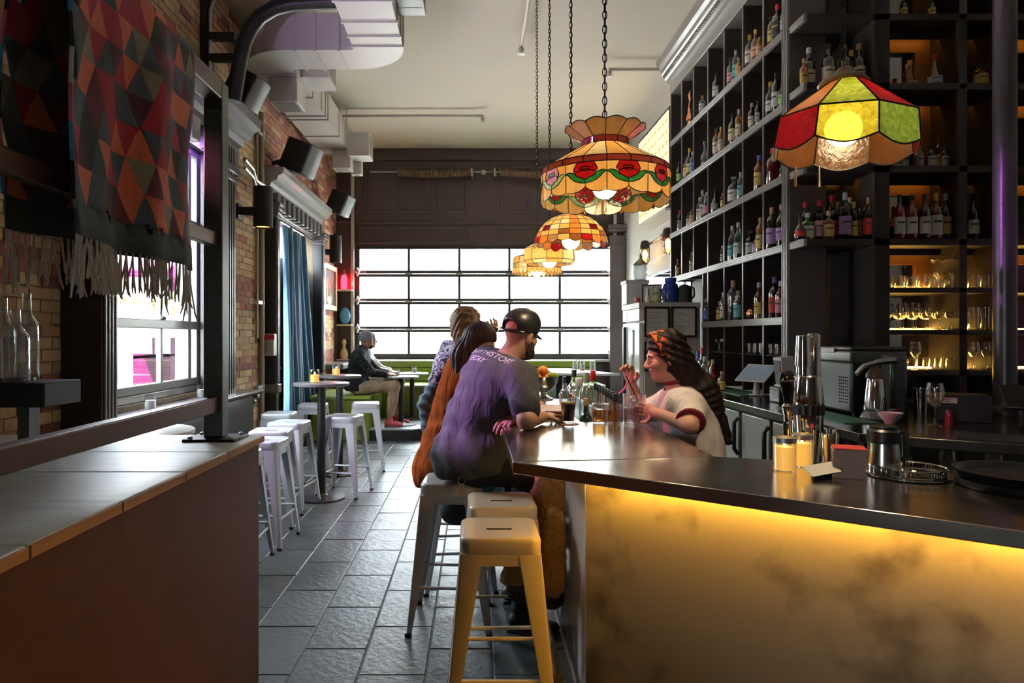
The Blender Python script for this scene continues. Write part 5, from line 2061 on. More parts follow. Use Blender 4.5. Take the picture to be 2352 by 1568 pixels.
# ================================================================ bottles
GL = {
    'clear': glass('bottle_clear', (0.86, 0.89, 0.88), 0.10, (0.5, 0.52, 0.5)),
    'gin': glass('bottle_aqua', (0.62, 0.80, 0.78), 0.12, (0.3, 0.5, 0.5)),
    'green': glass('bottle_green', (0.10, 0.22, 0.10), 0.30, (0.015, 0.05, 0.02)),
    'lime': glass('bottle_lime', (0.35, 0.6, 0.15), 0.25, (0.1, 0.3, 0.03)),
    'dark': glass('bottle_dark', (0.05, 0.04, 0.035), 0.6, (0.012, 0.011, 0.012)),
    'amber': glass('bottle_amber', (0.75, 0.35, 0.06), 0.30, (0.35, 0.12, 0.02)),
    'red': glass('bottle_red', (0.6, 0.06, 0.02), 0.5, (0.30, 0.02, 0.01)),
    'honey': glass('bottle_honey', (0.9, 0.6, 0.2), 0.25, (0.5, 0.28, 0.06)),
    'blue': glass('bottle_blue', (0.06, 0.2, 0.6), 0.55, (0.01, 0.06, 0.28)),
    'violet': glass('bottle_violet', (0.2, 0.05, 0.15), 0.6, (0.07, 0.01, 0.05)),
}
GNAME = {'clear': 'clear', 'gin': 'aqua', 'green': 'dark green', 'lime': 'bright green', 'dark': 'black', 'amber': 'amber', 'red': 'red', 'honey': 'honey coloured', 'blue': 'blue', 'violet': 'wine coloured'}
LB = {k: mat('label_' + k, c, 0.6, vary=0.1, scale=40) for k, c in (('white', (0.62, 0.60, 0.57)), ('cream', (0.58, 0.50, 0.36)), ('peach', (0.6, 0.33, 0.2)), ('pink', (0.55, 0.25, 0.3)),
      ('teal', (0.12, 0.42, 0.42)), ('yellow', (0.6, 0.47, 0.12)), ('green', (0.25, 0.45, 0.12)), ('blue', (0.1, 0.2, 0.5)), ('red', (0.5, 0.03, 0.03)), ('gold', (0.45, 0.3, 0.08)), ('purple', (0.4, 0.25, 0.5)), ('grey', (0.3, 0.3, 0.32)), ('black', (0.03, 0.03, 0.03)))}
CP_ = {k: mat('cap_' + k, c, 0.35, vary=0.1) for k, c in (('black', (0.015, 0.015, 0.015)), ('red', (0.5, 0.01, 0.02)), ('gold', (0.5, 0.33, 0.08)), ('cork', (0.42, 0.26, 0.12)), ('yellow', (0.6, 0.42, 0.03)),
      ('white', (0.6, 0.58, 0.56)), ('silver', (0.45, 0.47, 0.48)), ('blue', (0.05, 0.1, 0.4)), ('green', (0.2, 0.5, 0.1)), ('peach', (0.55, 0.32, 0.22)), ('violet', (0.2, 0.08, 0.35)))}
# profile: (radius in units of body radius, height 0..1), label band, cap start
KIND = {
    'wine': ([(0.9, 0), (1, 0.012), (1, 0.56), (0.93, 0.63), (0.6, 0.70), (0.38, 0.76), (0.35, 0.97)], (0.14, 0.44), 0.86, 0.125),
    'spirit': ([(0.92, 0), (1, 0.015), (1, 0.60), (0.9, 0.67), (0.5, 0.74), (0.34, 0.80), (0.34, 0.96)], (0.13, 0.50), 0.86, 0.135),
    'tall': ([(0.92, 0), (1, 0.012), (1, 0.66), (0.85, 0.73), (0.45, 0.80), (0.36, 0.84), (0.36, 0.97)], (0.12, 0.5), 0.84, 0.115),
    'flask': ([(0.9, 0), (1, 0.02), (1, 0.58), (0.85, 0.68), (0.4, 0.74), (0.32, 0.80), (0.34, 0.94)], (0.10, 0.52), 0.84, 0.20),
    'cone': ([(0.95, 0), (1, 0.03), (0.8, 0.25), (0.5, 0.5), (0.32, 0.62), (0.28, 0.95)], (0.10, 0.30), 0.84, 0.24),
    'round': ([(0.6, 0), (0.9, 0.06), (1, 0.22), (0.95, 0.38), (0.6, 0.52), (0.3, 0.6), (0.27, 0.95)], (0.12, 0.36), 0.82, 0.24),
    'decanter': ([(0.8, 0), (1, 0.05), (1, 0.25), (0.75, 0.36), (0.35, 0.46), (0.28, 0.9)], (0.06, 0.2), 0.88, 0.15),
}
KNAME = {'wine': 'wine shaped bottle', 'spirit': 'spirit bottle', 'tall': 'tall slim bottle', 'flask': 'squat flask bottle', 'cone': 'cone shaped bottle', 'round': 'round bellied bottle', 'decanter': 'long necked dasher bottle'}
_BC = {}


def bottle(loc, h, kind, g, lab, cap, label, group, rz=0.0, fat=1.0, face=180):
    key = (kind, g, lab, cap, round(fat, 2))
    prof, (l0, l1), cs, asp = KIND[kind]
    if key not in _BC:
        t = thing('bottle', label, 'bottle', (0, 0, 0), group)
        r = asp * fat
        pr = [(rr * r, z) for rr, z in prof]
        MB().lathe([(0.0, 0.004)] + pr, 14).build('glass_body', GL[g], t, angle=45, world=False)
        if lab:
            MB().lathe([(r * 1.012, l0), (r * 1.012, l1)], 10, cap=False, a0=R(100), a1=R(260)).build('paper_label', LB[lab], t, angle=60, world=False)
            MB().lathe([(r * 1.02, l0 + (l1 - l0) * 0.62), (r * 1.02, l0 + (l1 - l0) * 0.72)], 6, cap=False, a0=R(140), a1=R(220)).build('label_print', LB['black' if lab != 'black' else 'gold'], t, angle=60, world=False)
        nr = pr[-1][0]
        if cap == 'stopper':
            MB().lathe([(nr * 0.9, cs + 0.06), (nr * 1.5, cs + 0.09), (nr * 1.3, 1.0), (0, 1.01)], 12).build('stopper', GL['clear'], t, angle=45, world=False)
        elif cap:
            MB().lathe([(nr * 1.12, cs), (nr * 1.12, 0.985), (nr * 0.9, 1.0), (0, 1.0)], 12).build('cap', CP_[cap], t, angle=45, world=False)
        _BC[key] = t
        o = t
    else:
        o = copy_tree(_BC[key])
    place(o, loc, R(face - 180) + rz, label, group, h)
    return o


ROWN = ['top row', 'second row', 'third row', 'fourth row', 'lowest row']
SIDE = [
    # level, px, height in px, kind, glass, label, cap, fat
    (0, 1613, 42, 'flask', 'clear', 'white', 'cork', 0.9), (0, 1645, 62, 'spirit', 'dark', 'white', 'black', 1), (0, 1678, 66, 'wine', 'green', 'pink', 'black', 1),
    (0, 1690, 70, 'tall', 'gin', 'teal', 'silver', 1), (0, 1697, 46, 'flask', 'honey', 'peach', 'cork', 0.8), (0, 1719, 76, 'spirit', 'clear', 'white', 'gold', 1), (0, 1735, 74, 'wine', 'honey', 'peach', 'yellow', 1),
    (0, 1744, 46, 'flask', 'amber', 'peach', 'cork', 0.8), (0, 1771, 66, 'tall', 'honey', 'gold', 'black', 1), (0, 1786, 84, 'flask', 'dark', 'black', 'red', 0.75), (0, 1799, 56, 'tall', 'clear', 'white', 'white', 1),
    (1, 1560, 52, 'wine', 'green', 'green', 'black', 1), (1, 1576, 50, 'spirit', 'amber', 'peach', 'black', 1), (1, 1584, 66, 'wine', 'dark', 'yellow', 'yellow', 1), (1, 1591, 52, 'spirit', 'gin', 'blue', 'silver', 1),
    (1, 1619, 56, 'round', 'clear', None, 'stopper', 0.7), (1, 1646, 66, 'spirit', 'amber', 'white', 'black', 1), (1, 1656, 60, 'tall', 'honey', 'cream', 'gold', 1), (1, 1683, 72, 'spirit', 'dark', 'cream', 'black', 1), (1, 1697, 70, 'tall', 'honey', 'cream', 'white', 1),
    (1, 1727, 62, 'spirit', 'dark', 'cream', 'peach', 1), (1, 1741, 56, 'tall', 'dark', 'grey', 'black', 1.1), (1, 1769, 80, 'wine', 'green', 'white', 'yellow', 1), (1, 1783, 90, 'tall', 'dark', 'white', 'black', 1), (1, 1796, 56, 'spirit', 'green', 'green', 'black', 1),
    (2, 1561, 46, 'tall', 'dark', 'grey', 'red', 1), (2, 1581, 32, 'spirit', 'dark', 'white', 'black', 1), (2, 1589, 40, 'flask', 'amber', 'peach', 'black', 0.8), (2, 1607, 52, 'spirit', 'clear', 'white', 'cork', 1), (2, 1614, 66, 'tall', 'clear', 'white', 'peach', 1), (2, 1623, 56, 'wine', 'clear', 'pink', 'white', 1),
    (2, 1643, 58, 'round', 'dark', 'grey', 'black', 0.7), (2, 1659, 34, 'tall', 'honey', 'yellow', 'gold', 1), (2, 1685, 62, 'flask', 'gin', 'white', 'stopper', 1.05), (2, 1701, 62, 'tall', 'gin', 'teal', 'silver', 1), (2, 1743, 80, 'spirit', 'amber', 'gold', 'blue', 1),
    (2, 1775, 82, 'flask', 'red', None, 'red', 0.85), (2, 1795, 30, 'flask', 'clear', None, 'stopper', 0.8),
    (3, 1557, 40, 'spirit', 'amber', 'cream', 'red', 1), (3, 1589, 46, 'tall', 'honey', 'cream', 'cork', 1), (3, 1659, 40, 'tall', 'clear', 'white', 'white', 1), (3, 1682, 80, 'wine', 'clear', 'teal', 'silver', 1), (3, 1696, 84, 'wine', 'gin', 'white', 'white', 1),
    (3, 1723, 56, 'flask', 'dark', 'white', 'stopper', 0.9), (3, 1739, 58, 'round', 'clear', 'purple', 'stopper', 0.8), (3, 1746, 80, 'tall', 'honey', 'yellow', 'gold', 1), (3, 1773, 96, 'tall', 'green', 'purple', 'peach', 1.1), (3, 1783, 102, 'wine', 'violet', 'grey', 'violet', 1), (3, 1795, 96, 'wine', 'green', 'purple', 'peach', 1),
    (4, 1622, 54, 'spirit', 'gin', 'blue', 'green', 1), (4, 1653, 46, 'flask', 'amber', 'gold', 'gold', 0.8), (4, 1661, 66, 'tall', 'clear', 'white', 'silver', 1), (4, 1684, 92, 'tall', 'clear', None, 'cork', 1.2), (4, 1696, 68, 'flask', 'clear', 'teal', 'cork', 0.8),
    (4, 1743, 84, 'wine', 'honey', 'yellow', 'silver', 1), (4, 1779, 94, 'spirit', 'violet', 'red', 'violet', 1), (4, 1793, 84, 'spirit', 'red', 'pink', 'white', 1),
]


def ordn(n):
    return ['first', 'second', 'third', 'fourth', 'fifth', 'sixth', 'seventh', 'eighth', 'ninth', 'tenth', 'eleventh', 'twelfth', 'thirteenth', 'fourteenth'][n]


PLACED = []


def settle(x, y, z, r, dx, dy):
    for _ in range(14):
        if all(abs(z - q[2]) > 0.02 or (x - q[0]) ** 2 + (y - q[1]) ** 2 > (r + q[3] + 0.002) ** 2 for q in PLACED):
            break
        x += dx
        y += dy
    PLACED.append((x, y, z, r))
    return x, y


cnt = {}
for lv, px, hp, kd, g, lab, cap, fat in SIDE:
    X = XS + 0.036
    Y = YX(px, X)
    rad = KIND[kd][3] * fat * hp * Y / F
    X = XS + 0.004 + rad
    Y = YX(px, X)
    yf = min([d for d in DIV if d > YX(px, XS)] or [DIV[0]])
    yn = max([d for d in DIV if d < YX(px, XS)] or [5.52])
    Y = max(min(Y, yf - 0.017 - rad), yn + 0.017 + rad)
    i = cnt.get(lv, 0)
    cnt[lv] = i + 1
    lbl = '%s %s, %s from the far end, %s of the tall shelving' % (GNAME[g], KNAME[kd], ordn(i) if i < 14 else 'last', ROWN[lv])
    h = hp * Y / F
    X, Y = settle(X, Y, LEV[lv], rad, 0.012, 0)
    bottle((X, Y, LEV[lv] + 0.0005), h, kd, g, lab, cap, lbl, 'bottles on the tall shelving', face=205, fat=fat)

FACE = [
    # level z, px, height px, kind...
    (LK[0], 1838, 58, 'round', 'dark', 'red', 'black', 0.9, 5.22), (LK[0], 1849, 92, 'spirit', 'dark', 'grey', 'red', 0.9, 5.36), (LK[0], 1862, 64, 'flask', 'lime', 'white', 'white', 1.05, 5.22), (LK[0], 1882, 96, 'spirit', 'dark', 'pink', 'red', 1, 5.36), (LK[0], 1903, 66, 'flask', 'honey', 'gold', 'peach', 0.9, 5.22),
    (LK[0], 1911, 108, 'wine', 'dark', 'red', 'red', 1.1, 5.36), (LK[0], 1941, 110, 'tall', 'dark', 'purple', 'silver', 1.1, 5.26), (LK[0], 1952, 104, 'tall', 'dark', 'grey', 'white', 1, 5.40), (LK[0], 1965, 90, 'tall', 'dark', 'gold', 'gold', 1, 5.26), (LK[0], 1980, 100, 'tall', 'dark', 'gold', 'cork', 1, 5.36), (LK[0], 1996, 98, 'tall', 'dark', 'red', 'cork', 1.3, 5.24), (LK[0], 2012, 92, 'tall', 'dark', 'gold', 'yellow', 1, 5.36),
    (LK[0], 2066, 104, 'spirit', 'red', 'white', 'black', 0.85, 5.24), (LK[0], 2094, 104, 'spirit', 'red', 'white', 'black', 0.85, 5.24), (LK[0], 2124, 106, 'spirit', 'violet', 'white', 'black', 0.85, 5.24), (LK[0], 2150, 108, 'flask', 'amber', 'white', 'gold', 0.6, 5.24), (LK[0], 2176, 108, 'spirit', 'dark', 'gold', 'silver', 0.9, 5.24), (LK[0], 2190, 92, 'tall', 'amber', 'gold', 'gold', 0.9, 5.38), (LK[0], 2234, 108, 'wine', 'dark', 'cream', 'black', 1, 5.28),
    (LK[1], 2078, 62, 'spirit', 'amber', 'grey', 'black', 1, 5.3), (LK[1], 2112, 56, 'flask', 'dark', 'grey', 'black', 0.75, 5.26), (LK[1], 2140, 56, 'flask', 'dark', 'grey', 'black', 0.75, 5.26), (LK[1], 2158, 84, 'tall', 'dark', 'gold', 'cork', 1, 5.4), (LK[1], 2170, 56, 'flask', 'dark', 'grey', 'black', 0.75, 5.26),
    (LK[2], 1846, 66, 'spirit', 'amber', 'gold', 'cork', 1, 5.26), (LK[2], 1868, 98, 'wine', 'green', 'cream', 'white', 1.15, 5.24), (LK[2], 1902, 98, 'wine', 'green', 'cream', 'black', 1.15, 5.24), (LK[2], 1940, 96, 'wine', 'dark', 'cream', 'gold', 1.15, 5.24), (LK[2], 1972, 98, 'wine', 'dark', 'cream', 'cork', 1.15, 5.24), (LK[2], 1955, 100, 'wine', 'green', 'cream', 'yellow', 1, 5.4),
    (LK[2], 2082, 58, 'tall', 'amber', None, 'cork', 1, 5.3), (LK[2], 2108, 74, 'cone', 'honey', 'gold', 'gold', 0.9, 5.26), (LK[2], 2146, 76, 'cone', 'honey', 'white', 'red', 0.9, 5.26), (LK[2], 2252, 54, 'flask', 'red', 'gold', 'black', 1.5, 5.26), (LK[2], 2277, 74, 'spirit', 'amber', 'cream', 'black', 1, 5.3),
    (LK[3], 2075, 60, 'spirit', 'lime', 'yellow', 'gold', 1, 5.3), (LK[3], 2140, 60, 'spirit', 'lime', 'yellow', 'gold', 1, 5.3),
]
RZ = {LK[0]: 'shelf above the ice machine', LK[1]: 'corner shelf behind the lamp', LK[2]: 'corner shelf above the lamp', LK[3]: 'topmost corner shelf'}
cnt = {}
for z, px, hp, kd, g, lab, cap, fat, Y in FACE:
    X = XY(px, Y)
    i = cnt.get(z, 0)
    cnt[z] = i + 1
    lbl = '%s %s with %s top, number %s on the mirrored corner %s' % (GNAME[g], KNAME[kd], cap, ('one two three four five six seven eight nine ten eleven twelve thirteen fourteen fifteen sixteen seventeen eighteen nineteen twenty').split()[i], RZ[z])
    lbl = '%s %s, %s from the left on the %s' % (GNAME[g], KNAME[kd], (ordn(i) if i < 14 else {14: 'fifteenth', 15: 'sixteenth', 16: 'seventeenth', 17: 'eighteenth', 18: 'nineteenth'}[i]), RZ[z])
    hh = hp * Y / F
    X, Y = settle(X, Y, z, KIND[kd][3] * fat * hh, 0, 0.012)
    bottle((X, Y, z + 0.0005), hh, kd, g, lab, cap, lbl, 'bottles on the corner shelving', face=262, fat=fat)

# bottles standing on the far end of the back bar
FARB = [(1597, 6.85, 66, 'tall', 'clear', 'white', 'silver'), (1608, 6.75, 82, 'tall', 'gin', 'green', 'blue'), (1618, 6.6, 92, 'wine', 'green', 'red', 'red'), (1633, 6.5, 64, 'tall', 'honey', 'yellow', 'gold'), (1642, 6.35, 70, 'tall', 'red', 'red', 'silver'), (1653, 6.3, 78, 'spirit', 'clear', 'white', 'white'), (1663, 6.2, 46, 'flask', 'honey', 'yellow', 'cork')]
for i, (px, Y, hp, kd, g, lab, cap) in enumerate(FARB):
    hh = hp * Y / F
    X, Y = settle(XY(px, Y) - 0.02, Y, ZK, KIND[kd][3] * hh, -0.012, 0.004)
    bottle((X, Y, ZK + 0.0005), hh, kd, g, lab, cap, '%s %s, %s of the back bar cluster behind the woman' % (GNAME[g], KNAME[kd], ordn(i)), 'bottles on the back bar counter', face=220, fat=1.0)
# bottles and dashers in the well behind the bar
for i in range(8):
    Y = 3.74 + i * 0.115
    bottle((XY(1412 - 6.2 * i, Y), Y, 0.862), 0.345, 'decanter', 'clear' if i % 3 else 'amber', None, 'black', 'long necked dasher bottle, %s in the row behind the mixing glass' % ordn(i), 'dasher bottles in the bar well', fat=0.95)
for px, Y, h, kd, g, cap, w in ((1334, 3.95, 0.30, 'wine', 'green', 'cork', 'green bottle behind the pint of stout'), (1347, 4.5, 0.42, 'tall', 'clear', 'silver', 'tall clear bottle behind the dasher row'), (1362, 4.75, 0.42, 'tall', 'clear', 'red', 'tall clear bottle with a red collar by the dasher row'),
                               (1297, 5.1, 0.36, 'wine', 'clear', 'black', 'clear bottle with a black pourer near the fruit bowl'), (1318, 5.3, 0.4, 'spirit', 'clear', 'black', 'second clear bottle with a black pourer near the fruit bowl'), (1330, 4.9, 0.36, 'flask', 'clear', 'silver', 'stout clear jar behind the pint of stout')):
    X, Y = settle(max(XY(px, Y), 0.645), Y, 0.862, KIND[kd][3] * h, 0.0, 0.02)
    bottle((X, Y, 0.862), h, kd, g, None, cap, w, 'bottles in the bar well', fat=1.0)
# clear bottles on the plank ledge
for px, Y, h, lb in ((8, 2.44, 0.305, 'tall clear bottle leftmost on the plank ledge'), (62, 2.50, 0.325, 'tall clear bottle rightmost on the plank ledge'), (36, 2.38, 0.26, 'short clear carafe in the middle of the plank ledge')):
    bottle((XY(px, Y), Y, 1.3605), h, 'wine', 'clear', None, None, lb, 'clear bottles on the plank ledge', fat=0.95 if h > 0.3 else 1.35)

# ================================================================ drinking glasses
M_gl = glass('glass_thin', (0.98, 0.98, 0.97), 0.0, rough=0.02)


def glass_proto(kind):
    t = thing('glass', 'clear glass', 'glass', (0, 0, 0))
    if kind == 'tumbler':
        MB().lathe([(0.0, 0.004), (0.031, 0.0), (0.034, 0.006), (0.040, 0.095), (0.038, 0.095), (0.032, 0.014), (0, 0.012)], 14, cap=False).build('bowl', M_gl, t, world=False)
    elif kind == 'highball':
        MB().lathe([(0.0, 0.004), (0.029, 0.0), (0.031, 0.006), (0.035, 0.155), (0.033, 0.155), (0.029, 0.014), (0, 0.012)], 14, cap=False).build('bowl', M_gl, t, world=False)
    elif kind == 'wine':
        MB().lathe([(0.0, 0.095), (0.018, 0.1), (0.038, 0.13), (0.042, 0.16), (0.034, 0.215), (0.032, 0.215), (0.040, 0.16), (0.036, 0.132), (0, 0.1)], 16, cap=False).build('bowl', M_gl, t, world=False)
        MB().lathe([(0.034, 0.0), (0.034, 0.003), (0.006, 0.012), (0.0045, 0.05), (0.006, 0.1)], 14).build('stem', M_gl, t, world=False)
    elif kind == 'coupe':
        MB().lathe([(0.0, 0.08), (0.025, 0.085), (0.043, 0.105), (0.047, 0.13), (0.045, 0.13), (0.041, 0.107), (0, 0.085)], 16, cap=False).build('bowl', M_gl, t, world=False)
        MB().lathe([(0.033, 0.0), (0.033, 0.003), (0.006, 0.01), (0.0045, 0.045), (0.006, 0.083)], 14).build('stem', M_gl, t, world=False)
    elif kind == 'pint':
        MB().lathe([(0.0, 0.004), (0.028, 0.0), (0.03, 0.008), (0.032, 0.05), (0.043, 0.12), (0.040, 0.165), (0.038, 0.165), (0.041, 0.12), (0.03, 0.05), (0, 0.014)], 16, cap=False).build('bowl', M_gl, t, world=False)
    return t


GP = {}


def put_glass(kind, loc, label, group, flip=False, s=1.0):
    if kind not in GP:
        GP[kind] = glass_proto(kind)
        o = GP[kind]
    else:
        o = copy_tree(GP[kind])
        o.rotation_euler = (0, 0, 0)
    place(o, loc, 0, label, group, s)
    if flip:
        hh = {'tumbler': 0.095, 'highball': 0.155, 'wine': 0.215, 'coupe': 0.13, 'pint': 0.165}[kind] * s
        o.location.z += hh
        o.rotation_euler = (math.pi, 0, 0)
    return o


def rowg(kind, pxs, Y, z, noun, where, flip=False, s=1.0):
    for i, px in enumerate(pxs):
        put_glass(kind, (XY(px, Y), Y, z + 0.0008), '%s, %s from the left, %s' % (noun, ordn(i), where), noun + ' on the amber shelves', flip, s)


UA, MA, LA_ = 'upper amber shelf', 'middle amber shelf', 'lowest amber shelf'
rowg('tumbler', (2060, 2088, 2116), 5.22, LG[0], 'clear tumbler', 'front row of the ' + UA)
rowg('tumbler', (2066, 2093, 2120), 5.34, LG[0], 'clear tumbler', 'back row of the ' + UA)
rowg('wine', (2146, 2180), 5.22, LG[0], 'upturned wine glass', 'front row of the ' + UA, True)
rowg('wine', (2142, 2166, 2192), 5.34, LG[0], 'upturned wine glass', 'back row of the ' + UA, True)
rowg('coupe', (2064, 2094, 2124, 2154, 2184), 5.215, LG[1], 'stemmed coupe', 'front row of the ' + MA)
rowg('coupe', (2068, 2098, 2128, 2158, 2186), 5.32, LG[1], 'stemmed coupe', 'second row of the ' + MA)
rowg('wine', (2074, 2104, 2134, 2160, 2186), 5.415, LG[1], 'wine glass', 'back row of the ' + MA)
rowg('wine', (2103,), 5.22, LG[2], 'single wine glass', LA_)
rowg('tumbler', (2132, 2158, 2184), 5.22, LG[2], 'clear tumbler', 'front row of the ' + LA_)
rowg('tumbler', (2090, 2116, 2144, 2170, 2192), 5.34, LG[2], 'clear tumbler', 'back row of the ' + LA_)
rowg('tumbler', (2237, 2264), 5.22, LG[0], 'clear tumbler', 'front row beside the column, ' + UA)
rowg('tumbler', (2234, 2260), 5.34, LG[0], 'clear tumbler', 'back row beside the column, ' + UA)
rowg('highball', (2238, 2264), 5.22, LG[1], 'tall highball glass', 'front row beside the column', s=1.1)
rowg('highball', (2234, 2260), 5.34, LG[1], 'tall highball glass', 'back row beside the column', s=1.1)
rowg('wine', (2238, 2266), 5.22, LG[2], 'wine glass', 'front row beside the column')
rowg('wine', (2234, 2260), 5.34, LG[2], 'wine glass', 'back row beside the column')
# small glass shelves in the tall shelving
gs = MB()
GSZ = 1.36
for a, b in zip(DIV[3:-1], DIV[4:]):
    MB().box(XS + 0.01, 2.78, b + 0.02, a - 0.02, GSZ - 0.008, GSZ).build('glass_shelf', glass('shelf_glass', (0.8, 0.9, 0.86), 0.05, (0.3, 0.4, 0.38)), sh, angle=0)
for px, w in ((1726, 'left tumbler on the small glass shelf, second bay from the fluted upright'), (1740, 'right tumbler on the small glass shelf, second bay from the fluted upright'), (1776, 'left tumbler on the small glass shelf beside the fluted upright'), (1791, 'right tumbler on the small glass shelf beside the fluted upright')):
    put_glass('tumbler', (2.55, YX(px, 2.55), GSZ + 0.001), w, 'tumblers on the glass shelves')
put_glass('coupe', (2.56, YX(1652, 2.56), GSZ + 0.001), 'coupe glass alone on the small glass shelf, fourth bay from the fluted upright', 'coupe on the glass shelf')
# upturned stout glasses below the angled back counter
for i in range(8):
    p = s0 + kv * (0.2 + 0.19 * i) + kn * 0.1
    o = put_glass('pint', (p.x, p.y, 0.761), 'printed stout glass, %s from the left under the angled back counter' % ordn(i), 'stout glasses under the back counter', s=1.1)
    M = Matrix.Translation((0, 0, 0.12)) @ Matrix.Rotation(R(90), 4, 'X')
    M = Matrix.Rotation(R(-90 + 62), 4, 'Z') @ Matrix.Translation((0, -0.044, 0.118)) @ Matrix.Rotation(R(90), 4, 'X')
    tx = textmesh('printed_name', 'GUINNESS', 0.014, LB['white'], None, M)
    tx.parent = o
    WL[tx.name] = Vector((0, 0, 0))
    M2 = Matrix.Rotation(R(-28), 4, 'Z') @ Matrix.Translation((0, -0.0445, 0.138))
    em = MB()
    em.v = [tuple(M2 @ Vector(v)) for v in ((-0.006, 0, -0.008), (0.006, 0, -0.008), (0.007, 0, 0.008), (0.0, 0, 0.005), (-0.006, 0, 0.009))]
    em.face(range(5))
    em.build('printed_emblem', LB['gold'], o, world=False)
# ================================================================ things on the bar
def obj1(mb, name, m, label, cat, group=None, bevel=None, angle=35):
    return tag(mb.build(name, m, None, angle=angle, bevel=bevel), label, cat, group)


# pint of stout on a coaster
Yp = 3.5
xp = XY(1305, Yp)
obj1(MB().lathe([(0.055, 0), (0.055, 0.003), (0.0, 0.003)], 24, (xp, Yp, ZB)), 'coaster', mat('coaster_brown', (0.28, 0.13, 0.08), 0.7), 'round brown coaster under the pint of stout', 'coaster')
pt_ = thing('pint_glass', 'half drunk pint glass of black stout on the bar', 'glass', (xp, Yp, ZB + 0.003))
z0 = ZB + 0.0035
MB().lathe([(0.0, 0.003), (0.030, 0.0), (0.032, 0.01), (0.034, 0.06), (0.043, 0.12), (0.041, 0.17), (0.039, 0.17), (0.041, 0.12), (0.032, 0.06), (0.03, 0.014), (0, 0.012)], 24, (xp, Yp, z0), cap=False).build('glass_body', M_gl, pt_)
MB().lathe([(0.0, 0.013), (0.0295, 0.0145), (0.0315, 0.06), (0.0385, 0.1), (0.0, 0.1)], 24, (xp, Yp, z0)).build('stout', mat('stout_black', (0.008, 0.004, 0.003), 0.15), pt_)
MB().lathe([(0.0, 0.1005), (0.0385, 0.1005), (0.0395, 0.109), (0.0, 0.109)], 24, (xp, Yp, z0)).build('foam_head', mat('stout_foam', (0.55, 0.40, 0.26), 0.8), pt_)
em = MB()
for dx, dz, r in ((0.008, 0.145, 0.008), (0.008, 0.125, 0.005)):
    em.sphere((xp + dx, Yp - 0.0425, z0 + dz), (r, 0.0012, r * 1.3), 10, 6)
em.build('printed_emblem', mat('emblem_red', (0.7, 0.08, 0.03), 0.5), pt_)

# mixing glass with ice and bar spoon
Ym = 3.50
xm = XY(1457, Ym)
mg = thing('mixing_glass', 'large clear mixing glass full of ice on the bar', 'glass', (xm, Ym, ZB))
MB().lathe([(0.0, 0.004), (0.053, 0.0), (0.056, 0.006), (0.058, 0.155), (0.0555, 0.155), (0.053, 0.014), (0, 0.012)], 28, (xm, Ym, ZB), cap=False).build('glass_body', M_gl, mg)
M_ice = glass('ice', (0.93, 0.88, 0.90), 0.3, (0.75, 0.62, 0.66), rough=0.08)
for k in range(12):
    a = random.uniform(0, 6.28)
    r = random.uniform(0.0, 0.03)
    ic = MB().obox((xm + r * math.cos(a), Ym + r * math.sin(a), ZB + 0.03 + 0.009 * k), (0.03, 0.028, 0.026), (random.random() * 3, random.random() * 3, random.random() * 3))
    ic.build('ice_cube', M_ice, mg, bevel=0.004)
MB().lathe([(0.0, 0.013), (0.0525, 0.014), (0.054, 0.085), (0.0, 0.085)], 24, (xm, Ym, ZB)).build('drink', glass('pink_drink', (0.9, 0.7, 0.75), 0.2, (0.6, 0.35, 0.42)), mg)
obj1(MB().tube([(xm + 0.045, Ym - 0.02, ZB + 0.05), (xm + 0.0, Ym + 0.01, ZB + 0.16), (xm - 0.035, Ym + 0.03, ZB + 0.245)], 0.003, 6), 'bar_spoon', M_chrome, 'thin steel bar spoon standing in the mixing glass', 'spoon')

# glowing short glasses behind the mixing glass
for px, Y, lb in ((1411, 3.53, 'short amber drink glass just left of the mixing glass'), (1376, 3.545, 'short amber drink glass farther left of the mixing glass')):
    t = thing('rocks_glass', lb, 'glass', (XY(px, Y), Y, ZB))
    MB().lathe([(0.035, 0), (0.038, 0.1), (0.036, 0.1), (0.033, 0.01), (0, 0.01)], 16, (XY(px, Y), Y, ZB + 0.0005), cap=False).build('bowl', M_gl, t)
    MB().lathe([(0, 0.011), (0.032, 0.012), (0.034, 0.07), (0, 0.07)], 16, (XY(px, Y), Y, ZB + 0.0005)).build('drink', GL['honey'], t)

# pedestal fruit bowl
Yf = 4.85
xf = XY(1247, Yf)
fb = thing('fruit_bowl', 'polished steel pedestal bowl of oranges on the bar', 'bowl', (xf, Yf, ZB))
MB().lathe([(0.075, 0), (0.07, 0.01), (0.025, 0.03), (0.022, 0.05), (0.06, 0.07), (0.1, 0.115), (0.115, 0.165), (0.112, 0.165), (0.095, 0.12), (0.05, 0.078), (0, 0.07)], 28, (xf, Yf, ZB), cap=False).build('bowl', M_chrome, fb)
M_or = mat('orange_peel', (0.75, 0.26, 0.015), 0.5, vary=0.15, bump=0.25, bscale=160)
M_lm = mat('lime_peel', (0.25, 0.33, 0.04), 0.5, vary=0.2, bump=0.2, bscale=160)
FR = [(-0.045, -0.03, 0.15, 0), (0.04, -0.045, 0.15, 0), (0.06, 0.03, 0.155, 0), (-0.03, 0.05, 0.15, 0), (0.0, 0.0, 0.205, 0), (0.082, -0.02, 0.165, 1), (0.055, -0.06, 0.17, 1)]
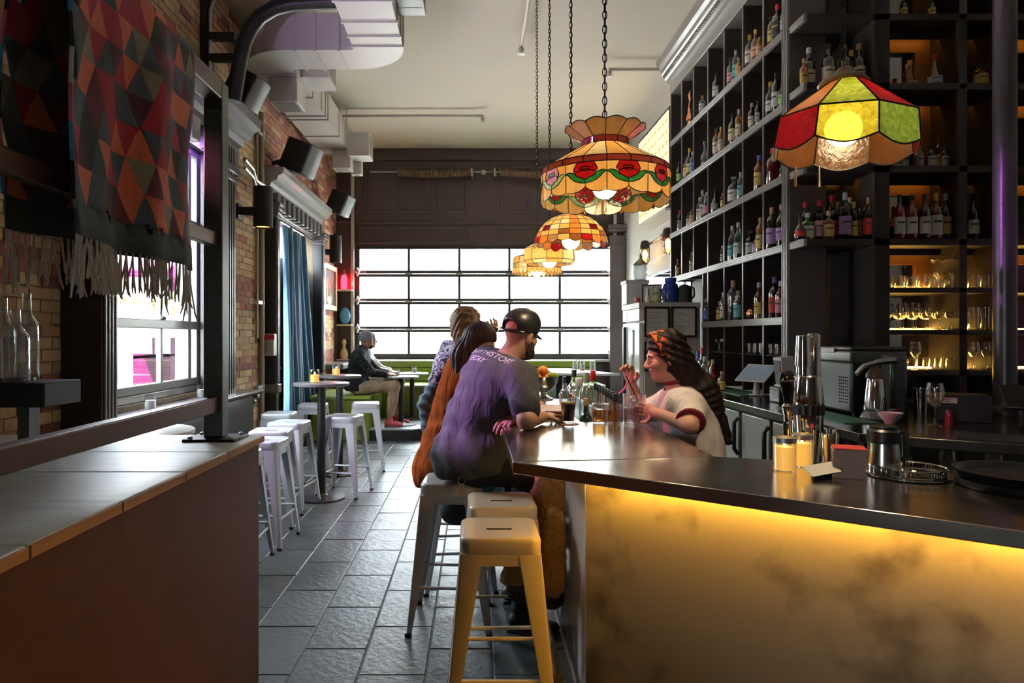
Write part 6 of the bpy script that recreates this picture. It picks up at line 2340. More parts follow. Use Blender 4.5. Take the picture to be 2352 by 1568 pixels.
for i, (dx, dy, dz, k) in enumerate(FR):
    r = 0.038 if k == 0 else 0.03
    obj1(MB().sphere((xf + dx, Yf + dy, ZB + dz), (r, r, r * 0.95), 16, 10), 'lime' if k else 'orange', M_lm if k else M_or,
         ('green lime' if k else 'orange') + [' at the front left of the fruit bowl', ' at the front of the fruit bowl', ' at the right of the fruit bowl', ' at the back left of the fruit bowl', ' topping the fruit bowl', ' at the right rim of the fruit bowl', ' at the front right rim of the fruit bowl'][i], 'fruit', 'fruit in the steel bowl')

# folded paper menus
mn = thing('menu_stack', 'stack of printed paper menus on the bar beside the leaning man', 'menu', (0.36, 3.95, ZB))
for k in range(5):
    MB().obox((0.365 + 0.004 * k, 3.95 - 0.003 * k, ZB + 0.004 + 0.008 * k), (0.26, 0.36, 0.007), (0, 0, R(4 - 3 * k))).build('menu', mat('menu_paper_%d' % (k % 2), ((0.42, 0.28, 0.24), (0.35, 0.12, 0.06))[k % 2], 0.6, vary=0.3, scale=30), mn)

# beer tap with printed handle
Yt = 2.44
xt = XY(1808, Yt)
tp = thing('beer_tap', 'chrome beer tap with a black printed paddle handle', 'beer tap', (xt, Yt, ZB))
MB().lathe([(0.028, 0), (0.028, 0.01), (0.014, 0.02), (0.013, 0.17), (0.018, 0.18), (0.018, 0.2), (0.01, 0.21)], 16, (xt, Yt, ZB)).build('column', M_chrome, tp)
MB().tube([(xt, Yt, ZB + 0.15), (xt - 0.03, Yt - 0.05, ZB + 0.145), (xt - 0.033, Yt - 0.06, ZB + 0.1)], 0.008, 8).build('spout', M_chrome, tp)
hd = MB().lathe([(0.006, 0.2), (0.012, 0.21), (0.015, 0.235), (0.024, 0.265), (0.028, 0.295), (0.024, 0.318), (0.010, 0.328), (0.0, 0.329)], 20, (xt, Yt, ZB), ry=0.55)
hd = hd.build('handle', mat('tap_black', (0.006, 0.006, 0.007), 0.12, coat=0.6), tp)
va = Vector((xt, Yt, ZB + 0.292))
yaw = math.atan2(xt, Yt)
M = Matrix.Translation(va + Vector((-0.0157 * math.sin(yaw), -0.0157 * math.cos(yaw), 0))) @ Matrix.Rotation(-yaw * 0.6, 4, 'Z') @ Matrix.Rotation(R(90), 4, 'X')
textmesh('printed_name', 'GUINNESS', 0.009, LB['cream'], tp, M)
em = MB()
p = va + Vector((-0.0155 * math.sin(yaw), -0.0158 * math.cos(yaw), 0.013))
em.poly([p + Vector((-0.0035, 0, -0.005)), p + Vector((0.0035, 0, -0.005)), p + Vector((0.004, 0, 0.005)), p + Vector((0, 0, 0.003)), p + Vector((-0.0035, 0, 0.006))])
em.build('harp_emblem', LB['gold'], tp)

# cocktail tins
Ysx = 2.455
xs = XY(1857, Ysx)
sk_ = thing('cocktail_shaker', 'tall stacked steel cocktail tins with a fluted black collar', 'shaker', (xs, Ysx, ZB))
MB().lathe([(0.036, 0), (0.04, 0.004), (0.05, 0.165), (0.05, 0.17), (0.0, 0.17)], 28, (xs, Ysx, ZB)).build('lower_tin', M_chrome, sk_)
m = MB()
pr = []
for k in range(44):
    a = 2 * math.pi * k / 44
    r = 0.053 if k % 2 else 0.0505
    pr.append((xs + r * math.cos(a), Ysx + r * math.sin(a)))
m.prism(pr, ZB + 0.17, ZB + 0.205)
m.build('collar', M_black, sk_)
MB().lathe([(0.05, 0.205), (0.052, 0.215), (0.041, 0.305), (0.037, 0.309), (0.0, 0.309)], 28, (xs, Ysx, ZB)).build('upper_tin', M_chrome, sk_)
tn = thing('jigger', 'slim steel jigger standing left of the cocktail tins', 'jigger', (XY(1812, 2.36), 2.36, ZB))
MB().lathe([(0.017, 0), (0.019, 0.003), (0.019, 0.14), (0.017, 0.143)], 16, (XY(1815, 2.52), 2.52, ZB)).build('cup', M_chrome, tn)
# straw tin
Yst = 2.37
xst = XY(1906, Yst)
tt = thing('straw_tin', 'steel tin holding striped paper straws', 'tin', (xst, Yst, ZB))
MB().lathe([(0.024, 0), (0.026, 0.004), (0.034, 0.115), (0.032, 0.115), (0.024, 0.006), (0, 0.006)], 24, (xst, Yst, ZB), cap=False).build('tin', M_chrome, tt)
m = MB()
for k in range(16):
    a = random.uniform(0, 6.28)
    r0, r1 = 0.012, random.uniform(0.016, 0.034)
    m.cur = k % 2
    m.tube([(xst + r0 * math.cos(a + 1), Yst + r0 * math.sin(a + 1), ZB + 0.01), (xst + r1 * math.cos(a), Yst + r1 * math.sin(a), ZB + 0.118 + random.uniform(0, 0.016))], 0.0032, 6)
m.build('straws', [mat('straw_black', (0.03, 0.03, 0.03), 0.5), mat('straw_white', (0.6, 0.58, 0.55), 0.5)], tt)
obj1(MB().tube([(xst - 0.045, Yst + 0.07, ZB + 0.002), (xst - 0.045, Yst + 0.07, ZB + 0.20)], 0.011, 10), 'muddler', M_black, 'black muddler standing behind the straw tin', 'muddler')

# coaster stack, card, thermos, trays
cs_ = thing('coaster_stack', 'square stack of red topped paper coasters on the bar', 'coaster stack', (1.205, 2.2, ZB))
for k in range(26):
    MB().obox((1.205 + random.uniform(-0.002, 0.002), 2.2 + random.uniform(-0.002, 0.002), ZB + 0.002 + 0.0036 * k), (0.093, 0.093, 0.0034), (0, 0, R(-24 + random.uniform(-2, 2)))).build('coaster', mat('coaster_pulp', (0.50, 0.32, 0.26), 0.8, vary=0.15) if k < 25 else mat('coaster_red', (0.55, 0.04, 0.03), 0.6, vary=0.5, scale=45), cs_)
obj1(MB().obox((XY(1888, 2.16), 2.16, ZB + 0.030), (0.11, 0.05, 0.0015), (R(28), R(-6), R(14))), 'card', mat('card_white', (0.66, 0.63, 0.58), 0.6, vary=0.05), 'white folded card lying in front of the straw tin', 'card')
obj1(MB().box(XY(1888, 2.18) - 0.03, XY(1888, 2.18) + 0.03, 2.175, 2.19, ZB, ZB + 0.024), 'card_holder', M_black, 'small black clip holding up the white card', 'card holder')
tr = thing('gallery_tray', 'round silver tray with a pierced gallery rim', 'tray', (1.395, 2.20, ZB))
tx_, ty_ = 1.395, 2.20
MB().lathe([(0.0, 0.002), (0.118, 0.0), (0.124, 0.004), (0.118, 0.007), (0.0, 0.007)], 40, (tx_, ty_, ZB)).build('plate', M_chrome, tr)
m = MB()
for k in range(72):
    a = 2 * math.pi * k / 72
    c, s = math.cos(a), math.sin(a)
    m.beam((tx_ + 0.108 * c, ty_ + 0.108 * s, ZB + 0.007), (tx_ + 0.108 * c, ty_ + 0.108 * s, ZB + 0.03), 0.0045, 0.002, (c, s, 0))
m.build('gallery_bars', M_chrome, tr)['kind'] = 'stuff'
for z in (0.010, 0.031):
    MB().tube([(tx_ + 0.108 * math.cos(R(6 * k)), ty_ + 0.108 * math.sin(R(6 * k)), ZB + z) for k in range(60)], 0.0024, 6, closed=True).build('gallery_ring', M_chrome, tr)
xth, yth = 1.345, 2.245
th_ = thing('thermos_jug', 'steel thermos jug with a black lid standing in the silver tray', 'thermos', (xth, yth, ZB + 0.0075))
zt0 = ZB + 0.0075
MB().lathe([(0.05, 0), (0.053, 0.004), (0.052, 0.03), (0.045, 0.09), (0.044, 0.095), (0.0, 0.095)], 28, (xth, yth, zt0)).build('body', M_steel, th_)
MB().lathe([(0.046, 0.093), (0.049, 0.097), (0.049, 0.132), (0.041, 0.139), (0.041, 0.147), (0.034, 0.151), (0.0, 0.152)], 28, (xth, yth, zt0)).build('lid', M_black, th_)
MB().tube([(xth + 0.045, yth, zt0 + 0.128), (xth + 0.072, yth, zt0 + 0.123), (xth + 0.074, yth, zt0 + 0.05), (xth + 0.05, yth, zt0 + 0.02)], [0.01, 0.011, 0.011, 0.008], 8).build('handle', M_black, th_)
for k, (r, h, lb) in enumerate(((0.185, 0.0, 'lower black round serving tray at the right end of the bar'), (0.178, 0.024, 'upper black round serving tray at the right end of the bar'))):
    m = MB().lathe([(0.0, h + 0.003), (r - 0.012, h + 0.001), (r, h + 0.022), (r + 0.006, h + 0.026), (r - 0.004, h + 0.024), (r - 0.016, h + 0.006), (0, h + 0.006)], 48, (1.635, 2.02, ZB + 0.0005), cap=False)
    obj1(m, 'serving_tray', mat('tray_black', (0.012, 0.011, 0.012), 0.3, vary=0.3), lb, 'tray', 'black serving trays')

# ================================================================ things on the back bar
# ice machine
im = thing('ice_machine', 'grey and black countertop ice machine below the corner shelf', 'ice machine', (2.56, 4.6, ZK))
ix0, ix1, iy0, iy1 = 2.39, 2.75, 4.34, 4.82
izt = 1.455
M_imf = mat('ice_machine_grey', (0.085, 0.09, 0.095), 0.35, 0.5, vary=0.08)
MB().box(ix0, ix1, iy0, iy1, ZK + 0.012, izt - 0.1).build('body', [M_imf][0], im, bevel=0.015)
MB().box(ix0 + 0.01, ix1 + 0.002, iy0 - 0.004, iy0 + 0.05, ZK + 0.012, izt - 0.1).build('side_panel', mat('ice_machine_black', (0.012, 0.012, 0.013), 0.3), im, bevel=0.006)
MB().box(ix0 - 0.004, ix1, iy0 - 0.006, iy1 + 0.004, izt - 0.1, izt - 0.03).build('lid', mat('ice_machine_lid', (0.09, 0.095, 0.1), 0.2, coat=0.5), im, bevel=0.01)
MB().box(ix0 + 0.0, ix1, iy0 - 0.004, iy1, izt - 0.03, izt).build('top', mat('ice_machine_top', (0.03, 0.03, 0.033), 0.25, coat=0.3), im, bevel=0.012)
MB().box(ix0 - 0.012, ix0 - 0.003, iy0 + 0.18, iy1 - 0.02, izt - 0.045, izt - 0.015).build('handle', mat('ice_machine_trim', (0.5, 0.5, 0.5), 0.3), im, bevel=0.004)
m = MB()
for r_ in range(9):
    for c in range(6):
        m.box(ix0 + 0.2 + 0.022 * c, ix0 + 0.212 + 0.022 * c, iy0 - 0.006, iy0 - 0.003, ZK + 0.06 + 0.022 * r_, ZK + 0.068 + 0.022 * r_)
m.build('vent_slots', M_black, im)['kind'] = 'stuff'
m = MB()
for r_ in range(9):
    for c in range(5):
        m.box(ix0 - 0.004, ix0 + 0.002, iy0 + 0.03 + 0.024 * c, iy0 + 0.043 + 0.024 * c, ZK + 0.07 + 0.02 * r_, ZK + 0.079 + 0.02 * r_)
m.build('front_vent', M_black, im)['kind'] = 'stuff'
for px in (0.05, 0.31):
    for py in (0.05, 0.4):
        MB().cyl((ix0 + px, iy0 + py, 0), 0.015, ZK, ZK + 0.012, 10).build('foot', M_black, im)

# citrus press
jx, jy = XY(2010, 4.12), 4.12
jp = thing('citrus_press', 'chrome electric citrus press with a lever arm on the back bar', 'juicer', (jx + 0.06, jy, ZK))
MB().lathe([(0.085, 0), (0.09, 0.01), (0.07, 0.05), (0.065, 0.055), (0, 0.055)], 24, (jx + 0.01, jy, ZK), rx=1.0).build('base', mat('press_base', (0.2, 0.2, 0.22), 0.2, 0.8), jp)
MB().lathe([(0.062, 0.055), (0.062, 0.07), (0.045, 0.24), (0.04, 0.25), (0, 0.25)], 24, (jx, jy, ZK)).build('vessel', M_chrome, jp)
MB().lathe([(0.05, 0.25), (0.05, 0.27), (0.03, 0.3), (0.012, 0.33)], 20, (jx, jy, ZK)).build('cone', mat('press_brown', (0.10, 0.05, 0.03), 0.3), jp)
MB().tube([(jx - 0.12, jy - 0.01, ZK + 0.27), (jx - 0.07, jy, ZK + 0.32), (jx + 0.02, jy, ZK + 0.345), (jx + 0.12, jy, ZK + 0.355)], [0.014, 0.016, 0.02, 0.022], 10).build('lever', M_chrome, jp)
MB().box(jx + 0.10, jx + 0.20, jy + 0.0, jy + 0.12, ZK, ZK + 0.385).build('tower', mat('press_grey', (0.05, 0.055, 0.058), 0.3, coat=0.3), jp, bevel=0.02)
MB().box(jx + 0.03, jx + 0.12, jy - 0.04, jy + 0.04, ZK + 0.058, ZK + 0.066).build('drip_plate', M_chrome, jp)
obj1(MB().lathe([(0.028, 0), (0.03, 0.006), (0.062, 0.045), (0.066, 0.062), (0.063, 0.062), (0.055, 0.045), (0.025, 0.01), (0, 0.01)], 28, (XY(2045, 3.93), 3.93, ZK), cap=False), 'bowl', mat('white_china', (0.72, 0.68, 0.7), 0.2), 'small white china bowl in front of the citrus press', 'bowl')

# wine glass
wg = put_glass('wine', (XY(2147, 3.8), 3.8, ZK + 0.0006), 'large wine glass alone on the near back bar counter', None, s=1.12)
wn = MB().lathe([(0.0, 0.101), (0.017, 0.1035), (0.0345, 0.1325), (0.0385, 0.158), (0, 0.158)], 20).build('wine', glass('white_wine', (0.95, 0.9, 0.8), 0.05, (0.5, 0.45, 0.3)), wg, world=False)
# steel tins beside the press
for k, px in enumerate((2086, 2102)):
    Y = 4.33 + 0.03 * k
    obj1(MB().lathe([(0.036, 0), (0.038, 0.004), (0.046, 0.17), (0.044, 0.17), (0.036, 0.008), (0, 0.008)], 20, (XY(px, Y) + 0.13 * 0 + 0.06 * k + 0.09, Y + 0.02, ZK), cap=False), 'shaker_tin', M_chrome, ('steel shaker tin just right of the citrus press', 'second steel shaker tin right of the citrus press')[k], 'tin')
# black tip box
bx_ = thing('tip_box', 'small black box with a printed white label on the back bar', 'box', (2.86, 4.05, ZK))
MB().obox((2.90, 4.06, ZK + 0.079), (0.26, 0.22, 0.157), (0, 0, R(-28))).build('box', mat('box_black', (0.022, 0.022, 0.028), 0.4), bx_, bevel=0.004)
Mx = Matrix.Translation((2.90, 4.06, ZK + 0.079)) @ Matrix.Rotation(R(-28), 4, 'Z')
MB().obox(Mx @ Vector((-0.08, -0.1112, 0.045)), (0.085, 0.001, 0.032), (0, 0, R(-28))).build('paper_label', LB['white'], bx_)
m = MB()
for k in range(2):
    m.obox(Mx @ Vector((-0.08, -0.1119, 0.05 - 0.011 * k)), (0.06 - 0.02 * k, 0.0006, 0.004), (0, 0, R(-28)))
m.build('label_print', LB['grey'], bx_)
MB().tube([Mx @ Vector((-0.08, -0.112, 0.0)), Mx @ Vector((-0.08, -0.12, 0.0))], 0.011, 12).build('lock', M_blacksteel, bx_)
obj1(MB().lathe([(0.022, 0), (0.023, 0.004), (0.02, 0.05), (0.02, 0.07), (0.016, 0.085), (0, 0.086)], 16, (XY(2180, 3.85), 3.85, ZK)), 'spice_jar', mat('red_jar', (0.25, 0.01, 0.03), 0.2, coat=0.5), 'little red jar beside the black box', 'jar')
# monitor edge at the right
mo = thing('touch_terminal', 'black touch screen terminal at the right edge of the back bar', 'terminal', (3.05, 3.68, ZK))
MB().obox((3.04, 3.64, ZK + 0.17), (0.36, 0.26, 0.02), (R(24), 0, R(-30))).build('screen', M_black, mo, bevel=0.006)
MB().obox((3.08, 3.72, ZK + 0.06), (0.2, 0.18, 0.12), (0, 0, R(-30))).build('stand', M_black, mo, bevel=0.01)
MB().tube([(3.08, 3.72, ZK + 0.1), (3.05, 3.66, ZK + 0.16)], 0.03, 10).build('neck', M_galv, mo)
obj1(MB().obox((2.62, 3.34, ZK + 0.003), (0.44, 0.28, 0.005), (0, 0, R(-34))), 'bar_mat', mat('mat_black', (0.02, 0.017, 0.022), 0.5), 'black rubber bar mat at the right of the back bar', 'bar mat')
obj1(MB().obox((2.22, 4.35, ZK + 0.003), (0.22, 0.9, 0.005), (0, 0, 0)), 'bar_mat', mat('mat_green', (0.02, 0.11, 0.06), 0.6), 'dark green rubber mat in front of the ice machine', 'bar mat')
obj1(MB().obox((2.33, 6.05, ZK + 0.003), (0.22, 0.7, 0.005), (0, 0, 0)), 'bar_mat', mat('mat_green', (0.02, 0.11, 0.06), 0.6), 'green rubber mat under the tablet stand', 'bar mat')

# tall steel tins stack
x_, y_ = XY(1845, 3.95), 3.95
sc = thing('tin_stack', 'tall stack of shiny steel tins rising behind the cocktail tins', 'tins', (x_, y_, ZK))
for k in range(3):
    MB().lathe([(0.046, 0.0), (0.046, 0.004), (0.037, 0.175), (0.033, 0.18), (0.0, 0.18)], 22, (x_, y_, ZK + 0.006 + 0.16 * k)).build('tin', M_chrome, sc)
x2 = x_ + 0.075
MB().lathe([(0.04, 0.0), (0.04, 0.004), (0.036, 0.5), (0.03, 0.51), (0, 0.51)], 22, (x2, y_ + 0.03, ZK + 0.006)).build('tin', M_chrome, sc)

# tablet on stand, printer, card holder
tb = thing('tablet_stand', 'tablet till on a tilted stand on the back bar', 'tablet', (2.35, 5.8, ZK))
Mt = Matrix.Translation((2.36, 5.72, ZK + 0.19)) @ Matrix.Rotation(R(-62), 4, 'Z') @ Matrix.Rotation(R(38), 4, 'X')
for nm, sz, dz, mm in (('frame', (0.30, 0.22, 0.012), 0, mat('tablet_white', (0.5, 0.45, 0.42), 0.3)), ('screen', (0.275, 0.195, 0.002), 0.0075, mat('tablet_screen', (0.01, 0.016, 0.025), 0.08, coat=0.5, emit=(0.05, 0.12, 0.2), estr=0.3))):
    m = MB()
    m.obox((0, 0, dz), sz)
    m.xform(Mt)
    m.build(nm, mm, tb, bevel=0.003)
MB().tube([(2.37, 5.74, ZK + 0.01), (2.37, 5.72, ZK + 0.18)], [0.03, 0.018], 10).build('stand', mat('stand_white', (0.5, 0.45, 0.4), 0.4), tb)
MB().cyl((2.37, 5.74, 0), 0.06, ZK + 0.0055, ZK + 0.015, 18).build('foot', mat('stand_white', (0.5, 0.45, 0.4), 0.4), tb)
rp = thing('receipt_printer', 'black receipt printer beside the tablet till', 'printer', (2.32, 5.12, ZK))
MB().box(2.26, 2.42, 5.06, 5.24, ZK, ZK + 0.12).build('body', M_black, rp, bevel=0.012)
MB().box(2.258, 2.262, 5.08, 5.22, ZK + 0.03, ZK + 0.09).build('front', mat('printer_grey', (0.2, 0.2, 0.2), 0.4), rp)
MB().obox((2.30, 5.12, ZK + 0.126), (0.06, 0.1, 0.012), (0, R(10), 0)).build('paper', mat('receipt', (0.6, 0.58, 0.55), 0.6), rp)
ch = thing('card_rack', 'white leaflet rack standing against the fluted upright', 'rack', (2.44, 5.36, ZK))
MB().obox((2.44, 5.36, ZK + 0.17), (0.10, 0.14, 0.34), (0, R(-6), 0)).build('rack', mat('rack_white', (0.62, 0.58, 0.62), 0.4), ch, bevel=0.004)
MB().obox((2.385, 5.355, ZK + 0.175), (0.006, 0.11, 0.27), (0, R(-6), 0)).build('leaflet', mat('leaflet_dark', (0.05, 0.045, 0.05), 0.5, vary=0.5), ch)

# ================================================================ on top of the cooler
zc_ = cz + 0.0055
bj = thing('blue_jar', 'glossy cobalt blue lidded jar on top of the cooler', 'jar', (2.21, 7.7, zc_))
xj, yj = XY(1540, 7.72), 7.72
MB().lathe([(0.07, 0), (0.085, 0.01), (0.098, 0.09), (0.098, 0.15), (0.075, 0.215), (0.06, 0.225), (0.058, 0.235), (0.066, 0.24), (0.066, 0.275), (0.0, 0.275)], 24, (xj, yj, zc_)).build('body', mat('cobalt_glaze', (0.006, 0.035, 0.24), 0.08, coat=0.6, vary=0.3), bj)
MB().lathe([(0.064, 0.275), (0.06, 0.285), (0.0, 0.29)], 24, (xj, yj, zc_)).build('lid', mat('cobalt_lid', (0.01, 0.05, 0.3), 0.1), bj)
ph = thing('picture_frame', 'tilted black picture frame leaning on top of the cooler', 'picture frame', (1.98, 7.75, zc_))
Mp = Matrix.Translation((XY(1497, 7.82), 7.82, zc_ + 0.112)) @ Matrix.Rotation(R(-18), 4, 'Z') @ Matrix.Rotation(R(-14), 4, 'X')
m = MB()
for a, b, c, d in ((-0.11, 0.11, 0.095, 0.11), (-0.11, 0.11, -0.11, -0.095), (-0.11, -0.095, -0.095, 0.095), (0.095, 0.11, -0.095, 0.095)):
    m.box(a, b, -0.008, 0.008, c, d)
m.xform(Mp)
m.build('frame', M_black, ph)
m = MB().box(-0.095, 0.095, -0.002, 0.004, -0.095, 0.095)
m.xform(Mp)
m.build('print', mat('photo_print', (0.5, 0.55, 0.56), 0.4, vary=0.35, scale=6), ph)
cat_ = thing('cat_figurine', 'small white and gold beckoning cat figurine on the cooler', 'figurine', (2.0, 7.62, zc_))
xk, yk = XY(1507, 7.62), 7.62
MB().sphere((xk, yk, zc_ + 0.055), (0.04, 0.035, 0.056), 14, 10).build('body', mat('cat_gold', (0.6, 0.5, 0.25), 0.35), cat_)
MB().sphere((xk, yk - 0.005, zc_ + 0.135), (0.042, 0.038, 0.036), 14, 10).build('head', mat('cat_white', (0.68, 0.62, 0.58), 0.3), cat_)
for s in (-1, 1):
    MB().lathe([(0.014, 0), (0.0, 0.03)], 8, (xk + s * 0.024, yk, zc_ + 0.158)).build('ear', mat('cat_red', (0.5, 0.05, 0.05), 0.4), cat_)
MB().tube([(xk - 0.03, yk - 0.01, zc_ + 0.07), (xk - 0.05, yk - 0.015, zc_ + 0.12), (xk - 0.048, yk - 0.02, zc_ + 0.16)], [0.012, 0.012, 0.014], 8).build('paw', mat('cat_white', (0.68, 0.62, 0.58), 0.3), cat_)
MB().lathe([(0.034, 0), (0.036, 0.012)], 14, (xk, yk - 0.003, zc_ + 0.095), cap=False).build('collar', mat('cat_green', (0.08, 0.4, 0.15), 0.4), cat_)
xg, yg = XY(1488, 7.6), 7.6
gsn = thing('ghost_figurine', 'small white bottle shaped figurine left of the cat', 'figurine', (xg, yg, zc_))
MB().lathe([(0.03, 0), (0.032, 0.04), (0.022, 0.07), (0.02, 0.11), (0.024, 0.14), (0.018, 0.165), (0, 0.17)], 14, (xg, yg, zc_)).build('body', mat('cat_white', (0.68, 0.62, 0.58), 0.3), gsn)
MB().box(xg - 0.004, xg + 0.008, yg - 0.026, yg - 0.02, zc_ + 0.075, zc_ + 0.14).build('stripe', mat('stripe_teal', (0.05, 0.15, 0.14), 0.4), gsn)
kt = thing('kettle', 'dark electric kettle at the right on top of the cooler', 'kettle', (2.36, 7.8, zc_))
xk2, yk2 = XY(1572, 7.9), 7.9
MB().lathe([(0.085, 0), (0.088, 0.02), (0.08, 0.15), (0.06, 0.21), (0.02, 0.225), (0, 0.226)], 20, (xk2, yk2, zc_)).build('body', mat('kettle_dark', (0.03, 0.03, 0.03), 0.4), kt)
MB().tube([(xk2 + 0.06, yk2, zc_ + 0.2), (xk2 + 0.11, yk2, zc_ + 0.18), (xk2 + 0.115, yk2, zc_ + 0.09), (xk2 + 0.085, yk2, zc_ + 0.06)], 0.011, 8).build('handle', M_black, kt)
MB().tube([(xk2 - 0.07, yk2, zc_ + 0.16), (xk2 - 0.105, yk2, zc_ + 0.2)], [0.02, 0.012], 8).build('spout', mat('kettle_dark', (0.03, 0.03, 0.03), 0.4), kt)
ws = thing('storage_box', 'white storage box stacked behind the cat figurine', 'box', (1.95, 8.2, zc_))
MB().box(1.80, 2.06, 8.08, 8.36, zc_, zc_ + 0.29).build('box', mat('box_white', (0.68, 0.68, 0.66), 0.4), ws, bevel=0.008)
MB().box(1.79, 2.07, 8.07, 8.37, zc_ + 0.25, zc_ + 0.29).build('lid', mat('box_lid', (0.6, 0.6, 0.6), 0.4), ws, bevel=0.006)
ln = thing('glass_lantern', 'glass lantern with a pointed brass top on the storage box', 'lantern', (2.0, 8.2, zc_ + 0.29))
xl_, yl_ = XY(1490, 8.2) - 0.1, 8.2
zl = zc_ + 0.2905
MB().lathe([(0.075, 0), (0.08, 0.01), (0.085, 0.16), (0.07, 0.19)], 8, (xl_, yl_, zl), cap=False).build('glass', glass('lantern_glass', (0.9, 0.93, 0.93), 0.35, (0.7, 0.72, 0.72)), ln)
MB().lathe([(0.09, 0.19), (0.085, 0.2), (0.03, 0.25), (0.012, 0.28), (0.016, 0.295), (0.004, 0.33)], 12, (xl_, yl_, zl), cap=False).build('top', mat('lantern_brass', (0.3, 0.25, 0.17), 0.35, 0.7), ln)
MB().lathe([(0.085, 0), (0.085, 0.012), (0, 0.012)], 8, (xl_, yl_, zl)).build('base', mat('lantern_brass', (0.3, 0.25, 0.17), 0.35, 0.7), ln)
obj1(MB().lathe([(0.03, 0), (0.034, 0.06), (0.032, 0.06), (0.028, 0.006), (0, 0.006)], 16, (XY(1461, 7.7) + 0.02, 7.72, zc_), cap=False), 'cup', mat('cup_red', (0.45, 0.03, 0.03), 0.35), 'small red and white cup at the front edge of the cooler top', 'cup')
# copper ornament on the tall shelving
co = thing('copper_ornament', 'tall copper swan ornament on the top row of the shelving', 'ornament', (2.56, YX(1585, 2.56), LEV[0]))
yo = YX(1586, 2.56)
MB().sphere((2.56, yo, LEV[0] + 0.09), (0.05, 0.06, 0.088), 14, 10).build('body', mat('copper_bright', (0.75, 0.34, 0.18), 0.15, 1.0), co)
MB().tube([(2.56, yo, LEV[0] + 0.15), (2.56, yo + 0.03, LEV[0] + 0.24), (2.56, yo - 0.01, LEV[0] + 0.31), (2.56, yo + 0.02, LEV[0] + 0.38), (2.56, yo - 0.01, LEV[0] + 0.43)], [0.035, 0.018, 0.02, 0.024, 0.012], 10).build('neck', mat('copper_bright', (0.75, 0.34, 0.18), 0.15, 1.0), co)
obj1(MB().sphere((2.56, YX(1727, 2.56), LEV[4] + 0.055), 0.052, 16, 10), 'copper_globe', mat('copper_bright', (0.75, 0.34, 0.18), 0.15, 1.0), 'round copper globe on the lowest row of the shelving', 'ornament')
# ================================================================ people: smooth implicit bodies turned into meshes
def nvec(v):
    return np.array(v, dtype=np.float64)


def sdf_eval(prims, vox, cuts=(), disp=None, pad=0.03):
    lo = np.full(3, 1e9)
    hi = np.full(3, -1e9)
    for p in prims:
        if p[0] == 'c':
            _, a, b, ra, rb, k = p
            r = max(ra, rb)
            lo = np.minimum(lo, np.minimum(a, b) - r)
            hi = np.maximum(hi, np.maximum(a, b) + r)
        elif p[0] == 'e':
            r = max(p[2])
            lo = np.minimum(lo, nvec(p[1]) - r)
            hi = np.maximum(hi, nvec(p[1]) + r)
    lo -= pad
    hi += pad
    n = np.ceil((hi - lo) / vox).astype(int) + 1
    ax = [lo[i] + vox * np.arange(n[i]) for i in range(3)]
    f = np.full(n, 0.5, dtype=np.float32)
    for p in prims:
        sub = p[0] == '-'
        if p[0] == 'c':
            _, a, b, ra, rb, k = p
            a, b = nvec(a), nvec(b)
            r = max(ra, rb) + max(k, 0.01) + 2 * vox
            l, h = np.minimum(a, b) - r, np.maximum(a, b) + r
        else:
            c = nvec(p[1])
            k = p[4]
            r = max(p[2]) + max(k, 0.01) + 2 * vox
            l, h = c - r, c + r
        i0 = np.clip(np.floor((l - lo) / vox).astype(int), 0, n - 1)
        i1 = np.clip(np.ceil((h - lo) / vox).astype(int) + 1, 1, n)
        s = tuple(slice(i0[q], i1[q]) for q in range(3))
        X = ax[0][s[0]][:, None, None]
        Y = ax[1][s[1]][None, :, None]
        Z = ax[2][s[2]][None, None, :]
        if p[0] == 'c':
            ba = b - a
            L2 = max(ba @ ba, 1e-12)
            t = np.clip(((X - a[0]) * ba[0] + (Y - a[1]) * ba[1] + (Z - a[2]) * ba[2]) / L2, 0, 1)
            d = np.sqrt((X - a[0] - t * ba[0]) ** 2 + (Y - a[1] - t * ba[1]) ** 2 + (Z - a[2] - t * ba[2]) ** 2) - (ra + (rb - ra) * t)
        else:
            Rm = p[3] if p[3] is not None else np.eye(3)
            r = nvec(p[2])
            u = [((X - c[0]) * Rm[0][q] + (Y - c[1]) * Rm[1][q] + (Z - c[2]) * Rm[2][q]) for q in range(3)]
            k0 = np.sqrt((u[0] / r[0]) ** 2 + (u[1] / r[1]) ** 2 + (u[2] / r[2]) ** 2)
            k1 = np.sqrt((u[0] / r[0] ** 2) ** 2 + (u[1] / r[1] ** 2) ** 2 + (u[2] / r[2] ** 2) ** 2) + 1e-9
            d = k0 * (k0 - 1) / k1
        g = f[s]
        if sub:
            d = -d
            hh = np.clip(0.5 - 0.5 * (g - d) / max(k, 1e-4), 0, 1)
            f[s] = g * (1 - hh) + d * hh + k * hh * (1 - hh)
        else:
            hh = np.clip(0.5 + 0.5 * (d - g) / max(k, 1e-4), 0, 1)
            f[s] = d * (1 - hh) + g * hh - k * hh * (1 - hh)
    X, Y, Z = ax[0][:, None, None], ax[1][None, :, None], ax[2][None, None, :]
    if disp:
        f = f + disp(X, Y, Z)
    for p0, nn in cuts:
        nn = nvec(nn) / np.linalg.norm(nn)
        f = np.maximum(f, (X - p0[0]) * nn[0] + (Y - p0[1]) * nn[1] + (Z - p0[2]) * nn[2])
    f[0] = f[-1] = 0.5
    f[:, 0] = f[:, -1] = 0.5
    f[:, :, 0] = f[:, :, -1] = 0.5
    return f, lo


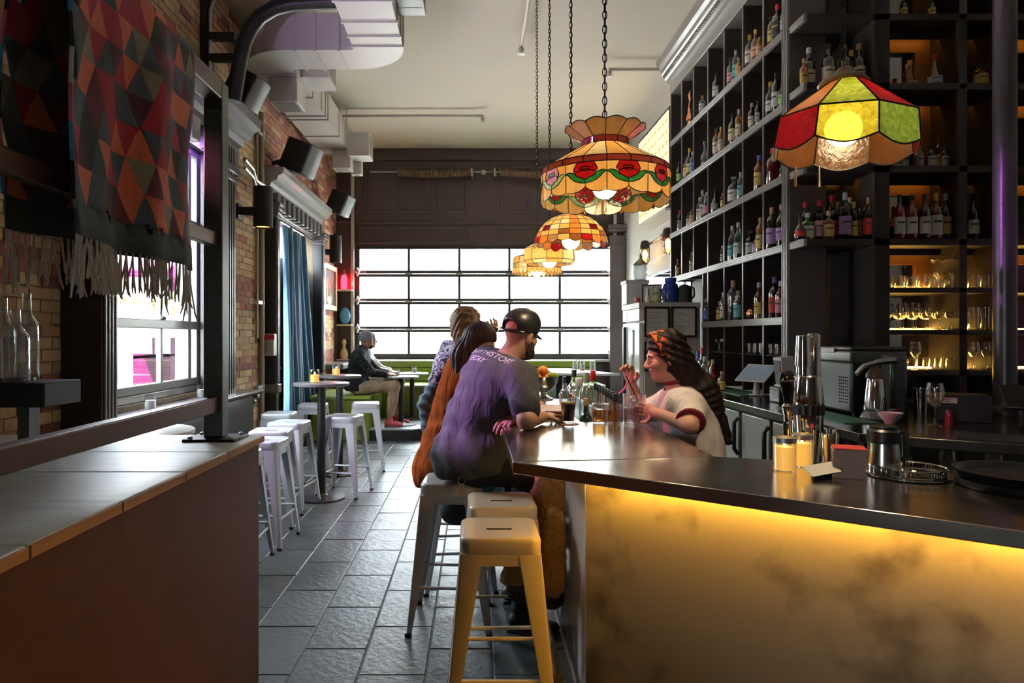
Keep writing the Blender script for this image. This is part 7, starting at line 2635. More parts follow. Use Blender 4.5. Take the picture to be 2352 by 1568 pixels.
def surface_nets(f, lo, h):
    s = f < 0
    c = np.zeros([q - 1 for q in f.shape], dtype=np.int8)
    offs = [(i, j, k) for i in (0, 1) for j in (0, 1) for k in (0, 1)]
    nx, ny, nz = f.shape
    for o in offs:
        c += s[o[0]:nx - 1 + o[0], o[1]:ny - 1 + o[1], o[2]:nz - 1 + o[2]]
    act = np.argwhere((c > 0) & (c < 8))
    val = np.stack([f[act[:, 0] + o[0], act[:, 1] + o[1], act[:, 2] + o[2]] for o in offs], 1)
    acc = np.zeros((len(act), 3))
    cnt = np.zeros(len(act))
    O = np.array(offs, float)
    for i in range(8):
        for j in range(i + 1, 8):
            if abs(O[i] - O[j]).sum() != 1:
                continue
            a, b = val[:, i], val[:, j]
            m = (a < 0) != (b < 0)
            t = np.where(m, a / np.where(m, a - b, 1), 0)
            acc += np.where(m[:, None], O[i] + (O[j] - O[i]) * t[:, None], 0)
            cnt += m
    V = (act + acc / cnt[:, None]) * h + lo
    vid = np.full(c.shape, -1, dtype=np.int64)
    vid[act[:, 0], act[:, 1], act[:, 2]] = np.arange(len(act))
    F = []
    for ax in range(3):
        sl0 = [slice(1, -1)] * 3
        a_ = [slice(1, -1)] * 3
        b_ = [slice(1, -1)] * 3
        a_[ax] = slice(0, -1)
        b_[ax] = slice(1, None)
        A, B = s[tuple(a_)], s[tuple(b_)]
        e = np.argwhere(A != B)
        off = np.ones(3, int)
        off[ax] = 0
        flip = A[e[:, 0], e[:, 1], e[:, 2]]
        e = e + off
        u, v = (ax + 1) % 3, (ax + 2) % 3
        q = []
        for du, dv in ((-1, -1), (0, -1), (0, 0), (-1, 0)):
            g = e.copy()
            g[:, u] += du
            g[:, v] += dv
            q.append(vid[g[:, 0], g[:, 1], g[:, 2]])
        q = np.stack(q, 1)
        q[~flip] = q[~flip][:, ::-1]
        F.append(q)
    return V, np.concatenate(F)


def blob(name, groups, m, parent, smooth=1):
    """groups: list of (prims, voxel, cuts, disp) joined into one mesh"""
    Vs, Fs, n = [], [], 0
    for prims, vox, cuts, disp in groups:
        f, lo = sdf_eval(prims, vox, cuts, disp)
        V, Fq = surface_nets(f, lo, vox)
        for _ in range(smooth):
            S = np.zeros_like(V)
            C = np.zeros(len(V))
            for i in range(4):
                a, b = Fq[:, i], Fq[:, (i + 1) % 4]
                np.add.at(S, a, V[b])
                np.add.at(C, a, 1)
            V = V * 0.5 + 0.5 * S / np.maximum(C, 1)[:, None]
        Vs.append(V)
        Fs.append(Fq + n)
        n += len(V)
    V = np.concatenate(Vs) - np.array(wloc(parent))
    Fq = np.concatenate(Fs)
    me = bpy.data.meshes.new(name)
    me.from_pydata(V.tolist(), [], Fq.tolist())
    me.polygons.foreach_set('use_smooth', [True] * len(me.polygons))
    me.materials.append(m)
    o = bpy.data.objects.new(name, me)
    COL.objects.link(o)
    o.parent = parent
    WL[o.name] = wloc(parent).copy()
    return o


def Cn(a, b, ra, rb, k=0.03):
    return ('c', nvec(a), nvec(b), ra, rb, k)


def El(c, r, Rm=None, k=0.03):
    return ('e', nvec(c), r, Rm, k)


def axes(fwd, up=(0, 0, 1)):
    f = nvec(fwd)
    f /= np.linalg.norm(f)
    u = nvec(up) - f * (nvec(up) @ f)
    u /= np.linalg.norm(u)
    l = np.cross(u, f)
    return f, l, u, np.stack([f, l, u], 1)


def head_prims(c, fwd, up=(0, 0, 1), s=0.92):
    f, l, u, Rm = axes(fwd, up)
    P = lambda a, b, d: nvec(c) + (f * a + l * b + u * d) * s
    r = lambda *q: tuple(v * s for v in q)
    pr = [El(P(-0.012, 0, 0.035), r(0.098, 0.078, 0.100), Rm, 0.02), El(P(0.03, 0, -0.035), r(0.066, 0.060, 0.085), Rm, 0.03),
          El(P(0.068, 0, -0.098), r(0.03, 0.032, 0.026), Rm, 0.03), El(P(0.02, 0, -0.09), r(0.05, 0.05, 0.03), Rm, 0.02),
          El(P(0.082, 0, 0.024), r(0.016, 0.052, 0.013), Rm, 0.012),
          Cn(P(0.094, 0, 0.012), P(0.117, 0, -0.026), 0.0085 * s, 0.013 * s, 0.008),
          El(P(0.108, 0.012, -0.031), r(0.011, 0.008, 0.008), Rm, 0.006), El(P(0.108, -0.012, -0.031), r(0.011, 0.008, 0.008), Rm, 0.006),
          El(P(0.093, 0, -0.053), r(0.013, 0.024, 0.006), Rm, 0.004), El(P(0.092, 0, -0.064), r(0.012, 0.021, 0.007), Rm, 0.004),
          El(P(0.066, 0.04, -0.025), r(0.028, 0.024, 0.026), Rm, 0.02), El(P(0.066, -0.04, -0.025), r(0.028, 0.024, 0.026), Rm, 0.02)]
    for q in (-1, 1):
        pr.append(('-', P(0.108, q * 0.033, 0.003), r(0.02, 0.019, 0.012), Rm, 0.012 * s))
        pr.append(El(P(0.078, q * 0.033, 0.0), r(0.014, 0.017, 0.011), Rm, 0.004))
        pr.append(El(P(-0.008, q * 0.078, -0.012), r(0.022, 0.010, 0.034), Rm, 0.008))
        pr.append(El(P(-0.004, q * 0.085, 0.008), r(0.016, 0.006, 0.014), Rm, 0.006))
    return pr, P, Rm


def hand_prims(w, d, nrm, thumb=1, curl=0.6, s=1.0):
    d = nvec(d) / np.linalg.norm(d)
    n = nvec(nrm) - d * (nvec(nrm) @ d)
    n /= np.linalg.norm(n)
    t = np.cross(n, d) * thumb
    w = nvec(w)
    Rm = np.stack([d, t, n], 1)
    pr = [Cn(w - d * 0.03, w + d * 0.01, 0.026 * s, 0.024 * s, 0.01), El(w + d * 0.045 * s, (0.052 * s, 0.041 * s, 0.017 * s), Rm, 0.012)]
    for i, (o, ln) in enumerate(((0.030, 0.068), (0.010, 0.077), (-0.010, 0.072), (-0.029, 0.056))):
        p = w + d * (0.085 - 0.004 * abs(i - 1)) * s + t * o * s
        ang = curl * 0.5
        for j, q in enumerate((0.45, 0.32, 0.23)):
            dd = d * math.cos(ang) + n * math.sin(ang) + t * 0.05 * (1.5 - i)
            e = p + dd * ln * q * s
            pr.append(Cn(p, e, (0.0092 - 0.0009 * j) * s, (0.0085 - 0.0009 * j) * s, 0.004))
            p = e
            ang += curl
    p = w + d * 0.028 * s + t * 0.034 * s + n * 0.006
    e = p + (d * 0.55 + t * 0.75 + n * 0.35) * 0.036 * s
    e2 = e + (d * 0.85 + t * 0.2 + n * 0.5) * 0.030 * s
    pr += [Cn(p, e, 0.0125 * s, 0.0105 * s, 0.008), Cn(e, e2, 0.0105 * s, 0.0085 * s, 0.004)]
    return pr


def skin(name, col):
    m = mat(name, col, 0.5, vary=0.12, scale=14, bump=0.06, bscale=200)
    b = m.node_tree.nodes['Principled BSDF']
    b.inputs['Subsurface Weight'].default_value = 0.12
    b.inputs['Subsurface Radius'].default_value = (0.01, 0.004, 0.002)
    return m


def wrinkle(amp, fr, seed=0.0):
    return lambda X, Y, Z: (amp * np.sin(fr * (X * 0.6 + Y * 0.5 + 1.3 * Z) + 3 * np.sin(9 * X + seed) + 2 * np.sin(11 * Y - seed)) * (0.6 + 0.4 * np.sin(7 * Z + 5 * X + seed))).astype(np.float32)


def strands(c, amp, n, fz=10):
    return lambda X, Y, Z: (amp * np.sin(n * np.arctan2(Y - c[1], X - c[0]) + 2.0 * np.sin(fz * Z)) + 0.4 * amp * np.sin(2.7 * n * np.arctan2(Y - c[1], X - c[0]) + 17 * Z)).astype(np.float32)


def torso(hip, belly, chest, neck, facing, wsh=0.2, dep=0.115, whip=0.17):
    f, l, u, Rm = axes(facing)
    ch = nvec(chest)
    up = nvec(neck) - ch
    f2, l2, u2, Rc = axes(nvec(facing), up)
    upb = ch - nvec(hip)
    f3, l3, u3, Rb = axes(nvec(facing), upb)
    return [El(hip, (dep * 1.15, whip, 0.12), Rm, 0.05), El(belly, (dep, whip * 0.92, 0.17), Rb, 0.07), El(chest, (dep * 1.05, wsh * 0.86, 0.17), Rc, 0.07),
            Cn(nvec(neck) - u2 * 0.02 + l2 * (wsh - 0.05), nvec(neck) - u2 * 0.02 - l2 * (wsh - 0.05), 0.062, 0.062, 0.06)]


def inflate(prims, d):
    out = []
    for p in prims:
        if p[0] == 'c':
            out.append(('c', p[1], p[2], p[3] + d, p[4] + d, p[5]))
        elif p[0] == 'e':
            out.append(('e', p[1], tuple(r + d for r in p[2]), p[3], p[4]))
    return out


def arm(sh, el, wr, s=1.0):
    return [Cn(sh, el, 0.055 * s, 0.043 * s, 0.03), Cn(el, wr, 0.043 * s, 0.029 * s, 0.02)]


def leg(hip, kn, an, s=1.0):
    return [Cn(hip, kn, 0.088 * s, 0.062 * s, 0.04), Cn(kn, nvec(kn) * 0.6 + nvec(an) * 0.4, 0.062 * s, 0.055 * s, 0.03), Cn(nvec(kn) * 0.6 + nvec(an) * 0.4, an, 0.055 * s, 0.038 * s, 0.03)]


def shoe(parent, an, d, m, sole, s=1.0, floor_z=None):
    d = nvec((d[0], d[1], 0))
    d /= np.linalg.norm(d)
    z = floor_z if floor_z is not None else an[2] - 0.08
    b = nvec((an[0], an[1], z))
    o = blob('shoe', [([Cn(b + nvec((0, 0, 0.05)) - d * 0.03, b + nvec((0, 0, 0.04)) + d * 0.1, 0.042 * s, 0.036 * s, 0.02), Cn(b + nvec((0, 0, 0.04)) + d * 0.1, b + nvec((0, 0, 0.032)) + d * 0.17, 0.038 * s, 0.03 * s, 0.02),
                        Cn(b + nvec((0, 0, 0.06)), b + nvec((0, 0, 0.11)), 0.042 * s, 0.044 * s, 0.02)], 0.008, [((0, 0, z + 0.012), (0, 0, -1))], None)], m, parent)
    n = nvec((-d[1], d[0], 0))
    pts = [b + d * q + n * w for q, w in ((-0.07, -0.03), (0.05, -0.042), (0.15, -0.04), (0.2, 0.0), (0.15, 0.04), (0.05, 0.042), (-0.07, 0.03))]
    MB().prism([(p[0], p[1]) for p in pts], z, z + 0.016).build('sole', sole, o)


def eyes(P, parent, s=1.0, closed=False, col=(0.03, 0.02, 0.015)):
    m = MB()
    for q in (-1, 1):
        # brow hair
        m.tube([P(0.093, q * 0.016, 0.024), P(0.096, q * 0.033, 0.031), P(0.084, q * 0.053, 0.024)], [0.003, 0.0036, 0.002], 6)
        m.tube([P(0.0925, q * 0.02, 0.0 - 0.004 * closed), P(0.0945, q * 0.033, 0.001 - 0.008 * closed), P(0.087, q * 0.047, 0.0 - 0.005 * closed)], 0.0022, 6)
    m.build('brows_and_lashes', mat('brow_dark', col, 0.8), parent)
    if not closed:
        m = MB()
        for q in (-1, 1):
            m.sphere(P(0.086, q * 0.033, -0.002), 0.0075, 10, 8)
        m.build('eyes', mat('eye_dark', (0.02, 0.012, 0.01), 0.1), parent)


M_lip = mat('lips', (0.36, 0.10, 0.09), 0.4)


def lips(P, parent, Rm, s=0.92):
    o = blob('lips', [([El(P(0.0945, 0, -0.0535), (0.0125 * s, 0.021 * s, 0.005 * s), Rm, 0.002), El(P(0.0935, 0, -0.0635), (0.0118 * s, 0.019 * s, 0.006 * s), Rm, 0.002)], 0.0025, (), None)], M_lip, parent, 0)


SK1 = skin('skin_fair', (0.50, 0.27, 0.19))
SK2 = skin('skin_tan', (0.44, 0.22, 0.14))
M_jeans = mat('black_denim', (0.012, 0.013, 0.018), 0.8, vary=0.25, scale=30, bump=0.15, bscale=300)
M_bjeans = mat('blue_denim', (0.10, 0.18, 0.27), 0.85, vary=0.25, scale=30, bump=0.15, bscale=300)
M_shoeb = mat('shoe_black', (0.012, 0.012, 0.012), 0.45)
M_soleg = mat('shoe_sole', (0.10, 0.10, 0.10), 0.7)

# ---------------------------------------------------------------- man in the cap, leaning on the bar
cm = thing('person', 'man in a black cap and grey T-shirt leaning on the bar', 'person', (-0.03, 3.6, 0.76))
hip, belly, chest, neck = (-0.03, 3.60, 0.87), (-0.015, 3.60, 1.06), (0.075, 3.595, 1.25), (0.15, 3.60, 1.375)
fc = (0.87, 0.49, 0)
T = torso(hip, belly, chest, neck, fc, 0.225, 0.122, 0.178)
RS, RE, RW = (0.235, 3.425, 1.315), (0.25, 3.27, 1.118), (0.35, 3.50, 1.108)
LS, LE, LW = (0.045, 3.79, 1.35), (0.235, 3.76, 1.12), (0.20, 3.50, 1.105)
hp, P, Rm = head_prims((0.245, 3.625, 1.525), (0.70, 0.70, -0.14), (0.15, 0.05, 1))
nk = [Cn(neck, P(-0.02, 0, -0.06), 0.062, 0.055, 0.03)]
RK, RA, LK_, LA = (0.31, 3.50, 0.82), (0.24, 3.52, 0.12), (0.30, 3.88, 0.82), (0.22, 3.92, 0.12)
legs = leg((0.03, 3.535, 0.842), RK, RA) + leg((-0.06, 3.68, 0.842), LK_, LA)
ARM = arm(RS, RE, RW, 1.06) + arm(LS, LE, LW, 1.06)
blob('body', [(T + nk + ARM + legs, 0.010, (), None), (hp + nk, 0.005, (), None),
              (hand_prims(LW, (-0.55, -0.80, -0.25), (-0.15, 0.2, -1), 1, 0.5), 0.004, (), None), (hand_prims(RW, (0.6, 0.7, 0), (0, 0, -1), 1, 0.25), 0.004, (), None)], SK1, cm)
M_tee = mat('grey_tee', (0.075, 0.08, 0.092), 0.9, vary=0.12, scale=25, bump=0.2, bscale=350, fold=0.024, spec=0.2)
def tee_folds(X, Y, Z):
    w = np.clip((1.22 - Z) / 0.3, 0, 1)
    return (0.011 * w * np.sin(42 * (X - 0.35 * Y) + 16 * Z + 2.5 * np.sin(9 * Z + 7 * Y)) * (0.55 + 0.45 * np.sin(15 * Y + 6 * Z)) + 0.004 * np.sin(55 * Z + 30 * X + 3 * np.sin(14 * Y))).astype(np.float32)


rs_m = nvec(RS) * 0.32 + nvec(RE) * 0.68
ls_m = nvec(LS) * 0.35 + nvec(LE) * 0.65
tee = blob('t_shirt', [(inflate(T, 0.016) + [Cn(RS, rs_m, 0.076, 0.078, 0.05), Cn(LS, ls_m, 0.074, 0.076, 0.05), El(nvec(hip) + nvec((0.01, 0.0, 0.02)), (0.20, 0.238, 0.19), axes(fc)[3], 0.05)], 0.009,
                [((-0.05, 0, 0.80), (0.15, 0, -1)),
                 (P(0, 0, -0.10), (0.25, 0.1, 1))], tee_folds)], M_tee, cm, 2)
blob('jeans', [(inflate(legs, 0.012) + [El(hip, (0.152, 0.190, 0.125), axes(fc)[3], 0.05)], 0.010, [((0, 0, 0.90), (0, 0, 1))], wrinkle(0.002, 40))], M_jeans, cm)
shoe(cm, RA, (0.9, -0.2), M_shoeb, M_soleg, floor_z=0.002)
shoe(cm, LA, (0.9, 0.3), M_shoeb, M_soleg, floor_z=0.002)
M_cap = mat('cap_black', (0.010, 0.009, 0.011), 1.0, spec=0.0, vary=0.2, bump=0.1, bscale=300)
f_, l_, u_, Rh = axes((0.70, 0.70, -0.14), (0.15, 0.05, 1))
cap = blob('cap', [([El(P(-0.012, 0, 0.055), (0.108, 0.090, 0.092), Rm, 0.01), El(P(0.02, 0, 0.075), (0.09, 0.083, 0.078), Rm, 0.02), ('-', P(-0.115, 0, 0.034), (0.06, 0.05, 0.036), Rm, 0.004)], 0.005, [(P(0, 0, 0.012), -u_ - 0.18 * f_ * 0)], None)], M_cap, cm)
m = MB()
n = 10
for j in range(2):
    for i in range(n + 1):
        a = R(-62 + 124 * i / n)
        rr = (0.098, 0.0)[0] if j == 0 else 0.0
        e = P(0.1 * math.cos(a) * 0.98 - 0.012, 0.088 * math.sin(a), 0.028) if j == 0 else P(0.1 * math.cos(a) - 0.012 + 0.078 * math.cos(a * 0.8), 0.084 * math.sin(a) * 1.0, 0.012 - 0.02 * abs(math.sin(a)))
        m.v.append(tuple(e))
for i in range(n):
    m.face((i, i + 1, n + 2 + i, n + 1 + i))
bm_ = m.build('peak', M_cap, cap, angle=60)
sm = bm_.modifiers.new('thick', 'SOLIDIFY')
sm.thickness = 0.005
MB().tube([P(-0.105 * math.cos(R(a)) - 0.006, 0.084 * math.sin(R(a)), 0.014) for a in range(-60, 61, 12)], 0.009, 6).build('strap', M_cap, cap)
blob('beard', [([El(P(0.062, 0, -0.092), (0.052, 0.050, 0.042), Rm, 0.02), El(P(0.03, 0.052, -0.06), (0.04, 0.014, 0.05), Rm, 0.02), El(P(0.03, -0.052, -0.06), (0.04, 0.014, 0.05), Rm, 0.02), ('-', P(0.10, 0, -0.045), (0.03, 0.035, 0.028), Rm, 0.01)], 0.005, (), strands((0.245, 3.625), 0.002, 60))], mat('beard_dark', (0.025, 0.014, 0.01), 0.8), cm)
eyes(P, cm)
# lettering across the shoulders, wrapped on the shirt
from mathutils.bvhtree import BVHTree
me_ = tee.data
wo = wloc(tee)
bvh = BVHTree.FromPolygons([v.co + wo for v in me_.vertices], [list(p.vertices) for p in me_.polygons])
xa = (Vector(RS) - Vector(LS)).normalized()
nb = Vector((-0.72, -0.40, 0.56))
nb = (nb - xa * nb.dot(xa)).normalized()
ya = nb.cross(xa)


def shirt_text(body, size, centre, nm):
    Mt_ = Matrix((xa, ya, nb)).transposed().to_4x4()
    Mt_.translation = Vector(centre) + nb * 0.35
    o = textmesh(nm, body, size, mat('tee_print', (0.62, 0.60, 0.62), 0.8), cm, Mt_, extrude=0.0)
    bm = bmesh.new()
    bm.from_mesh(o.data)
    bmesh.ops.triangulate(bm, faces=bm.faces)
    bmesh.ops.subdivide_edges(bm, edges=[e for e in bm.edges if e.calc_length() > 0.012], cuts=1)
    off = wloc(cm)
    for v in bm.verts:
        h = bvh.ray_cast(v.co + off, -nb, 1.0)
        if h[0] is not None:
            v.co = h[0] + nb * 0.0025 - off
    bm.to_mesh(o.data)
    bm.free()


shirt_text('SHORT HISTORY', 0.050, Vector(neck) * 0.45 + Vector(chest) * 0.55 + ya * 0.075, 'shirt_lettering')
shirt_text('OF DECAY', 0.050, Vector(neck) * 0.45 + Vector(chest) * 0.55 + ya * 0.020 - xa * 0.06, 'shirt_lettering')
# keys on his belt loop
ky = thing('key_ring', 'ring of keys clipped to the belt of the leaning man', 'keys', (-0.06, 3.39, 0.8))
kc = Vector((-0.065, 3.405, 0.80))
MB().tube([kc + Vector((0.018 * math.cos(R(a)), 0, 0.018 * math.sin(R(a)))) for a in range(0, 360, 24)], 0.0018, 6, closed=True).build('ring', M_galv, ky)
for k in range(3):
    MB().obox(kc + Vector((-0.006 + 0.006 * k, 0.002 * k, -0.045)), (0.012, 0.002, 0.055), (0, R(-8 + 8 * k), 0)).build('key', mat('key_brass', (0.4, 0.3, 0.15), 0.35, 0.9), ky)

# ---------------------------------------------------------------- woman in the rust jacket
wm_ = thing('person', 'woman with long dark hair in a rust jacket seated at the bar', 'person', (-0.12, 4.2, 0.76))
hip, belly, chest, neck = (-0.14, 4.20, 0.87), (-0.13, 4.20, 1.03), (-0.075, 4.19, 1.19), (-0.03, 4.185, 1.315)
fc = (0.85, 0.45, 0)
T = torso(hip, belly, chest, neck, fc, 0.19, 0.105, 0.165)
RS, RE, RW = (0.035, 4.03, 1.26), (0.12, 3.97, 1.04), (0.33, 4.10, 1.11)
LS, LE, LW = (-0.12, 4.33, 1.26), (0.1, 4.42, 1.06), (0.33, 4.36, 1.11)
hc = (0.03, 4.17, 1.47)
hp, P, Rm = head_prims(hc, (0.80, -0.30, -0.38), (0.3, 0, 1), 0.90)
nk = [Cn(neck, P(-0.02, 0, -0.05), 0.05, 0.045, 0.03)]
RK, RA, LK_, LA = (0.27, 4.12, 0.83), (0.22, 4.16, 0.30), (0.26, 4.42, 0.83), (0.22, 4.44, 0.30)
legs = leg((-0.10, 4.12, 0.855), RK, RA, 0.93) + leg((-0.17, 4.28, 0.855), LK_, LA, 0.93)
ARM = arm(RS, RE, RW, 0.9) + arm(LS, LE, LW, 0.9)
blob('body', [(T + nk + ARM + legs, 0.011, (), None), (hp + nk, 0.005, (), None), (hand_prims(RW, (0.8, 0.3, -0.1), (0, 0, -1), 1, 0.4, 0.92), 0.0045, (), None), (hand_prims(LW, (0.8, -0.3, -0.1), (0, 0, -1), -1, 0.4, 0.92), 0.0045, (), None)], SK2, wm_)
M_rust = mat('rust_suede', (0.34, 0.062, 0.010), 0.9, vary=0.45, scale=16, bump=0.5, bscale=90, spec=0.1, fold=0.035)
blob('jacket', [(inflate(T, 0.024) + inflate(ARM, 0.016) + [Cn(nvec(hip), nvec(hip) + nvec((-0.05, -0.02, -0.17)), 0.175, 0.195, 0.06)], 0.010, [((0, 0, 0.69), (0.25, 0, -1)), (P(0, 0, -0.12), (0.3, 0, 1)), (nvec(RW) + nvec((-0.02, 0, 0)), nvec(RW) - nvec(RE))], lambda X, Y, Z: (0.005 * np.sin(60 * X + 45 * Y + 5 * Z + 2.5 * np.sin(7 * Z)) * (0.5 + 0.5 * np.sin(8 * Z + 9 * Y)) + 0.0012 * np.sin(60 * Z + 30 * Y)).astype(np.float32))], M_rust, wm_, 1)
blob('trousers', [(inflate(legs, 0.012), 0.011, (), None)], M_jeans, wm_)
shoe(wm_, RA, (1, 0), M_shoeb, M_soleg, floor_z=0.235)
shoe(wm_, LA, (1, 0.1), M_shoeb, M_soleg, floor_z=0.235)
M_hair1 = mat('hair_dark_auburn', (0.05, 0.012, 0.014), 0.5, vary=0.5, scale=40, stretch=(3, 3, 0.3))
hr = [El(P(-0.016, 0, 0.048), (0.100, 0.084, 0.098), Rm, 0.02), Cn(P(-0.055, -0.05, 0.03), P(-0.07, -0.082, -0.12), 0.05, 0.046, 0.04), Cn(P(-0.06, 0.03, 0.02), P(-0.09, 0.03, -0.14), 0.06, 0.06, 0.04),
      Cn(P(-0.03, -0.074, 0.02), P(-0.05, -0.09, -0.13), 0.026, 0.034, 0.04), Cn(P(-0.07, -0.07, -0.1), nvec(hc) + nvec((-0.105, -0.10, -0.30)), 0.055, 0.045, 0.04), Cn(P(-0.09, 0.0, -0.1), nvec(hc) + nvec((-0.14, -0.03, -0.30)), 0.06, 0.045, 0.04),
      ('-', P(0.100, 0.0, -0.04), (0.085, 0.11, 0.09), Rm, 0.015)]
blob('hair', [(hr, 0.0055, (), strands(hc, 0.0035, 34, 6))], M_hair1, wm_)
eyes(P, wm_, closed=True)
lips(P, wm_, Rm)

# ---------------------------------------------------------------- man with wavy hair drinking
wv = thing('person', 'man with wavy blond brown hair in a patterned shirt drinking', 'person', (-0.18, 4.85, 0.76))
hip, belly, chest, neck = (-0.22, 4.84, 0.89), (-0.20, 4.83, 1.07), (-0.145, 4.82, 1.27), (-0.10, 4.81, 1.41)
fc = (0.88, 0.42, 0)
T = torso(hip, belly, chest, neck, fc, 0.22, 0.12, 0.175)
RS, RE, RW = (-0.165, 4.62, 1.33), (-0.32, 4.60, 1.06), (-0.305, 4.585, 0.86)
LS, LE, LW = (-0.06, 5.0, 1.35), (0.11, 4.93, 1.32), (0.085, 4.78, 1.525)
hc = (-0.045, 4.79, 1.585)
hp, P, Rm = head_prims(hc, (0.92, 0.30, 0.10), (-0.1, 0, 1), 0.93)
nk = [Cn(neck, P(-0.02, 0, -0.06), 0.06, 0.055, 0.03)]
RK, RA, LK_, LA = (0.2, 4.83, 0.84), (0.16, 4.85, 0.30), (0.18, 5.08, 0.84), (0.14, 5.1, 0.30)
legs = leg((-0.16, 4.75, 0.865), RK, RA) + leg((-0.24, 4.93, 0.865), LK_, LA)
ARM = arm(RS, RE, RW, 1.08) + arm(LS, LE, LW, 1.0)
blob('body', [(T + nk + ARM + legs, 0.011, (), None), (hp + nk, 0.0055, (), None), (hand_prims(RW, (0.2, 0.05, -1), (0.9, 0.2, 0), 1, 0.5), 0.0045, (), None), (hand_prims(LW, (0.35, -0.55, 0.55), (-0.2, 0.35, 0.4), 1, 0.75), 0.0045, (), None)], SK1, wv)
M_blue = mat('slate_blue_sleeve', (0.10, 0.145, 0.20), 0.85, vary=0.15, scale=20, bump=0.15, bscale=250, fold=0.03)


def pattern_mat():
    m, nt, b, out = _nt('patterned_shirt')
    L = nt.links
    tc = nt.nodes.new('ShaderNodeTexCoord')
    v = nt.nodes.new('ShaderNodeTexVoronoi')
    v.inputs['Scale'].default_value = 17
    n_ = nt.nodes.new('ShaderNodeTexNoise')
    n_.inputs['Scale'].default_value = 13
    n_.inputs['Distortion'].default_value = 2.0
    L.new(tc.outputs['Object'], v.inputs['Vector'])
    L.new(tc.outputs['Object'], n_.inputs['Vector'])
    cr = nt.nodes.new('ShaderNodeValToRGB')
    cr.color_ramp.interpolation = 'CONSTANT'
    e = cr.color_ramp.elements
    e[0].color = (0.02, 0.02, 0.04, 1)
    e[1].position = 0.47
    e[1].color = (0.55, 0.48, 0.60, 1)
    q = e.new(0.56)
    q.color = (0.22, 0.05, 0.28, 1)
    q = e.new(0.63)
    q.color = (0.03, 0.03, 0.05, 1)
    L.new(n_.outputs['Fac'], cr.inputs[0])
    L.new(cr.outputs[0], b.inputs['Base Color'])
    b.inputs['Roughness'].default_value = 0.85
    return m


rs_m = nvec(RS) * 0.45 + nvec(RE) * 0.55
ls_m = nvec(LS) * 0.4 + nvec(LE) * 0.6
blob('shirt', [(inflate(T, 0.02) + [Cn(RS, rs_m, 0.08, 0.082, 0.05), Cn(LS, ls_m, 0.075, 0.078, 0.05)], 0.010, [((0, 0, 0.86), (0, 0, -1)), (P(0, 0, -0.10), (0, 0, 1)), (rs_m, nvec(RE) - nvec(RS))], wrinkle(0.004, 28, 3.0))], pattern_mat(), wv, 2)
blob('long_sleeves', [(inflate(arm(RS, RE, RW, 1.08), 0.016), 0.009, [(nvec(RW) + nvec((0, 0, 0.01)), nvec(RW) - nvec(RE))], wrinkle(0.009, 70, 1.0)), (inflate(arm(LS, LE, LW, 1.0), 0.014), 0.009, [(nvec(LW) * 0.9 + nvec(LE) * 0.1, nvec(LW) - nvec(LE))], wrinkle(0.005, 60, 1.0))], M_blue, wv)
blob('cuff', [([Cn(nvec(RW) + nvec((0, 0, -0.0)), nvec(RW) + nvec((0, 0, 0.045)), 0.045, 0.047, 0.01)], 0.007, (), None)], mat('cuff_teal', (0.03, 0.14, 0.16), 0.8), wv)
blob('jeans', [(inflate(legs, 0.012) + [El(hip, (0.15, 0.185, 0.11), axes(fc)[3], 0.05)], 0.011, (), None)], M_bjeans, wv)
shoe(wv, RA, (1, 0), M_shoeb, M_soleg, floor_z=0.235)
shoe(wv, LA, (1, 0.1), M_shoeb, M_soleg, floor_z=0.235)
M_hair2 = mat('hair_blond_brown', (0.20, 0.10, 0.05), 0.5, vary=0.5, scale=40, stretch=(2, 2, 0.6))
hr = [El(P(-0.016, 0, 0.050), (0.108, 0.092, 0.102), Rm, 0.02), El(P(-0.06, 0, -0.03), (0.07, 0.085, 0.085), Rm, 0.03), El(P(-0.055, -0.04, -0.09), (0.05, 0.06, 0.055), Rm, 0.03), El(P(0.0, -0.08, 0.0), (0.045, 0.026, 0.06), Rm, 0.02), El(P(0.0, 0.08, 0.0), (0.045, 0.026, 0.06), Rm, 0.02), El(P(-0.085, -0.02, -0.06), (0.035, 0.06, 0.07), Rm, 0.02), ('-', P(0.118, 0, -0.03), (0.082, 0.08, 0.085), Rm, 0.015)]
blob('hair', [(hr, 0.0055, (), lambda X, Y, Z: (0.006 * np.sin(95 * Y + 40 * Z + 3 * np.sin(30 * X)) * np.sin(70 * X - 55 * Z) + 0.003 * np.sin(160 * (Y + 0.4 * Z))).astype(np.float32))], M_hair2, wv)
eyes(P, wv)
lips(P, wv, Rm)
gw = thing('drinking_glass', 'dark drink in a glass raised by the wavy haired man', 'glass', (0.165, 4.70, 1.55))
Mg = Matrix.Translation((0.125, 4.70, 1.575)) @ Matrix.Rotation(R(-60), 4, 'Y')
m = MB().lathe([(0.03, -0.05), (0.036, 0.05), (0.034, 0.05), (0.028, -0.04), (0, -0.04)], 18, cap=False)
m.xform(Mg)
m.build('bowl', M_gl, gw)
m = MB().lathe([(0.0, -0.039), (0.027, -0.038), (0.031, 0.01), (0, 0.01)], 18)
m.xform(Mg)
m.build('drink', mat('dark_drink', (0.015, 0.01, 0.008), 0.2), gw)

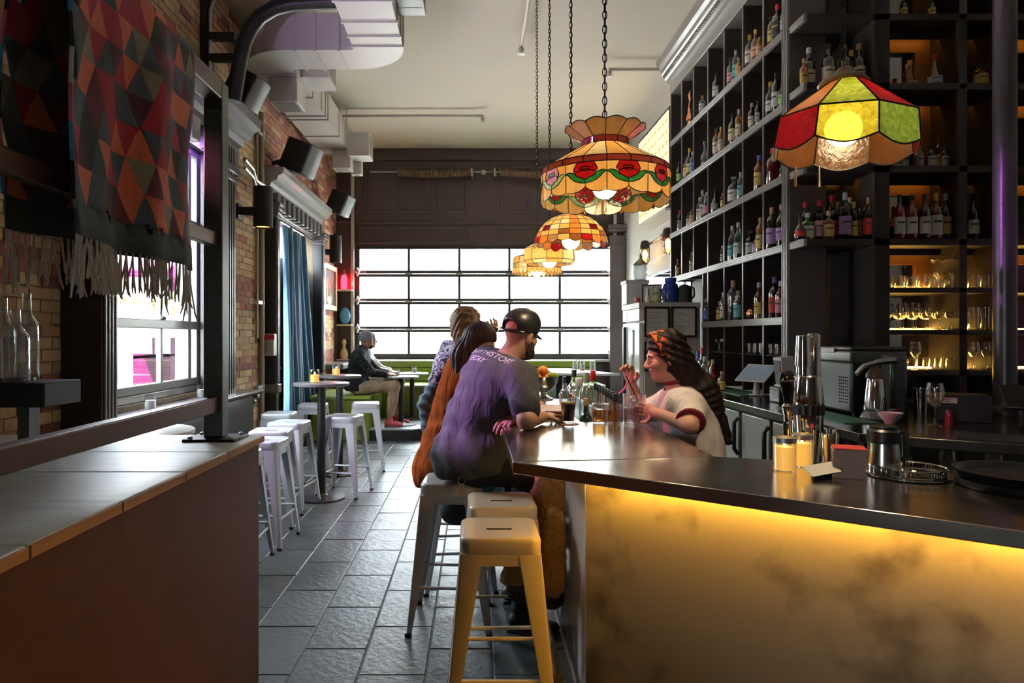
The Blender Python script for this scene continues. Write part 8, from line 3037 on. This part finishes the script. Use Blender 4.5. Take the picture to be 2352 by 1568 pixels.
# ---------------------------------------------------------------- woman behind the bar
bw = thing('person', 'woman in a white T-shirt and orange headband mixing a drink', 'person', (1.16, 3.4, 0))
hip, belly, chest, neck = (1.135, 3.38, 0.80), (1.115, 3.38, 0.95), (1.055, 3.385, 1.085), (1.015, 3.395, 1.205)
fc = (-1, 0.10, 0)
T = torso(hip, belly, chest, neck, fc, 0.172, 0.100, 0.155)
NS, NE, NW = (1.035, 3.245, 1.17), (0.985, 3.12, 1.112), (0.893, 3.375, 1.145)
FS, FE, FW = (1.01, 3.55, 1.18), (0.905, 3.70, 1.10), (0.845, 3.66, 1.265)
hc = (0.953, 3.405, 1.415)
hp, P, Rm = head_prims(hc, (-1, 0.05, -0.22), (-0.22, 0, 1), 0.90)
nk = [Cn(neck, P(-0.02, 0, -0.05), 0.052, 0.046, 0.03)]
legs = leg((1.14, 3.30, 0.80), (1.14, 3.29, 0.45), (1.16, 3.28, 0.09), 0.95) + leg((1.14, 3.46, 0.80), (1.14, 3.48, 0.45), (1.16, 3.49, 0.09), 0.95)
ARM = arm(NS, NE, NW, 0.88) + arm(FS, FE, FW, 0.88)
blob('body', [(T + nk + ARM + legs, 0.010, (), None), (hp + nk, 0.0045, (), None), (hand_prims(NW, (-0.35, 0.85, 0.05), (-0.9, -0.3, 0), 1, 0.6, 0.9), 0.004, (), None), (hand_prims(FW, (-0.25, -0.1, 0.9), (-0.6, -0.7, 0), -1, 0.8, 0.9), 0.004, (), None)], SK1, bw)
M_wt = mat('white_tee', (0.66, 0.58, 0.58), 0.9, vary=0.06, scale=20, bump=0.15, bscale=300, fold=0.026, spec=0.2)
ns_m = nvec(NS) * 0.25 + nvec(NE) * 0.75
fs_m = nvec(FS) * 0.3 + nvec(FE) * 0.7
blob('t_shirt', [(inflate(T, 0.018) + [Cn(NS, ns_m, 0.062, 0.066, 0.05), Cn(FS, fs_m, 0.062, 0.066, 0.05)], 0.008, [((0, 0, 0.80), (0, 0, -1)), (P(0, 0, -0.135), (-0.22, 0, 1)), (ns_m, nvec(NE) - nvec(NS))], wrinkle(0.009, 38, 4.0))], M_wt, bw, 1)
M_mar = mat('maroon_trim', (0.16, 0.008, 0.02), 0.8)
dn = (nvec(NE) - nvec(NS))
dn /= np.linalg.norm(dn)
blob('sleeve_trim', [([Cn(ns_m - dn * 0.008, ns_m + dn * 0.006, 0.068, 0.0675, 0.005)], 0.006, [(ns_m + dn * 0.006, dn), (ns_m - dn * 0.012, -dn)], None)], M_mar, bw)
blob('collar_trim', [([Cn(P(-0.02, 0, -0.145), P(-0.02, 0, -0.125), 0.064, 0.060, 0.005)], 0.006, [(P(0, 0, -0.128), (-0.22, 0, 1)), (P(0, 0, -0.148), (0.22, 0, -1))], None)], M_mar, bw)
blob('trousers', [(inflate(legs, 0.014) + [El(hip, (0.125, 0.168, 0.11), axes(fc)[3], 0.05)], 0.011, [((0, 0, 0.84), (0, 0, 1))], None)], M_jeans, bw)
for a in ((1.16, 3.28, 0.09), (1.16, 3.49, 0.09)):
    shoe(bw, a, (-1, 0), M_shoeb, M_soleg, floor_z=0.0)
M_hair3 = mat('hair_dark_brown', (0.014, 0.007, 0.006), 0.6, spec=0.25, vary=0.4, scale=40, stretch=(3, 3, 0.4))
hr = [El(P(-0.02, 0, 0.045), (0.102, 0.086, 0.100), Rm, 0.02), El(P(-0.06, 0, -0.02), (0.065, 0.075, 0.09), Rm, 0.03), Cn(P(-0.06, 0.02, -0.05), nvec(hc) + nvec((0.19, -0.03, -0.20)), 0.075, 0.066, 0.04), Cn(nvec(hc) + nvec((0.18, -0.04, -0.16)), nvec(hc) + nvec((0.275, -0.06, -0.40)), 0.066, 0.034, 0.04),
      Cn(P(-0.05, -0.05, -0.05), nvec(hc) + nvec((0.05, 0.12, -0.30)), 0.045, 0.03, 0.03), Cn(P(-0.03, 0.082, 0.01), P(-0.035, 0.082, -0.06), 0.016, 0.014, 0.02), ('-', P(0.11, 0.0, -0.04), (0.09, 0.1, 0.092), Rm, 0.015)]
blob('hair', [(hr, 0.0055, (), lambda X, Y, Z: (0.0045 * np.sin(60 * X + 30 * Y + 14 * np.sin(13 * Z)) + 0.002 * np.sin(150 * X + 25 * Z)).astype(np.float32))], M_hair3, bw)
hb_ = []
for i in range(15):
    a = R(-104 + 208 * i / 14)
    hb_.append(P(0.025 - 0.012 * abs(math.sin(a)), 0.092 * math.sin(a), 0.045 + 0.108 * math.cos(a)))
m = MB()
f_, l_, u_, R_ = axes((-1, 0.05, -0.22), (-0.22, 0, 1))
for i, p in enumerate(hb_):
    w = 0.034 if i < 12 and i > 2 else 0.024
    for s_ in (-1, 1):
        m.v.append(tuple(p + f_ * s_ * w))
for i in range(14):
    m.face((2 * i, 2 * i + 1, 2 * i + 3, 2 * i + 2))


def band_mat():
    m, nt, b, out = _nt('headband_print')
    tc = nt.nodes.new('ShaderNodeTexCoord')
    w_ = nt.nodes.new('ShaderNodeTexNoise')
    w_.inputs['Scale'].default_value = 28
    cr = nt.nodes.new('ShaderNodeValToRGB')
    cr.color_ramp.interpolation = 'CONSTANT'
    cr.color_ramp.elements[0].color = (0.02, 0.012, 0.01, 1)
    cr.color_ramp.elements[1].position = 0.46
    cr.color_ramp.elements[1].color = (0.60, 0.10, 0.01, 1)
    nt.links.new(tc.outputs['Object'], w_.inputs['Vector'])
    nt.links.new(w_.outputs['Fac'], cr.inputs[0])
    nt.links.new(cr.outputs[0], b.inputs['Base Color'])
    b.inputs['Roughness'].default_value = 0.8
    return m


o = m.build('headband', band_mat(), bw, angle=60)
sm = o.modifiers.new('thick', 'SOLIDIFY')
sm.thickness = 0.006
eyes(P, bw, closed=True)
lips(P, bw, Rm)
obj1(MB().tube([(FW[0] - 0.02, FW[1] - 0.03, FW[2] + 0.04), (FW[0] - 0.05, FW[1] - 0.05, FW[2] - 0.02), (FW[0] - 0.085, FW[1] - 0.06, FW[2] - 0.05)], 0.005, 8), 'drinking_straw', mat('straw_pink', (0.6, 0.06, 0.22), 0.4), 'bright pink straw held in the raised hand of the bartender', 'straw')

# ---------------------------------------------------------------- seated pair on the platform
def seated(label, dx, dy, topm, hood, legm, shoem, hat):
    o = lambda x, y, z: (x + dx, y + dy, z)
    t = thing('person', label, 'person', o(-1.75, 10.3, 0.645))
    hip, belly, chest, neck = o(-1.76, 10.3, 0.76), o(-1.76, 10.3, 0.95), o(-1.74, 10.3, 1.14), o(-1.70, 10.3, 1.28)
    fc = (0.95, -0.1, 0)
    T = torso(hip, belly, chest, neck, fc, 0.215, 0.13, 0.19)
    RS, RE, RW = o(-1.70, 10.09, 1.2), o(-1.52, 10.07, 0.98), o(-1.30, 10.22, 0.945)
    LS, LE, LW = o(-1.72, 10.5, 1.2), o(-1.5, 10.53, 0.98), o(-1.30, 10.42, 0.945)
    hc = o(-1.635, 10.3, 1.455)
    hp, P, Rm = head_prims(hc, (0.95, 0.25, -0.05), (0, 0, 1), 0.95)
    nk = [Cn(neck, P(-0.02, 0, -0.06), 0.06, 0.055, 0.03)]
    RK, RA, LK_, LA = o(-1.19, 10.16, 0.78), o(-1.27, 10.14, 0.28), o(-1.17, 10.45, 0.78), o(-1.20, 10.45, 0.28)
    legs = leg(o(-1.74, 10.2, 0.74), RK, RA, 1.05) + leg(o(-1.74, 10.42, 0.74), LK_, LA, 1.05)
    ARM = arm(RS, RE, RW, 1.1) + arm(LS, LE, LW, 1.1)
    blob('body', [(T + nk + ARM + legs, 0.014, (), None), (hp + nk, 0.008, (), None), (hand_prims(RW, (0.9, 0.3, -0.1), (0, 0, -1), 1, 0.5), 0.006, (), None), (hand_prims(LW, (0.9, -0.3, -0.1), (0, 0, -1), -1, 0.5), 0.006, (), None)], SK2, t)
    hd_ = [El(P(-0.07, 0, -0.13), (0.09, 0.11, 0.065), Rm, 0.03)] if hood else []
    blob('hoodie' if hood else 'jacket', [(inflate(T, 0.025) + inflate(ARM, 0.02) + hd_ + [Cn(hip, nvec(hip) + nvec((-0.02, 0, -0.03)), 0.185, 0.185, 0.05)], 0.013, [((0, 0, 0.70), (0, 0, -1)), (P(0, 0, -0.075), (0.3, 0, 1)), (nvec(RW), nvec((0.9, 0, 0)))], wrinkle(0.006, 26, 5.0))], topm, t, 2)
    blob('trousers', [(inflate(legs, 0.016), 0.013, [((0, 0, 0.33), (0, 0, -1))], wrinkle(0.004, 36))], legm, t)
    shoe(t, RA, (1, -0.05), shoem, M_soleg, 1.1, floor_z=ZPF)
    shoe(t, LA, (1, 0.05), shoem, M_soleg, 1.1, floor_z=ZPF)
    if hat:
        blob('beanie', [([El(P(-0.012, 0, 0.05), (0.112, 0.094, 0.108), Rm, 0.02), Cn(P(-0.012, 0, 0.0), P(-0.012, 0, 0.03), 0.10, 0.10, 0.02)], 0.008, [(P(0, 0, -0.01), (0, 0, -1))], strands(hc, 0.0025, 50))], mat('beanie_grey', (0.20, 0.20, 0.20), 0.95, bump=0.4, bscale=150), t)
        blob('beard', [([El(P(0.06, 0, -0.09), (0.05, 0.05, 0.04), Rm, 0.02)], 0.008, (), None)], mat('beard_dark', (0.025, 0.014, 0.01), 0.8), t)
    else:
        blob('hair', [([El(P(-0.02, 0, 0.045), (0.105, 0.088, 0.1), Rm, 0.02), ('-', P(0.11, 0, -0.03), (0.08, 0.08, 0.085), Rm, 0.01)], 0.008, (), None)], M_hair3, t)
    eyes(P, t)


seated('man in a grey beanie and black hoodie sitting by the window', 0, 0.03, mat('hoodie_black', (0.012, 0.013, 0.015), 0.9, bump=0.1, fold=0.06), True, mat('khaki_trousers', (0.36, 0.25, 0.16), 0.9, vary=0.1, bump=0.1, fold=0.06), mat('sneaker_red', (0.45, 0.06, 0.07), 0.6, vary=0.5, scale=25), True)
seated('person in a white jacket hidden behind the man in the beanie', -0.06, 0.78, mat('jacket_white', (0.62, 0.60, 0.58), 0.8, bump=0.1, fold=0.06), False, mat('brown_trousers', (0.16, 0.10, 0.07), 0.9), mat('boot_brown', (0.12, 0.07, 0.04), 0.6), False)

# ---------------------------------------------------------------- coat and bag hanging under the bar
M_sherpa = mat('sherpa_fleece', (0.33, 0.20, 0.085), 1.0, vary=0.3, scale=60, bump=1.0, bscale=130, fold=0.045, spec=0.1)
ct = thing('coat', 'tan fleece lined coat hanging under the edge of the bar', 'coat', (0.37, 3.3, 0.28))
blob('fleece', [([Cn((0.385, 3.27, 0.98), (0.375, 3.27, 0.75), 0.035, 0.055, 0.04), Cn((0.375, 3.25, 0.78), (0.335, 3.21, 0.42), 0.055, 0.085, 0.05), Cn((0.35, 3.36, 0.9), (0.27, 3.36, 0.36), 0.045, 0.085, 0.05), Cn((0.36, 3.30, 0.7), (0.20, 3.27, 0.36), 0.05, 0.07, 0.05), Cn((0.375, 3.13, 0.7), (0.36, 3.10, 0.4), 0.03, 0.06, 0.05)], 0.009, [((0, 0, 0.33), (0, 0, -1)), ((0.428, 0, 0), (1, 0, 0))], lambda X, Y, Z: (0.016 * np.sin(40 * Y + 22 * X + 2 * np.sin(7 * Z)) + 0.006 * np.sin(120 * Y + 90 * Z) * np.sin(110 * X + 40 * Z)).astype(np.float32))], M_sherpa, ct)
blob('lining', [([Cn((0.27, 3.40, 0.31), (0.36, 3.40, 0.31), 0.06, 0.06, 0.03), Cn((0.21, 3.26, 0.31), (0.36, 3.18, 0.31), 0.06, 0.06, 0.03)], 0.011, [((0, 0, 0.345), (0, 0, 1)), ((0.428, 0, 0), (1, 0, 0))], None)], mat('coat_shell', (0.02, 0.015, 0.012), 0.7), ct)
MB().tube([(0.43, 3.27, 1.0), (0.385, 3.27, 1.0), (0.375, 3.27, 1.015)], 0.006, 6).build('hook', M_blacksteel, ct)
bg = thing('backpack', 'black soft bag hanging between the stools at the bar', 'bag', (-0.06, 3.98, 0.42))
blob('bag', [([El((-0.06, 3.98, 0.55), (0.13, 0.06, 0.13), None, 0.03), El((-0.13, 3.98, 0.50), (0.07, 0.055, 0.07), None, 0.04), El((0.0, 3.98, 0.47), (0.08, 0.055, 0.06), None, 0.03)], 0.010, (), wrinkle(0.008, 40, 2.0))], mat('bag_black', (0.010, 0.010, 0.012), 0.7, bump=0.15), bg)
MB().tube([(-0.11, 3.98, 0.66), (-0.09, 3.95, 0.735), (-0.02, 3.94, 0.735), (0.0, 3.98, 0.66)], 0.009, 6).build('strap', mat('bag_black', (0.010, 0.010, 0.012), 0.7), bg)
sc_ = thing('scarf', 'bright blue scarf bundled under the seat of the leaning man', 'scarf', (0.03, 3.95, 0.62))
blob('cloth', [([El((0.06, 4.0, 0.64), (0.06, 0.04, 0.05), None, 0.02)], 0.008, (), wrinkle(0.008, 70))], mat('scarf_blue', (0.05, 0.22, 0.32), 0.9), sc_)
# ================================================================ purple par cans on the left wall
def par_can(loc, tgt, energy, label, spot=70, col=PURPLE):
    t = thing('par_can', label, 'stage light', loc)
    d = (Vector(tgt) - Vector(loc)).normalized()
    a = Vector(loc)
    MB().tube([a - d * 0.22, a - d * 0.18, a], [0.05, 0.075, 0.08], 16).build('housing', M_black, t)
    MB().tube([a - d * 0.006, a - d * 0.002], 0.07, 16).build('lens', emat('purple_lens', PURPLE, 6.0), t)
    MB().tube([a - d * 0.1, (XL + 0.005, loc[1], loc[2] + 0.05)], 0.015, 8).build('bracket', M_black, t)
    l = light('par_light', 'SPOT', a + d * 0.02, energy, col, 0.03, None, None, spot, 0.7)
    aim(l, tgt)


par_can((-2.35, 3.25, 2.6), (0.0, 3.56, 1.18), 430, 'purple stage light on the left wall aimed at the bar stools', 15, (0.88, 0.36, 0.95))
par_can((-2.35, 3.05, 2.6), (-1.0, 6.6, 4.5), 90, 'purple stage light on the left wall aimed up at the duct', 50, (0.72, 0.5, 1.0))
par_can((-2.40, 4.05, 3.25), (-1.5, 6.0, 0.75), 110, 'purple stage light on the left wall aimed at the tall tables', 55)
# purple strip along the head of the first window
MB().box(XL + 0.02, XL + 0.04, 4.5, 6.55, 3.30, 3.32).build('led_strip', emat('purple_strip', (0.35, 0.12, 1.0), 25.0), win1)
par_can((-2.35, 2.75, 2.75), (0.95, 3.42, 1.35), 160, 'pink stage light on the left wall aimed across the bar', 16, (1.0, 0.22, 0.35))
par_can((-2.35, 2.45, 3.2), (3.36, 4.35, 2.1), 420, 'purple stage light on the left wall aimed at the iron column', 13, (0.7, 0.2, 1.0))
